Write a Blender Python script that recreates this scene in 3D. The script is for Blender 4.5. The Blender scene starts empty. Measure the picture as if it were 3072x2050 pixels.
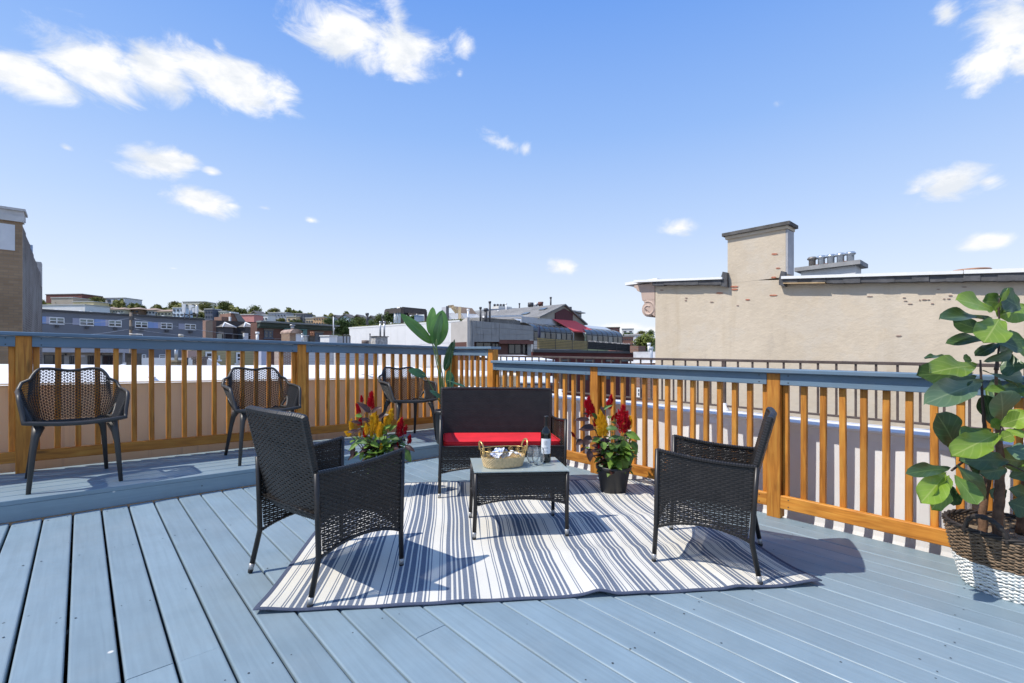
import bpy, math, random
from mathutils import Vector, Matrix, Euler
R = math.radians
rnd = random.Random(7)
scene = bpy.context.scene
col = scene.collection

# ---------------------------------------------------------------- camera
CAM_H = 1.10                 # eye height over the deck
FPX, CXP, CYP = 1411.0, 1536.0, 1070.0
SLOPE = -0.0195              # the roof deck falls a little to the right
cam_data = bpy.data.cameras.new('camera')
cam = bpy.data.objects.new('camera', cam_data); col.objects.link(cam)
cam.location = (0, 0, CAM_H); cam.rotation_euler = (R(90), 0, 0)
cam_data.sensor_width = 36; cam_data.lens = FPX / 3072 * 36
cam_data.shift_y = (CYP - 1025) / 3072
cam_data.clip_start = 0.05; cam_data.clip_end = 5000
scene.camera = cam

# ---------------------------------------------------------------- light and sky
SUN_EL = 53.5
SUN_AZ = 17.8                # sunlight travels towards +X, a little towards +Y
sun_d = bpy.data.lights.new('sun', 'SUN'); sun_d.energy = 3.0; sun_d.angle = R(0.5); sun_d.color = (1.0, 0.945, 0.86)
sun = bpy.data.objects.new('sun', sun_d); col.objects.link(sun)
ldir = Vector((math.cos(R(SUN_AZ)) * math.cos(R(SUN_EL)), math.sin(R(SUN_AZ)) * math.cos(R(SUN_EL)), -math.sin(R(SUN_EL))))
sun.rotation_euler = ldir.to_track_quat('-Z', 'Y').to_euler()
sun.location = (0, 0, 30)

world = bpy.data.worlds.new('World'); scene.world = world; world.use_nodes = True
wn, wl = world.node_tree.nodes, world.node_tree.links
wn.clear()
SKY_K = 0.15
w_out = wn.new('ShaderNodeOutputWorld'); w_bg = wn.new('ShaderNodeBackground'); w_bg.inputs[1].default_value = SKY_K
sky = wn.new('ShaderNodeTexSky'); sky.sky_type = 'NISHITA'; sky.sun_disc = False
sky.sun_elevation = R(SUN_EL); sky.sun_rotation = R(252.2); sky.air_density = 1.0; sky.dust_density = 0.7; sky.ozone_density = 2.0
hs = wn.new('ShaderNodeHueSaturation'); hs.inputs['Hue'].default_value = 0.5; hs.inputs['Saturation'].default_value = 1.0; hs.inputs['Value'].default_value = 1.4
wl.new(sky.outputs[0], hs.inputs['Color'])
wtc = wn.new('ShaderNodeTexCoord')
wsx = wn.new('ShaderNodeSeparateXYZ'); wl.new(wtc.outputs['Generated'], wsx.inputs[0])
cr = wn.new('ShaderNodeValToRGB'); els = cr.color_ramp.elements
def lin(c): return tuple(((x / 255 + .055) / 1.055) ** 2.4 if x > 10 else x / 255 / 12.92 for x in c)
stops = [(0.0, (236, 242, 253)), (.12, (222, 234, 252)), (.26, (188, 213, 251)), (.42, (149, 188, 247)), (.60, (112, 162, 240)), (1.0, (108, 158, 236))]
while len(els) < len(stops): els.new(.5)
for k, (pp_, c) in enumerate(stops): els[k].position = pp_; els[k].color = (*lin(c), 1)
wl.new(wsx.outputs['Z'], cr.inputs[0])
sc_ = wn.new('ShaderNodeMixRGB'); sc_.blend_type = 'MULTIPLY'; sc_.inputs['Fac'].default_value = 1; sc_.inputs['Color2'].default_value = (4.38, 4.38, 4.38, 1); wl.new(cr.outputs[0], sc_.inputs['Color1'])
skym = wn.new('ShaderNodeMixRGB'); skym.inputs['Fac'].default_value = .95; wl.new(hs.outputs[0], skym.inputs['Color1']); wl.new(sc_.outputs[0], skym.inputs['Color2'])

# cumulus clouds: (u, v, rx, ry, tilt, weight) as seen from the deck, then unseen ones round the rest of the sky, enlarged for more neutral fill
CL = [(60, 215, 230, 52, 0, 1.15), (280, 198, 220, 70, 0, 1.15), (470, 224, 160, 58, -6, 1.1), (690, 250, 215, 48, -8, 1.15), (835, 285, 105, 42, -22, .9), (660, 145, 75, 34, 8, .45),
      (1050, 112, 180, 46, 0, 1.1), (1190, 150, 160, 38, -12, 1.0), (1185, 40, 95, 50, 15, .6), (1395, 138, 75, 28, 28, .5),
      (475, 492, 130, 44, 6, 1.15), (560, 480, 55, 26, 20, .8), (637, 519, 52, 20, 0, .8), (605, 606, 115, 40, -3, 1.15), (690, 616, 55, 18, -5, .7), (795, 624, 58, 16, -4, .55), (933, 661, 50, 18, -4, .6),
      (1500, 430, 100, 26, -20, .75), (1580, 450, 45, 24, -40, .6), (200, 443, 50, 18, -10, .5), (150, 805, 110, 12, 0, .4), (520, 805, 60, 10, 0, .25),
      (3010, 90, 170, 105, 0, .95), (2960, 180, 140, 62, 10, .95), (3090, 160, 120, 70, 0, .9), (2930, 262, 110, 40, 8, .5), (2840, 40, 90, 50, 20, .55),
      (2850, 552, 155, 52, 3, 1.15), (2750, 570, 90, 30, 10, .8), (2965, 545, 85, 34, 0, .9), (2965, 724, 100, 32, 0, 1.1), (2035, 684, 95, 36, -6, 1.0), (1695, 800, 80, 32, -4, .9),
      (2330, 310, 90, 40, 20, .18), (1380, 222, 40, 20, 0, .3), (1730, 590, 60, 12, -5, .25),
      (1860, 985, 120, 24, 0, .9), (1960, 990, 110, 22, 0, .7)]
clouds = []
for (u, v, rx, ry, tl, w) in CL:
    d = Vector(((u - CXP) / FPX, 1.0, (CYP - v) / FPX)); ln = d.length; c = d.normalized()
    az = math.atan2(c.x, c.y)
    clouds.append((c, rx / FPX / ln * math.cos(az), ry / FPX / ln, tl, w))
crnd = random.Random(3)
for k in range(16):
    a = R(66 + k * (228 / 16.0) + crnd.uniform(-4, 4)); e = R(crnd.uniform(5, 52))
    c = Vector((math.sin(a) * math.cos(e), math.cos(a) * math.cos(e), math.sin(e)))
    s = crnd.uniform(.08, .17)
    clouds.append((c, s, s * crnd.uniform(.3, .5), crnd.uniform(-12, 12), crnd.uniform(.7, 1)))
prev = None
for (c, rx, ry, tl, w) in clouds:
    r = Vector((c.y, -c.x, 0)).normalized(); t = r.cross(c)
    m = Matrix((r, t, c)).transposed() @ Matrix.Rotation(R(tl), 3, 'Z')
    mp = wn.new('ShaderNodeMapping'); mp.vector_type = 'TEXTURE'
    mp.inputs['Location'].default_value = c; mp.inputs['Rotation'].default_value = m.to_euler('XYZ'); mp.inputs['Scale'].default_value = (rx, ry, 0.35)
    wl.new(wtc.outputs['Generated'], mp.inputs['Vector'])
    le = wn.new('ShaderNodeVectorMath'); le.operation = 'LENGTH'; wl.new(mp.outputs[0], le.inputs[0])
    ma = wn.new('ShaderNodeMath'); ma.operation = 'MULTIPLY_ADD'; ma.inputs[1].default_value = -1.0; ma.inputs[2].default_value = w
    wl.new(le.outputs['Value'], ma.inputs[0])
    if prev is None: prev = ma
    else:
        mx = wn.new('ShaderNodeMath'); mx.operation = 'SMOOTH_MAX' if False else 'MAXIMUM'
        wl.new(prev.outputs[0], mx.inputs[0]); wl.new(ma.outputs[0], mx.inputs[1]); prev = mx
mpn = wn.new('ShaderNodeMapping'); mpn.inputs['Scale'].default_value = (1, 1, 1.9); wl.new(wtc.outputs['Generated'], mpn.inputs['Vector'])
cn = wn.new('ShaderNodeTexNoise'); cn.inputs['Scale'].default_value = 10; cn.inputs['Detail'].default_value = 11; cn.inputs['Roughness'].default_value = .64; cn.inputs['Distortion'].default_value = .5
wl.new(mpn.outputs[0], cn.inputs['Vector'])
nm = wn.new('ShaderNodeMath'); nm.operation = 'MULTIPLY_ADD'; nm.inputs[1].default_value = 2.1; nm.inputs[2].default_value = -1.14; wl.new(cn.outputs['Fac'], nm.inputs[0])
fa = wn.new('ShaderNodeMath'); fa.operation = 'ADD'; wl.new(prev.outputs[0], fa.inputs[0]); wl.new(nm.outputs[0], fa.inputs[1])
cm = wn.new('ShaderNodeMapRange'); cm.interpolation_type = 'SMOOTHSTEP'; cm.inputs['From Min'].default_value = .0; cm.inputs['From Max'].default_value = .70; wl.new(fa.outputs[0], cm.inputs['Value'])
cn2 = wn.new('ShaderNodeTexNoise'); cn2.inputs['Scale'].default_value = 13; cn2.inputs['Detail'].default_value = 8; cn2.inputs['Roughness'].default_value = .6; wl.new(mpn.outputs[0], cn2.inputs['Vector'])
cc2 = wn.new('ShaderNodeValToRGB'); cc2.color_ramp.elements[0].position = .38; cc2.color_ramp.elements[0].color = (3.55, 3.75, 4.05, 1); cc2.color_ramp.elements[1].position = .56; cc2.color_ramp.elements[1].color = (4.6, 4.6, 4.62, 1); wl.new(cn2.outputs['Fac'], cc2.inputs[0])
cmix = wn.new('ShaderNodeMixRGB'); wl.new(cc2.outputs[0], cmix.inputs['Color2'])
wl.new(cm.outputs[0], cmix.inputs['Fac']); wl.new(skym.outputs[0], cmix.inputs['Color1'])
wl.new(cmix.outputs[0], w_bg.inputs[0]); wl.new(w_bg.outputs[0], w_out.inputs[0])

scene.view_settings.view_transform = 'Standard'; scene.view_settings.look = 'None'
scene.view_settings.exposure = 0.62; scene.view_settings.gamma = 1.0; scene.view_settings.use_curve_mapping = False
scene.render.engine = 'CYCLES'
scene.cycles.use_denoising = True; scene.cycles.use_adaptive_sampling = True; scene.cycles.adaptive_threshold = .02
world.cycles.sampling_method = 'NONE'
scene.cycles.max_bounces = 12; scene.cycles.transmission_bounces = 12; scene.cycles.diffuse_bounces = 3; scene.cycles.glossy_bounces = 3; scene.cycles.transparent_max_bounces = 12; scene.cycles.caustics_reflective = False; scene.cycles.caustics_refractive = False

# ---------------------------------------------------------------- geometry of the place
EA = Vector((-0.6755, 0.7374, 0)).normalized()    # along the deck boards and the lower railing
EB = Vector((EA.y, -EA.x, 0))                     # along the platform and the upper railing
EZ = Vector((0, 0, 1))
STEP = 0.139
def dz(x, y, h=0.0): return SLOPE * x + h
def DP(p, q, h=0.0):                              # deck coordinates -> world
    v = EA * p + EB * q; v.z = SLOPE * v.x + h; return v
def PX(u, v, y):                                  # a point seen at a picture place, y metres away
    return Vector(((u - CXP) / FPX * y, y, CAM_H - (v - CYP) / FPX * y))
TILT = Matrix.Rotation(-SLOPE, 4, 'Y')
def place_m(x, y, h, fwd):                        # local +Y looks along fwd, standing on the deck
    a = math.atan2(fwd[1], fwd[0]) - math.pi / 2
    return Matrix.Translation((x, y, dz(x, y, h))) @ TILT @ Matrix.Rotation(a, 4, 'Z')

class MB:
    def __init__(s): s.v = []; s.f = []; s.m = []; s.uv = []
    def add(s, vs, fs, m=0):
        b = len(s.v); s.v += [tuple(x) for x in vs]
        for f in fs: s.f.append(tuple(b + i for i in f)); s.m.append(m)
        return b
    def quad(s, a, b, c, d, m=0): s.add((a, b, c, d), ((0, 1, 2, 3),), m)
    def obox(s, o, ex, ey, ez, m=0):
        o, ex, ey, ez = Vector(o), Vector(ex), Vector(ey), Vector(ez)
        vs = [o, o + ex, o + ex + ey, o + ey]; vs += [x + ez for x in vs]
        fs = [(3, 2, 1, 0), (4, 5, 6, 7), (0, 1, 5, 4), (1, 2, 6, 5), (2, 3, 7, 6), (3, 0, 4, 7)]
        if ex.cross(ey).dot(ez) < 0: fs = [tuple(reversed(f)) for f in fs]
        s.add(vs, fs, m)
    def cbox(s, c, size, m=0, rz=0.0):
        c = Vector(c); ca, sa = math.cos(rz), math.sin(rz)
        ex = Vector((ca, sa, 0)) * size[0]; ey = Vector((-sa, ca, 0)) * size[1]; ez = EZ * size[2]
        s.obox(c - ex / 2 - ey / 2 - ez / 2, ex, ey, ez, m)
    def prism(s, pts, vec, m=0):
        n = len(pts); vec = Vector(vec); a = [Vector(p) for p in pts]; b = [p + vec for p in a]
        fs = [tuple(range(n))[::-1], tuple(range(n, 2 * n))] + [(i, (i + 1) % n, n + (i + 1) % n, n + i) for i in range(n)]
        nrm = Vector((0, 0, 0))
        for i in range(n): nrm += a[i].cross(a[(i + 1) % n])
        if nrm.dot(vec) < 0: fs = [tuple(reversed(f)) for f in fs]
        s.add(a + b, fs, m)
    def tube(s, pts, rad, n=8, cap=True, m=0, closed=False, flat=1.0):
        pts = [Vector(p) for p in pts]; k = len(pts)
        if not isinstance(rad, (list, tuple)): rad = [rad] * k
        prevn = None; b = len(s.v)
        for i, p in enumerate(pts):
            if closed: t = pts[(i + 1) % k] - pts[i - 1]
            else: t = pts[min(i + 1, k - 1)] - pts[max(i - 1, 0)]
            if t.length < 1e-9: t = Vector((0, 0, 1))
            t.normalize()
            if prevn is None:
                up = EZ if abs(t.z) < .95 else Vector((1, 0, 0)); nn = t.cross(up).normalized()
            else:
                nn = prevn - t * prevn.dot(t)
                nn = nn.normalized() if nn.length > 1e-6 else t.orthogonal().normalized()
            prevn = nn; bb = t.cross(nn)
            for j in range(n):
                a = 2 * math.pi * j / n
                s.v.append(tuple(p + nn * (math.cos(a) * rad[i]) + bb * (math.sin(a) * rad[i] * flat)))
        for i in range(k if closed else k - 1):
            i2 = (i + 1) % k
            for j in range(n):
                j2 = (j + 1) % n
                s.f.append((b + i * n + j, b + i * n + j2, b + i2 * n + j2, b + i2 * n + j)); s.m.append(m)
        if cap and not closed:
            s.f.append(tuple(b + j for j in range(n))[::-1]); s.m.append(m)
            s.f.append(tuple(b + (k - 1) * n + j for j in range(n))); s.m.append(m)
    def lathe(s, prof, n=24, c=(0, 0, 0), m=0, ell=1.0, capb=True, capt=False):
        b = len(s.v); c = Vector(c)
        for (r, z) in prof:
            for j in range(n):
                a = 2 * math.pi * j / n
                s.v.append((c.x + r * math.cos(a), c.y + r * ell * math.sin(a), c.z + z))
        for i in range(len(prof) - 1):
            for j in range(n):
                j2 = (j + 1) % n
                s.f.append((b + i * n + j, b + i * n + j2, b + (i + 1) * n + j2, b + (i + 1) * n + j)); s.m.append(m)
        if capb: s.f.append(tuple(b + j for j in range(n))[::-1]); s.m.append(m)
        if capt: s.f.append(tuple(b + (len(prof) - 1) * n + j for j in range(n))); s.m.append(m)
    def grid(s, fn, nu, nv, m=0, flip=False):
        b = len(s.v)
        for j in range(nv + 1):
            for i in range(nu + 1): s.v.append(tuple(fn(i / nu, j / nv)))
        for j in range(nv):
            for i in range(nu):
                a = b + j * (nu + 1) + i; f = (a, a + 1, a + nu + 2, a + nu + 1)
                s.f.append(f[::-1] if flip else f); s.m.append(m)
    def mesh(s, name, mats, smooth=False):
        me = bpy.data.meshes.new(name); me.from_pydata(s.v, [], s.f); me.update()
        for m in (mats if isinstance(mats, (list, tuple)) else [mats]): me.materials.append(m)
        if isinstance(mats, (list, tuple)) and len(mats) > 1:
            me.polygons.foreach_set('material_index', s.m)
        if smooth: me.polygons.foreach_set('use_smooth', [True] * len(me.polygons))
        return me
    def build(s, name, mats, parent=None, smooth=False, world=None, kind=None):
        return link(name, s.mesh(name, mats, smooth), parent, world, kind)

def W(o):
    return (W(o.parent) @ o.matrix_parent_inverse @ o.matrix_basis) if o.parent else o.matrix_basis.copy()
def link(name, me, parent=None, world=None, kind=None):
    o = bpy.data.objects.new(name, me); col.objects.link(o)
    if world is not None: o.matrix_basis = world
    if parent is not None:
        o.parent = parent
        if world is not None: o.matrix_parent_inverse = W(parent).inverted()
    if kind: o['kind'] = kind
    return o
def tag(o, label, cat=None, group=None, kind=None):
    if label: o['label'] = label
    if cat: o['category'] = cat
    if group: o['group'] = group
    if kind: o['kind'] = kind
    return o
def thing(name, label, cat, world=None, group=None):
    o = bpy.data.objects.new(name, None); col.objects.link(o); o.empty_display_size = .1
    if world is not None: o.matrix_basis = world if isinstance(world, Matrix) else Matrix.Translation(world)
    return tag(o, label, cat, group)
def copy_tree(o, parent=None):
    c = o.copy(); col.objects.link(c); c.parent = parent
    for ch in list(o.children): copy_tree(ch, c)
    return c

# ---------------------------------------------------------------- materials
def new_mat(name):
    m = bpy.data.materials.new(name); m.use_nodes = True
    nt = m.node_tree; bs = nt.nodes['Principled BSDF']
    return m, nt.nodes, nt.links, bs
def mixc(n, l, fac, c1, c2, blend='MIX'):
    mx = n.new('ShaderNodeMixRGB'); mx.blend_type = blend
    for k, c in (('Fac', fac), ('Color1', c1), ('Color2', c2)):
        if isinstance(c, (int, float)): mx.inputs[k].default_value = c
        elif isinstance(c, tuple): mx.inputs[k].default_value = (*c[:3], 1)
        else: l.new(c, mx.inputs[k])
    return mx.outputs[0]
def noise(n, l, scale, detail=4, rough=.55, stretch=None, coord='Object', dist=0.0):
    tc = n.new('ShaderNodeTexCoord'); src = tc.outputs[coord]
    if stretch:
        mp = n.new('ShaderNodeMapping'); mp.inputs['Scale'].default_value = stretch; l.new(src, mp.inputs[0]); src = mp.outputs[0]
    t = n.new('ShaderNodeTexNoise'); t.inputs['Scale'].default_value = scale; t.inputs['Detail'].default_value = detail
    t.inputs['Roughness'].default_value = rough; t.inputs['Distortion'].default_value = dist; l.new(src, t.inputs['Vector'])
    return t.outputs['Fac']
def ramp(n, l, fac, stops):
    r = n.new('ShaderNodeValToRGB'); e = r.color_ramp.elements
    while len(e) < len(stops): e.new(.5)
    for i, (p, c) in enumerate(stops):
        e[i].position = p; e[i].color = (*c[:3], 1) if isinstance(c, tuple) else (c, c, c, 1)
    l.new(fac, r.inputs[0]); return r.outputs[0]
def bump(n, l, bs, h, strength, dist=.01):
    b = n.new('ShaderNodeBump'); b.inputs['Strength'].default_value = strength; b.inputs['Distance'].default_value = dist
    l.new(h, b.inputs['Height']); l.new(b.outputs[0], bs.inputs['Normal'])
GA = 1.13
def ga(c): return tuple(min(.84, x * GA) if x < .84 else x for x in c)
def plain(name, c, rough=.6, var=.12, scale=3.0, bumps=0.0, bscale=40, metal=0.0, spec=.5, stretch=None, rnd_amt=0.0):
    m, n, l, bs = new_mat(name); c = ga(c)
    f = noise(n, l, scale, 5, .6, stretch)
    d = tuple(x * (1 - var) for x in c); e = tuple(min(1, x * (1 + var)) for x in c)
    o = ramp(n, l, f, [(.3, d), (.7, e)])
    if rnd_amt:
        oi = n.new('ShaderNodeObjectInfo')
        k = ramp(n, l, oi.outputs['Random'], [(0, 1 - rnd_amt), (1, 1.0)])
        o = mixc(n, l, 1.0, o, k, 'MULTIPLY')
    l.new(o, bs.inputs['Base Color']); bs.inputs['Roughness'].default_value = rough; bs.inputs['Metallic'].default_value = metal
    bs.inputs['Specular IOR Level'].default_value = spec
    if bumps: bump(n, l, bs, noise(n, l, bscale, 5, .6), bumps)
    return m
def wood(name, dark, mid, light, rough=.55, rnd_amt=.36, spec=.4, knots=True):
    dark, mid, light = ga(dark), ga(mid), ga(light)
    m, n, l, bs = new_mat(name)
    tc = n.new('ShaderNodeTexCoord'); oi = n.new('ShaderNodeObjectInfo')
    mul = n.new('ShaderNodeMath'); mul.operation = 'MULTIPLY'; mul.inputs[1].default_value = 37.0; l.new(oi.outputs['Random'], mul.inputs[0])
    cb = n.new('ShaderNodeCombineXYZ'); l.new(mul.outputs[0], cb.inputs[0]); l.new(mul.outputs[0], cb.inputs[1])
    ad = n.new('ShaderNodeVectorMath'); l.new(tc.outputs['Object'], ad.inputs[0]); l.new(cb.outputs[0], ad.inputs[1])
    mp = n.new('ShaderNodeMapping'); mp.inputs['Scale'].default_value = (.09, 1, 1); l.new(ad.outputs[0], mp.inputs[0])
    t = n.new('ShaderNodeTexNoise'); t.inputs['Scale'].default_value = 42; t.inputs['Detail'].default_value = 5; t.inputs['Distortion'].default_value = .8; l.new(mp.outputs[0], t.inputs['Vector'])
    c = ramp(n, l, t.outputs['Fac'], [(.28, dark), (.5, mid), (.75, light)])
    t2 = n.new('ShaderNodeTexNoise'); t2.inputs['Scale'].default_value = 5; t2.inputs['Detail'].default_value = 3; l.new(ad.outputs[0], t2.inputs['Vector'])
    c = mixc(n, l, 1.0, c, ramp(n, l, t2.outputs['Fac'], [(.3, .8), (.7, 1.06)]), 'MULTIPLY')
    if knots:
        mp2 = n.new('ShaderNodeMapping'); mp2.inputs['Scale'].default_value = (2.3, 11, 11); l.new(ad.outputs[0], mp2.inputs[0])
        vo = n.new('ShaderNodeTexVoronoi'); vo.inputs['Scale'].default_value = 1.0; l.new(mp2.outputs[0], vo.inputs['Vector'])
        k = ramp(n, l, vo.outputs['Distance'], [(.05, .28), (.11, .6), (.17, 1.0)])
        c = mixc(n, l, .8, c, mixc(n, l, 1.0, c, k, 'MULTIPLY'))
    c = mixc(n, l, 1.0, c, ramp(n, l, oi.outputs['Random'], [(0, 1 - rnd_amt), (1, 1.0)]), 'MULTIPLY')
    l.new(c, bs.inputs['Base Color']); bs.inputs['Roughness'].default_value = rough; bs.inputs['Specular IOR Level'].default_value = spec
    bump(n, l, bs, t.outputs['Fac'], .12, .002)
    return m
def paint_wood(name, c, rough=.5, rnd_amt=.1):
    c = ga(c)
    m, n, l, bs = new_mat(name)
    tc = n.new('ShaderNodeTexCoord'); oi = n.new('ShaderNodeObjectInfo')
    mul = n.new('ShaderNodeMath'); mul.operation = 'MULTIPLY'; mul.inputs[1].default_value = 53.0; l.new(oi.outputs['Random'], mul.inputs[0])
    cb = n.new('ShaderNodeCombineXYZ'); l.new(mul.outputs[0], cb.inputs[0]); l.new(mul.outputs[0], cb.inputs[2])
    ad = n.new('ShaderNodeVectorMath'); l.new(tc.outputs['Object'], ad.inputs[0]); l.new(cb.outputs[0], ad.inputs[1])
    mp = n.new('ShaderNodeMapping'); mp.inputs['Scale'].default_value = (.05, 1, 1); l.new(ad.outputs[0], mp.inputs[0])
    t = n.new('ShaderNodeTexNoise'); t.inputs['Scale'].default_value = 60; t.inputs['Detail'].default_value = 6; t.inputs['Distortion'].default_value = .6; l.new(mp.outputs[0], t.inputs['Vector'])
    t2 = n.new('ShaderNodeTexNoise'); t2.inputs['Scale'].default_value = 3.2; t2.inputs['Detail'].default_value = 6; t2.inputs['Roughness'].default_value = .65; l.new(ad.outputs[0], t2.inputs['Vector'])
    o = ramp(n, l, t2.outputs['Fac'], [(.25, tuple(x * .88 for x in c)), (.75, tuple(x * 1.08 for x in c))])
    o = mixc(n, l, 1.0, o, ramp(n, l, t.outputs['Fac'], [(.3, .93), (.6, 1.03)]), 'MULTIPLY')
    # nail heads, dents and chips of wear
    vo = n.new('ShaderNodeTexVoronoi'); vo.inputs['Scale'].default_value = 7.0; l.new(ad.outputs[0], vo.inputs['Vector'])
    sp = ramp(n, l, vo.outputs['Distance'], [(.026, .18), (.042, 1.0)])
    o = mixc(n, l, 1.0, o, sp, 'MULTIPLY')
    vo2 = n.new('ShaderNodeTexVoronoi'); vo2.inputs['Scale'].default_value = 3.1; l.new(ad.outputs[0], vo2.inputs['Vector'])
    sp2 = ramp(n, l, vo2.outputs['Distance'], [(.02, 1.0), (.032, 0.0)])
    o = mixc(n, l, sp2, o, (.75, .74, .7))
    o = mixc(n, l, 1.0, o, ramp(n, l, oi.outputs['Random'], [(0, 1 - rnd_amt), (1, 1.0)]), 'MULTIPLY')
    t3 = n.new('ShaderNodeTexNoise'); t3.inputs['Scale'].default_value = 1.1; t3.inputs['Detail'].default_value = 8; t3.inputs['Roughness'].default_value = .7
    gm = n.new('ShaderNodeNewGeometry'); l.new(gm.outputs['Position'], t3.inputs['Vector'])
    o = mixc(n, l, ramp(n, l, t3.outputs['Fac'], [(.48, 0.0), (.68, .2)]), o, (.27, .28, .27))
    l.new(o, bs.inputs['Base Color']); bs.inputs['Roughness'].default_value = rough; bs.inputs['Specular IOR Level'].default_value = .35
    l.new(ramp(n, l, t3.outputs['Fac'], [(.35, rough - .08), (.65, rough + .2)]), bs.inputs['Roughness'])
    bump(n, l, bs, t.outputs['Fac'], .14, .002)
    return m
def brick_mat(name, c1, c2, mortar, w=.21, h=.075, msz=.01, rough=.85, wash=None):
    m, n, l, bs = new_mat(name)
    tc = n.new('ShaderNodeTexCoord')
    uv = tc.outputs['UV']
    b = n.new('ShaderNodeTexBrick'); b.inputs['Scale'].default_value = 1; b.inputs['Brick Width'].default_value = w; b.inputs['Row Height'].default_value = h; b.inputs['Mortar Size'].default_value = msz
    b.inputs['Color1'].default_value = (*c1, 1); b.inputs['Color2'].default_value = (*c2, 1); b.inputs['Mortar'].default_value = (*mortar, 1)
    l.new(uv, b.inputs['Vector'])
    t = n.new('ShaderNodeTexNoise'); t.inputs['Scale'].default_value = .5; t.inputs['Detail'].default_value = 7; l.new(uv, t.inputs['Vector'])
    o = mixc(n, l, 1.0, b.outputs['Color'], ramp(n, l, t.outputs['Fac'], [(.3, .72), (.7, 1.1)]), 'MULTIPLY')
    if wash:
        t2 = n.new('ShaderNodeTexNoise'); t2.inputs['Scale'].default_value = .35; t2.inputs['Detail'].default_value = 8; t2.inputs['Roughness'].default_value = .7; l.new(uv, t2.inputs['Vector'])
        o = mixc(n, l, ramp(n, l, t2.outputs['Fac'], [(.45, 0.0), (.62, .8)]), o, wash)
    l.new(o, bs.inputs['Base Color']); bs.inputs['Roughness'].default_value = rough
    bump(n, l, bs, b.outputs['Fac'], -.5, .01)
    return m
def siding_mat(name, c, pitch=.11, rough=.6):
    m, n, l, bs = new_mat(name)
    tc = n.new('ShaderNodeTexCoord'); sx = n.new('ShaderNodeSeparateXYZ'); l.new(tc.outputs['UV'], sx.inputs[0])
    d = n.new('ShaderNodeMath'); d.operation = 'DIVIDE'; d.inputs[1].default_value = pitch; l.new(sx.outputs['Y'], d.inputs[0])
    fr = n.new('ShaderNodeMath'); fr.operation = 'FRACT'; l.new(d.outputs[0], fr.inputs[0])
    o = ramp(n, l, fr.outputs[0], [(.0, tuple(x * .45 for x in c)), (.13, c), (1, tuple(min(1, x * 1.04) for x in c))])
    l.new(o, bs.inputs['Base Color']); bs.inputs['Roughness'].default_value = rough
    bump(n, l, bs, fr.outputs[0], .6, .015)
    return m
def glass_mat(name, c=(.02, .025, .03), rough=.08):
    m, n, l, bs = new_mat(name)
    bs.inputs['Base Color'].default_value = (*c, 1); bs.inputs['Roughness'].default_value = rough; bs.inputs['Specular IOR Level'].default_value = .8
    return m

M = {}
M['deck'] = paint_wood('deck_paint', (.212, .286, .330), .42, .11)
M['rail_paint'] = paint_wood('rail_paint', (.125, .195, .265), .42)
M['amber'] = wood('amber_stain', (.40, .14, .017), (.64, .25, .034), (.80, .36, .062))
M['white_mem'] = plain('white_membrane', (.83, .815, .785), .55, .05, 2.5, .25, 6)
M['tan_mem'] = plain('tan_stucco', (.60, .45, .34), .75, .06, 1.5, .15, 20)
M['dark_under'] = plain('roofing_felt', (.03, .03, .033), .9, .2, 5)
M['joist'] = plain('joist_wood', (.16, .13, .10), .8, .2, 8)
M['iron'] = plain('rusty_iron', (.075, .055, .048), .6, .35, 14, .2, 60)
M['wicker'] = plain('black_wicker', (.020, .0175, .016), .40, .3, 14, spec=.40)
M['wrap'] = plain('black_wrap', (.016, .014, .013), .36, .2, 30, spec=.45)
M['alu'] = plain('alu_cap', (.36, .36, .355), .45, .05, 20, metal=.6)
M['rubber'] = plain('rubber', (.012, .012, .012), .7, .1, 20)
M['net'] = plain('charcoal_plastic', (.038, .035, .032), .45, .12, 12, .1, 120, spec=.45)
M['red_cloth'] = plain('red_cloth', (.60, .012, .020), .8, .14, 7, .5, 24)
M['green'] = None
M['glass_dark'] = glass_mat('window_glass')
M['glass_sky'] = glass_mat('window_glass_pale', (.10, .12, .13), .05)
M['frame_white'] = plain('frame_white', (.72, .72, .71), .5, .05)
M['frame_dark'] = plain('frame_dark', (.035, .035, .04), .5, .1)
M['metal_grey'] = plain('galvanised', (.42, .43, .44), .38, .15, 8, metal=.7)
M['metal_dark'] = plain('dark_metal', (.06, .06, .065), .5, .2, 8)
M['bark'] = plain('bark', (.12, .065, .035), .85, .5, 18, .8, 40)
M['soil'] = plain('coir', (.26, .19, .12), .95, .3, 60, 1.0, 120)
M['pot'] = plain('black_pot', (.022, .022, .024), .42, .1, 10)
def uvmap(me):
    uv = me.uv_layers.new(name='UVMap')
    for p in me.polygons:
        n = p.normal
        if abs(n.z) > .75: tx, ty = Vector((1, 0, 0)), Vector((0, 1, 0))
        else: tx = Vector((-n.y, n.x, 0)).normalized(); ty = EZ
        for li in p.loop_indices:
            co = me.vertices[me.loops[li].vertex_index].co
            uv.data[li].uv = (co.dot(tx), co.dot(ty))
    return me
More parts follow.
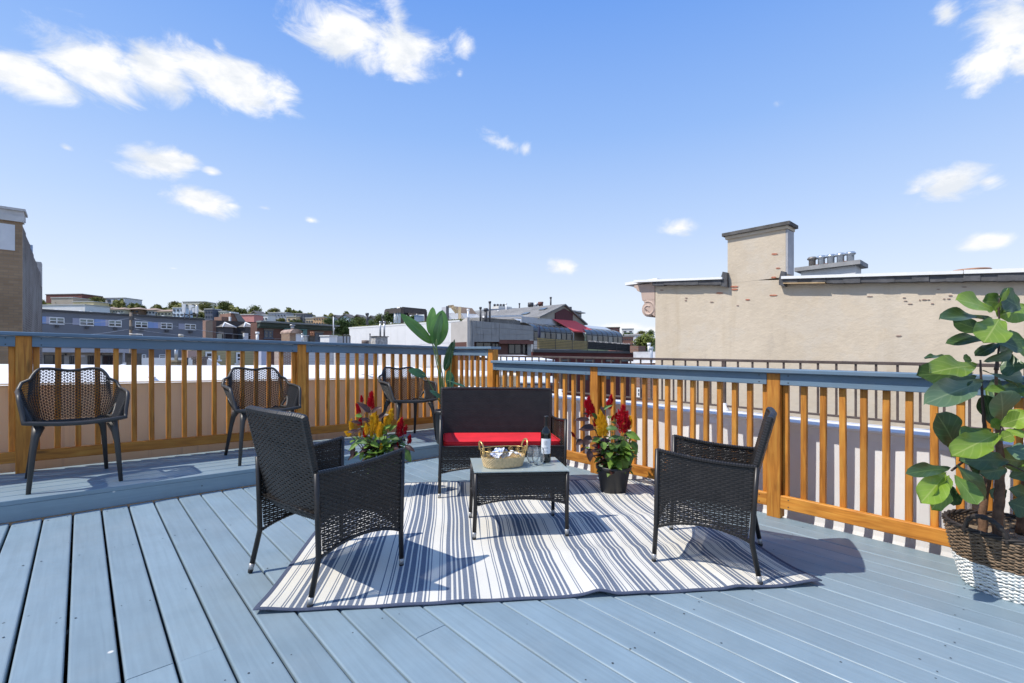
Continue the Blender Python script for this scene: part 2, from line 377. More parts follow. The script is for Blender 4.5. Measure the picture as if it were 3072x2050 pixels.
# ---- straight pieces: local X runs along the piece, Z across its height
_bar_cache = {}
def bar_mesh(name, L, w, h, mat, ch=.003, segs=1):
    key = (name, round(L, 4), round(w, 4), round(h, 4), mat.name, ch, segs)
    if key in _bar_cache: return _bar_cache[key]
    a, b = w / 2, h / 2
    if segs == 1:
        prof = [(-a + ch, -b), (a - ch, -b), (a, -b + ch), (a, b - ch), (a - ch, b), (-a + ch, b), (-a, b - ch), (-a, -b + ch)]
    else:                                     # rounded upper edges
        prof = [(-a, -b), (a, -b)]
        for k in range(segs + 1):
            t = math.pi / 2 * k / segs; prof.append((a - ch + ch * math.cos(t), b - ch + ch * math.sin(t)))
        for k in range(segs + 1):
            t = math.pi / 2 * (1 + k / segs); prof.append((-a + ch + ch * math.cos(t), b - ch + ch * math.sin(t)))
    mb = MB(); mb.prism([(0, y, z) for (y, z) in prof], (L, 0, 0))
    me = mb.mesh(name, mat); _bar_cache[key] = me
    return me
def bar_matrix(a, b, up=EZ):
    x = (b - a).normalized(); y = up.cross(x).normalized(); z = x.cross(y)
    m = Matrix((x, y, z)).transposed().to_4x4(); m.translation = a
    return m
def bar(name, a, b, w, h, mat, parent=None, ch=.003, up=EZ, segs=1, kind=None):
    a, b = Vector(a), Vector(b)
    return link(name, bar_mesh(name, (b - a).length, w, h, mat, ch, segs), parent, bar_matrix(a, b, up), kind)

# ================================================================ THE SETTING
mb = MB(); mb.quad((-1500, -400, -13), (1500, -400, -13), (1500, 2500, -13), (-1500, 2500, -13))
g = mb.build('ground', plain('street_ground', (.09, .09, .085), .9, .3, .05)); tag(g, None, kind='structure')

# roof below the deck
mb = MB()
mb.quad(DP(-3, -4.0, -.32), DP(-3, 3.70, -.32), DP(5.45, 3.70, -.32), DP(5.45, -4.0, -.32))
roofb = mb.build('roof_below_deck', M['dark_under']); tag(roofb, None, kind='structure')
deck = thing('deck', None, None, DP(0, 0, 0)); tag(deck, None, kind='structure')
for k in range(9):
    p = -2.2 + k * .8
    bar('joist', DP(p, -3.6, -.10), DP(p, 3.68, -.10), .04, .12, M['joist'], deck)
pitch = .1425; q0 = -.182
joints = {1: 2.02, 2: 2.02, 3: 2.02, -3: 1.1, 8: 1.6, 14: 2.9}
brnd = random.Random(11)
for k in range(-22, 28):
    qa = q0 + k * pitch; qb = qa + pitch
    gap = .0105 if k < 4 else (.0085 if k < 8 else (.006 if k < 13 else .0045))
    gap += brnd.uniform(-.001, .0012)
    if qa > 3.62: continue
    if qb > 3.70: qb = 3.705 + gap
    qm = (qa + qb) / 2; w = qb - qa - gap
    h = brnd.uniform(-.0012, .0012)
    ends = [(-2.4, 4.268)]
    if k in joints: ends = [(-2.4, joints[k] - .0012), (joints[k] + .0012, 4.268)]
    for (pa, pb) in ends:
        bar('plank', DP(pa, qm, -.019 + h), DP(pb, qm, -.019 + h + brnd.uniform(-.001, .001)), w, .038, M['deck'], deck, .0075, segs=3)
nails = MB(); nr_ = random.Random(31)
for k in range(-6, 27):
    qa = q0 + k * pitch
    for kk in range(9):
        pj = -2.2 + kk * .8
        if pj < -.4: continue
        for o in (.028, .112):
            if nr_.random() < .25: continue
            c = DP(pj + nr_.uniform(-.015, .015), qa + o + nr_.uniform(-.008, .008), .0016); r = nr_.uniform(.0026, .0046); b = len(nails.v)
            nails.add([c + EA * (r * math.cos(t)) + EB * (r * math.sin(t)) for t in [math.pi * j / 4 for j in range(8)]], [tuple(range(8))[::-1]])
nh_ = nails.build('nail_heads', plain('nail_dark', (.035, .045, .055), .7, .2), deck, world=Matrix(), kind='stuff')
# the raised platform along the upper railing
plat = thing('raised_platform', None, None, DP(4.285, 0, 0)); tag(plat, None, kind='structure')
bar('riser_board', DP(4.2895, -4.0, .056), DP(4.2895, 1.10, .056), .02, .106, M['deck'], plat, .002)
bar('riser_board', DP(4.2895, 1.103, .056), DP(4.2895, 3.70, .056), .02, .106, M['deck'], plat, .002)
pp = 4.276
for k in range(7):
    w = .140 if k else .142
    pm = pp + w / 2
    splits = [(-4.0, 1.02), (1.022, 1.16), (1.162, 3.70)] if k in (1, 2, 3) else [(-4.0, 3.70)]
    for (qa, qb) in splits:
        bar('plank', DP(pm, qa, STEP - .0145), DP(pm, qb, STEP - .0145), w - .004, .029, M['deck'], plat, .004, segs=2)
    pp += w
bar('platform_beam', DP(4.75, -3.9, .05), DP(4.75, 3.65, .05), .5, .1, M['dark_under'], plat)

# ---------------------------------------------------------------- the wooden railings
def post(rail, p, q, z0, z1, name='post'):
    return bar(name, DP(p, q, z0), DP(p, q, z1), .089, .089, M['amber'], rail, .004, up=EA)
wrb = random.Random(77)
def balusters(rail, fixed, along, start, stop, n, z0, z1):
    for i in range(n):
        t = start + (stop - start) * i / (n - 1)
        p, q = (fixed, t) if along == 'q' else (t, fixed)
        w0 = EA * wrb.uniform(-.003, .003) + EB * wrb.uniform(-.003, .003); w1 = EA * wrb.uniform(-.003, .003) + EB * wrb.uniform(-.003, .003)
        bar('baluster', DP(p, q, z0) + w0, DP(p, q, z0) + EZ * (z1 - z0) + w1, .036, .036, M['amber'], rail, .003, up=EA)
CAPT = .030
screw = MB(); screw.lathe([(.0045, 0), (.0045, .0012), (.003, .0018)], 8, capt=True)
screw_me = screw.mesh('screw_head', M['frame_dark'])
def screws(rail, pt, face):
    for dzz in (-.024, .024):
        m = bar_matrix(Vector((0, 0, 0)), EZ); z = face; x = EZ; y = z.cross(x)
        mm = Matrix((x, y, z)).transposed().to_4x4(); mm.translation = pt + EZ * dzz
        link('screw_head', screw_me, rail, mm)
# upper railing, on the platform, running away to the right
up_rail = thing('upper_railing', 'amber stained wooden railing with slate blue cap along the raised platform, behind the charcoal armchairs', 'railing', DP(5.19, 0, STEP))
PB = 5.14
qs = [-2.35, -.322, 1.712, 3.652]
for q in qs[:3]: post(up_rail, PB + .0445, q, STEP + .002, 1.182)
for i in range(3):
    qa, qb = qs[i] + .045, qs[i + 1] - .045
    bar('fascia_board', DP(PB + .020, qa, 1.1415), DP(PB + .020, qb, 1.1415), .038, .079, M['rail_paint'], up_rail)
    bar('bottom_rail', DP(PB + .022, qa, .2655), DP(PB + .022, qb, .2655), .038, .083, M['amber'], up_rail, .004)
    for qq in (qa + .05, qb - .05): screws(up_rail, DP(PB + .0005, qq, 1.1415), -EA)
    n = int(round((qb - qa) / .119))
    st = (qb - qa) / n
    balusters(up_rail, PB + .062, 'q', qa + .022, qb - .022, n + 1, .228, 1.178)
bar('cap_rail', DP(PB + .045, -4.0, 1.1985), DP(PB + .045, 1.2, 1.1985), .155, CAPT, M['rail_paint'], up_rail, .005)
bar('cap_rail', DP(PB + .045, 1.202, 1.1985), DP(PB + .045, 3.724, 1.1985), .155, CAPT, M['rail_paint'], up_rail, .005)
# short return at the far corner, still at the upper height
QB = 3.61
ret = thing('return_railing', 'short raised stretch of amber railing at the far corner behind the loveseat', 'railing', DP(4.75, QB, STEP))
post(ret, 5.185, QB + .045, STEP + .002, 1.182); post(ret, 4.325, QB + .045, .002, 1.182, 'end_post')
bar('fascia_board', DP(4.371, QB + .020, 1.1415), DP(5.14, QB + .020, 1.1415), .038, .079, M['rail_paint'], ret)
bar('bottom_rail', DP(4.371, QB + .022, .2655), DP(5.14, QB + .022, .2655), .038, .083, M['amber'], ret, .004)
balusters(ret, QB + .062, 'p', 4.42, 5.10, 7, .228, 1.178)
bar('cap_rail', DP(4.272, QB + .045, 1.1985), DP(5.11, QB + .045, 1.1985), .155, CAPT, M['rail_paint'], ret, .005)
# lower railing down the right side
low = thing('lower_railing', 'sunlit amber wooden railing with slate blue cap along the lower deck, beside the white parapet', 'railing', DP(1.2, QB, 0))
ps = [4.325, 2.785, 1.205, -.375, -1.955]
for p in ps[1:]: post(low, p, QB + .045, .002, 1.018)
for i in range(4):
    pb, pa = ps[i] - .045, ps[i + 1] + .045
    bar('fascia_board', DP(pa, QB + .020, .978), DP(pb, QB + .020, .978), .038, .083, M['rail_paint'], low)
    bar('bottom_rail', DP(pa, QB + .022, .1165), DP(pb, QB + .022, .1165), .038, .091, M['amber'], low, .004)
    for t in (pa + .05, pb - .05): screws(low, DP(t, QB + .0005, .978), -EB); screws(low, DP(t, QB + .0025, .1165), -EB)
    n = int(round((pb - pa) / .118))
    balusters(low, QB + .062, 'p', pa + .022, pb - .022, n + 1, .073, 1.015)
bar('cap_rail', DP(-2.2, QB + .042, 1.0345), DP(2.0, QB + .042, 1.0345), .155, CAPT, M['rail_paint'], low, .005)
bar('cap_rail', DP(2.002, QB + .042, 1.0345), DP(4.278, QB + .042, 1.0345), .155, CAPT, M['rail_paint'], low, .005)

# ---------------------------------------------------------------- white parapet with the iron railing on it
par = thing('white_parapet', 'white membrane covered parapet wall beyond the lower railing, striped by its shadow', 'parapet', DP(1.5, 3.93, -.2))
mb = MB(); N = 150; wr = random.Random(5)
ph = [(wr.uniform(3, 14), wr.uniform(0, 6.28), wr.uniform(.002, .006)) for _ in range(7)]
def wav(p, z): return sum(a * math.sin(f * p + o + z * 2.0) for f, o, a in ph)
prof = [(3.69, -.16), (3.78, -.158), (3.835, -.14), (3.867, -.10), (3.883, -.04), (3.89, .05), (3.892, .2), (3.892, .4), (3.89, .58), (3.888, .632), (3.875, .640), (3.873, .655), (3.92, .664), (4.10, .664), (4.23, .660), (4.24, .60), (4.24, -.6)]
def pf(s, t):
    i = t * (len(prof) - 1); i0 = min(int(i), len(prof) - 2); f = i - i0
    q = prof[i0][0] * (1 - f) + prof[i0 + 1][0] * f; z = prof[i0][1] * (1 - f) + prof[i0 + 1][1] * f
    p = -2.6 + s * 8.2
    w = wav(p, z) if 3 <= i0 <= 8 else 0
    return DP(p, q + w, z + (.003 * math.sin(p * 5.1) if i0 > 8 else 0))
mb.grid(pf, N, len(prof) - 1)
mb.build('membrane', M['white_mem'], par, smooth=False, world=Matrix())
bar('drain_pipe', DP(.20, 3.86, -.13), DP(.20, 3.86, .62), .10, .06, M['metal_grey'], par, .01, up=EA)
iron = thing('iron_railing', 'rusty brown iron railing of thin square bars standing on the white parapet', 'railing', DP(1.5, 4.14, .66))
QI = 4.14
bar('top_bar', DP(-2.6, QI, 1.103), DP(4.9, QI, 1.103), .034, .022, M['iron'], iron)
bar('bottom_bar', DP(-2.6, QI, .705), DP(4.9, QI, .705), .026, .016, M['iron'], iron)
k = 0; p = 4.86
while p > -2.6:
    thick = (k % 16 == 10)
    s = .030 if thick else .0135
    bar('post' if thick else 'bar', DP(p, QI, .66 if thick else .712), DP(p, QI, 1.093), s, s, M['iron'], iron, .001, up=EA)
    if thick:
        b2 = MB(); b2.lathe([(.05, 0), (.042, .012), (.03, .05), (.022, .07)], 12); b2.build('flashing', M['white_mem'], iron, True, world=Matrix.Translation(DP(p, QI, .662)))
    p -= .1185; k += 1
finial = MB(); finial.lathe([(.03, 0), (.032, .02), (.018, .04), (.022, .06), (.03, .08), (.02, .105), (.006, .13), (.018, .145), (.004, .15)], 12)
fo = finial.build('vent_spout', M['white_mem'], None, True, world=Matrix.Translation(DP(2.98, 4.02, .655))); tag(fo, 'small white pipe spout on the parapet top beside the middle railing post', 'spout')

# ---------------------------------------------------------------- neighbour's building beyond the upper railing
nb = thing('neighbour_building', 'low building with tan side wall and white roof just beyond the upper railing', 'building', DP(6, 0, -3))
mb = MB(); ph2 = [(wr.uniform(4, 16), wr.uniform(0, 6.28), wr.uniform(.001, .004)) for _ in range(6)]
NBP, NBT = 5.5, .835
def nf(s, t):
    q = -9 + s * 14.2; z = -3 + t * (NBT - .03 + 3)
    return DP(NBP + sum(a * math.sin(f * q + o) for f, o, a in ph2), q, z)
mb.grid(nf, 160, 6)
wallm = plain('tan_wall', (.78, .62, .42), .7, .05, 1.2, .12, 12)
def streak(mat):
    nt = mat.node_tree; n, l = nt.nodes, nt.links; bs = n['Principled BSDF']
    src = bs.inputs['Base Color'].links[0].from_socket
    f = noise(n, l, 3.0, 6, .6, (6, 6, .12)); f2 = noise(n, l, .6, 3, .5)
    o = mixc(n, l, ramp(n, l, f, [(.55, 0.0), (.72, .35)]), src, (.30, .24, .20))
    o = mixc(n, l, ramp(n, l, f2, [(.5, 0.0), (.7, .25)]), o, (.55, .47, .42))
    l.new(o, bs.inputs['Base Color'])
streak(wallm)
mb.build('wall', wallm, nb, world=Matrix())
mb = MB()
def rf(s, t):
    q = -9 + s * 14.2; p = NBP - .03 + t * 4.6
    return DP(p, q, NBT - (.045 if t == 0 else 0) + .01 * math.sin(q * 1.3 + t * 9) * t)
mb.grid(rf, 60, 12)
nbr = mb.build('roof', plain('white_roof', (.78, .77, .75), .5, .06, .8, .2, 3, stretch=(1, 6, 1)), nb, world=Matrix())
for q in (-6.5, -4.2, -1.9, .5, 2.7):
    bar('roof_seam', DP(NBP + .05, q, NBT + .004), DP(NBP + 4.5, q, NBT + .006), .05, .008, M['white_mem'], nb)
mb = MB(); mb.quad(DP(NBP + 4.57, -9, -3), DP(NBP + 4.57, 5.2, -3), DP(NBP + 4.57, 5.2, NBT), DP(NBP + 4.57, -9, NBT)); mb.quad(DP(NBP, 5.2, -3), DP(NBP + 4.57, 5.2, -3), DP(NBP + 4.57, 5.2, NBT), DP(NBP, 5.2, NBT))
mb.build('rear_wall', wallm, nb, world=Matrix())
# ================================================================ FURNITURE
def weave(mb, pos, nrm, zlist, srange, ok=None, pitch=.021, amp=.0022, hh=.0052, step=.0105, phase=0, open_z=None):
    """horizontal strands running over and under upright stakes"""
    wj = random.Random(len(zlist) * 31 + int(amp * 1e6))
    for r, z in enumerate(zlist):
        z += wj.uniform(-.0007, .0007); amp_r = amp * wj.uniform(.75, 1.25)
        s0, s1 = srange(z); h_ = hh if (open_z is None or z > open_z) else .0046
        n = max(2, int(round((s1 - s0) / step)))
        run = []
        runs = []
        for i in range(n + 1):
            s = s0 + (s1 - s0) * i / n
            if ok is None or ok(s, z): run.append(s)
            else:
                if len(run) > 2: runs.append(run)
                run = []
        if len(run) > 2: runs.append(run)
        for run in runs:
            b = len(mb.v)
            for s in run:
                o = amp_r * math.sin(math.pi * s / pitch + math.pi * (r + phase)) + wj.uniform(-.0003, .0003)
                nn = nrm(s, z)
                mb.v.append(tuple(pos(s, z - h_) + nn * (o - .0006))); mb.v.append(tuple(pos(s, z) + nn * (o + .0012))); mb.v.append(tuple(pos(s, z + h_) + nn * (o - .0006)))
            for i in range(len(run) - 1):
                a = b + i * 3
                mb.f.append((a, a + 3, a + 4, a + 1)); mb.f.append((a + 1, a + 4, a + 5, a + 2)); mb.m += [0, 0]
def stakes(mb, pos, nrm, s0, s1, zlo, zhi, pitch=.021, w=.0028, nseg=1):
    k = math.ceil((s0 - pitch / 2) / pitch)
    s = k * pitch + pitch / 2
    while s < s1:
        z0, z1 = zlo(s), zhi(s)
        b = len(mb.v)
        for i in range(nseg + 1):
            z = z0 + (z1 - z0) * i / nseg
            mb.v.append(tuple(pos(s - w, z))); mb.v.append(tuple(pos(s + w, z)))
        for i in range(nseg): a = b + 2 * i; mb.f.append((a, a + 1, a + 3, a + 2)); mb.m.append(0)
        s += pitch
def frange(a, b, st):
    n = max(1, int((b - a) / st)); return [a + (i + .5) * (b - a) / n for i in range(n)]
ROW = .0103
def leg(parent, pts, rad=.0125):
    mb = MB(); pts = [Vector(p) for p in pts]
    d = (pts[1] - pts[0]).normalized()
    mb.tube([pts[0] + d * .042] + pts[1:], rad, 10)
    o = mb.build('leg', M['wrap'], parent, True)
    c = MB(); c.tube([pts[0] + d * .013, pts[0] + d * .045], [rad * .92, rad * 1.06], 12); c.build('metal_cap', M['alu'], o, True)
    c = MB(); c.tube([pts[0], pts[0] + d * .015], [rad * .85, rad * 1.0], 12); c.build('foot', M['rubber'], o, True)
    return o
def trim(parent, pts, rad=.0105, name='edge_trim'):
    """piping wound with flat strand"""
    P = [Vector(p) for p in pts]; out = []; rr = []
    acc = 0
    for i in range(len(P) - 1):
        L = (P[i + 1] - P[i]).length; n = max(1, int(L / .0065))
        for k in range(n): out.append(P[i].lerp(P[i + 1], k / n)); rr.append(rad + (.0013 if (int(acc / .0065) % 2) else -.0004)); acc += L / n
    out.append(P[-1]); rr.append(rad)
    mb = MB(); mb.tube(out, rr, 7); return mb.build(name, M['wrap'], parent, False)
def side_panel(parent, x, sgn, D, zarm_f, zarm_r, yr_top):
    """woven side from arm to arch; D = half depth between the legs"""
    yf = D - .012
    def yrear(z): return -D + .025 - (z - .19) / (zarm_r - .19) * (.025 - (yr_top + D)) if z > .19 else -D + .025
    def ztop(y): t = (y - yr_top) / (D - yr_top); return zarm_r + (zarm_f - zarm_r) * t - .012 * math.sin(math.pi * t)
    def zarch(y): t = max(0, min(1, (y + D) / (2 * D))); return .185 + .058 * (math.sin(math.pi * t) ** .7 if 0 < t < 1 else 0)
    pos = lambda s, z: Vector((x, s, z)); nrm = lambda s, z: Vector((sgn, 0, 0))
    mb = MB()
    zs = frange(.19, max(zarm_f, zarm_r), ROW)
    weave(mb, pos, nrm, zs, lambda z: (yrear(z) + .006, yf), lambda s, z: zarch(s) + .006 < z < ztop(s) - .004, open_z=.345)
    stakes(mb, pos, nrm, -D + .03, yf, lambda s: zarch(s), lambda s: ztop(s) - .002)
    o = mb.build('side_panel', M['wicker'], parent, True, kind=None)
    ys = [yr_top + (D - yr_top) * i / 12 for i in range(13)]
    trim(o, [(x, y, ztop(y)) for y in ys]); trim(o, [(x, -D + .02 + (2 * D - .03) * i / 14, zarch(-D + .02 + (2 * D - .03) * i / 14)) for i in range(15)], .008)
    return o
def seat_set(name, label, cat, hw_f, hw_r, D, back_h, back_lo, seat_z=.385, zf=.605, zr=.572, lean=.24, world=None, group=None):
    t = thing(name, label, cat, world, group)
    yr_top = -D - .005
    for sgn in (-1, 1):
        xs = sgn * hw_f
        leg(t, [(sgn * hw_f, D + .008, 0), (sgn * hw_f, D, .19), (sgn * hw_f, D, zf + .004)])
        leg(t, [(sgn * (hw_f + .004), -D - .03, 0), (sgn * hw_f, -D + .012, .20), (sgn * hw_f, -D + .005, .36), (sgn * hw_f, yr_top, zr)])
        side_panel(t, xs, sgn, D, zf, zr, yr_top)
    # seat
    pos = lambda s, z: Vector((s, z, seat_z)); nrm = lambda s, z: EZ
    mb = MB(); weave(mb, pos, nrm, frange(-D + .01, D - .005, ROW), lambda z: (-hw_f + .01, hw_f - .01)); mb.cbox((0, 0, seat_z - .012), (2 * hw_f - .03, 2 * D - .03, .012))
    mb.build('seat', M['wicker'], t, True)
    # front apron
    za = lambda s: .195 + .055 * max(0, math.cos(math.pi * s / (2 * hw_f))) ** .7
    pos = lambda s, z: Vector((s, D - .003, z)); nrm = lambda s, z: Vector((0, 1, 0))
    mb = MB(); weave(mb, pos, nrm, frange(.2, seat_z + .012, ROW), lambda z: (-hw_f + .012, hw_f - .012), lambda s, z: z > za(s) + .005, open_z=.26)
    stakes(mb, pos, nrm, -hw_f + .012, hw_f - .012, za, lambda s: seat_z + .008)
    o = mb.build('apron', M['wicker'], t, True)
    trim(o, [(-hw_f + .012 + (2 * hw_f - .024) * i / 16, D - .003, za(-hw_f + .012 + (2 * hw_f - .024) * i / 16)) for i in range(17)], .008)
    trim(o, [(-hw_f + .012, D - .002, seat_z + .012), (hw_f - .012, D - .002, seat_z + .012)], .009)
    # backrest: a thin woven slab, leaning
    hwz = lambda z: hw_r + .012 * (z - back_lo) / (back_h - back_lo)
    yb = lambda s, z: -D + .035 - (z - .35) * lean - .012 * (s / hw_r) ** 2 * 0 + .018 * (s / hw_r) ** 2
    dn = Vector((0, -1, -lean)).normalized()
    mb = MB()
    for off, sg in ((-.013, 1), (.013, -1)):
        pos = lambda s, z, off=off: Vector((s, yb(s, z) + off, z)); nrm = lambda s, z, sg=sg: dn * sg
        weave(mb, pos, nrm, frange(back_lo, back_h - .006, ROW), lambda z: (-hwz(z) + .004, hwz(z) - .004))
    stakes(mb, lambda s, z: Vector((s, yb(s, z), z)), None, -hw_r, hw_r, lambda s: back_lo, lambda s: back_h - .006, w=.0095)
    o = mb.build('backrest', M['wicker'], t, True)
    edge = [(-hwz(back_lo), yb(hw_r, back_lo), back_lo), (-hwz(back_h), yb(hw_r, back_h), back_h)] + [(-hwz(back_h) + 2 * hwz(back_h) * i / 12, yb(-hw_r + 2 * hw_r * i / 12, back_h), back_h + .004) for i in range(1, 12)] + [(hwz(back_h), yb(hw_r, back_h), back_h), (hwz(back_lo), yb(hw_r, back_lo), back_lo)]
    trim(o, edge, .0155)
    trim(o, [(-hwz(back_lo) + 2 * hwz(back_lo) * i / 8, yb(-hw_r + 2 * hw_r * i / 8, back_lo), back_lo) for i in range(9)], .012)
    return t
RUG_T = .007
# right armchair: turned towards the table, seen from its side
fw = Vector((-.417, .222)).normalized(); cx, cy = 1.1085, 2.665
seat_set('wicker_armchair', 'black wicker armchair on the rug edge by the lower railing, side towards the camera', 'armchair', .272, .243, .236, .812, .35, world=place_m(cx, cy, RUG_T, fw))
fw = Vector((.592, .806)).normalized()
mid_r = Vector((-1.0655, 2.1985)); c2 = mid_r + Vector((fw.x, fw.y)) * .235
seat_set('wicker_armchair', 'black wicker armchair seen from behind, nearest the camera, front feet on the rug', 'armchair', .262, .238, .236, .815, .35, world=place_m(c2.x, c2.y, RUG_T * .6, fw))
# loveseat
SD = Vector((.989, .148)); fwS = Vector((SD.y, -SD.x))
sc = Vector((-.554, 3.589)) + SD * .49 - fwS * .25
loveM = place_m(sc.x, sc.y, 0, fwS)
seat_set('wicker_loveseat', 'black wicker loveseat with a long red seat cushion behind the glass table', 'loveseat', .49, .472, .25, .805, .36, lean=.16, world=loveM)
def cushion(hx, hy, hz, rr, name, world, label, cat):
    def f(u, v):
        a = 2 * math.pi * u; b = math.pi * (v - .5)
        ce = lambda x, e: math.copysign(abs(x) ** e, x)
        x = hx * ce(math.cos(b), .18) * ce(math.cos(a), .12); y = hy * ce(math.cos(b), .18) * ce(math.sin(a), .16); z = hz * ce(math.sin(b), .55)
        bul = (1 - (x / hx) ** 4) * (1 - (y / hy) ** 4)
        z *= .84 + .24 * bul + (.05 * math.sin(x * 17 + y * 7) + .05 * math.sin(x * 31 - y * 19 + 2 * math.sin(x * 9)) + .03 * math.sin(x * 57 + y * 40)) * bul
        return Vector((x, y, z + hz))
    mb = MB(); mb.grid(f, 96, 22)
    o = mb.build(name, M['red_cloth'], None, True, world=world); tag(o, label, cat)
    p = MB(); ce = lambda x, e: math.copysign(abs(x) ** e, x)
    for zz in (hz * 1.62, hz * .35):
        p.tube([(1.003 * hx * ce(math.cos(a), .13), 1.003 * hy * ce(math.sin(a), .17), zz) for a in [2 * math.pi * i / 90 for i in range(90)]], .0032, 6, closed=True)
    p.build('piping', M['red_cloth'], o, True)
    return o
cushion(.462, .205, .026, .01, 'seat_cushion', loveM @ Matrix.Translation((0, .03, .392)), 'long bright red cushion lying on the loveseat', 'cushion')
# table
T0 = Vector((-.222, 2.799)); TD = Vector((.989, .148)); tf = Vector((TD.y, -TD.x))
tc = T0 + TD * .28 - tf * .18
tabM = place_m(tc.x, tc.y, RUG_T, tf)
tab = thing('wicker_table', 'low black wicker table with frosted glass top on the striped rug', 'table', tabM)
TX, TY, TH = .28, .18, .395
for sx in (-1, 1):
    for sy in (-1, 1): leg(tab, [(sx * (TX + .004), sy * (TY + .004), 0), (sx * TX, sy * TY, .2), (sx * TX, sy * TY, TH - .004)], .0125)
def apron(parent, hw, yy, axis, sgn):
    za = lambda s: .198 + .04 * max(0, math.cos(math.pi * s / (2 * hw))) ** .7
    if axis == 'y': pos = lambda s, z: Vector((s, sgn * yy, z)); nrm = lambda s, z: Vector((0, sgn, 0))
    else: pos = lambda s, z: Vector((sgn * yy, s, z)); nrm = lambda s, z: Vector((sgn, 0, 0))
    mb = MB(); weave(mb, pos, nrm, frange(.2, TH - .004, ROW), lambda z: (-hw + .012, hw - .012), lambda s, z: z > za(s) + .005, open_z=.26)
    stakes(mb, pos, nrm, -hw + .012, hw - .012, za, lambda s: TH - .006)
    o = mb.build('apron', M['wicker'], parent, True)
    trim(o, [pos(-hw + .012 + (2 * hw - .024) * i / 14, za(-hw + .012 + (2 * hw - .024) * i / 14)) for i in range(15)], .008)
    trim(o, [pos(-hw + .012, TH - .008), pos(hw - .012, TH - .008)], .011)
apron(tab, TX, TY, 'y', 1); apron(tab, TX, TY, 'y', -1); apron(tab, TY, TX, 'x', 1); apron(tab, TY, TX, 'x', -1)
mb = MB(); mb.cbox((0, 0, TH - .02), (2 * TX - .03, 2 * TY - .03, .012)); mb.build('shelf_mesh', M['wicker'], tab)
m, n, l, bs = new_mat('frosted_glass'); bs.inputs['Base Color'].default_value = (.66, .75, .70, 1); bs.inputs['Roughness'].default_value = .14; bs.inputs['Transmission Weight'].default_value = .42; bs.inputs['IOR'].default_value = 1.45
M['frost'] = m
mb = MB(); mb.prism([(-TX - .012, -TY - .012, TH + .003), (TX + .012, -TY - .012, TH + .003), (TX + .012, TY + .012, TH + .003), (-TX - .012, TY + .012, TH + .003)], (0, 0, .006)); mb.build('glass_top', M['frost'], tab)
TOPZ = TH + .0092
# ---- wine bottle
m, n, l, bs = new_mat('bottle_glass'); bs.inputs['Base Color'].default_value = (.006, .007, .005, 1); bs.inputs['Roughness'].default_value = .06; bs.inputs['Coat Weight'].default_value = .4
M['bottle'] = m
M['paper'] = plain('label_paper', (.78, .77, .75), .7, .03, 20)
M['ink'] = plain('label_ink', (.28, .28, .29), .7, .05, 20)
botM = tabM @ Matrix.Translation((-.193, -.05, TOPZ)) @ Matrix.Rotation(R(180), 4, 'Z') @ Matrix.Scale(.94, 4)
bot = thing('wine_bottle', 'dark wine bottle with white label and black neck foil on the glass table', 'bottle', botM)
mb = MB(); mb.lathe([(.028, 0), (.0355, .004), (.037, .012), (.037, .185), (.0365, .198), (.033, .212), (.024, .228), (.0165, .242), (.0148, .255)], 28); mb.build('glass_body', M['bottle'], bot, True)
mb = MB(); mb.lathe([(.0155, .238), (.0152, .26), (.0148, .304), (.0162, .306), (.0162, .318), (.0145, .3205), (0.0005, .3205)], 24, capb=False); mb.build('neck_foil', M['wrap'], bot, True)
# label faces the camera
lab = MB()
LA = R(-90 - 8)
def labf(u, v, r=.0374): a = LA + R(118) * (u - .5); return Vector((r * math.cos(a), r * math.sin(a), .062 + .105 * v))
lab.grid(labf, 20, 4); lo = lab.build('label', M['paper'], bot, True)
ink = MB()
ink.tube([labf(.46 + .17 * math.cos(t), .72 + .17 * math.sin(t), .0377) for t in [2 * math.pi * i / 30 for i in range(30)]], .0004, 5, closed=True)
irn = random.Random(4)
for k in range(5):
    ink.tube([labf(.46 + .11 * math.cos(t * 2.1 + k) * (1 - t / 9), .72 + .11 * math.sin(t * 1.7 + k * 2), .0377) for t in [i * .35 for i in range(9)]], .00035, 5)
ink.build('emblem', M['ink'], lo)
tx = MB()
for (y0, w0, a0, nn) in ((.40, .40, .035, 44), (.20, .44, .008, 60), (.14, .36, .006, 50)):
    tx.tube([labf(.5 - w0 / 2 + w0 * i / nn, y0 + a0 * math.sin(i * 1.9) + a0 * .5 * math.sin(i * .7), .0377) for i in range(nn + 1)], .00042, 5)
tx.build('lettering', M['ink'], lo)
# ---- two stemless glasses
m, n, l, bs = new_mat('clear_glass')
tr = n.new('ShaderNodeBsdfTransparent'); tr.inputs[0].default_value = (.97, .98, .98, 1); gl = n.new('ShaderNodeBsdfGlossy'); gl.inputs['Roughness'].default_value = .02
lw = n.new('ShaderNodeLayerWeight'); lw.inputs[0].default_value = .10; ms = n.new('ShaderNodeMixShader'); l.new(lw.outputs['Fresnel'], ms.inputs[0]); l.new(tr.outputs[0], ms.inputs[1]); l.new(gl.outputs[0], ms.inputs[2]); df = n.new('ShaderNodeBsdfDiffuse'); df.inputs[0].default_value = (.85, .88, .9, 1); ms2 = n.new('ShaderNodeMixShader'); ms2.inputs[0].default_value = .07; l.new(ms.outputs[0], ms2.inputs[1]); l.new(df.outputs[0], ms2.inputs[2]); l.new(ms2.outputs[0], n['Material Output'].inputs['Surface']); n.remove(bs)
M['clear'] = m
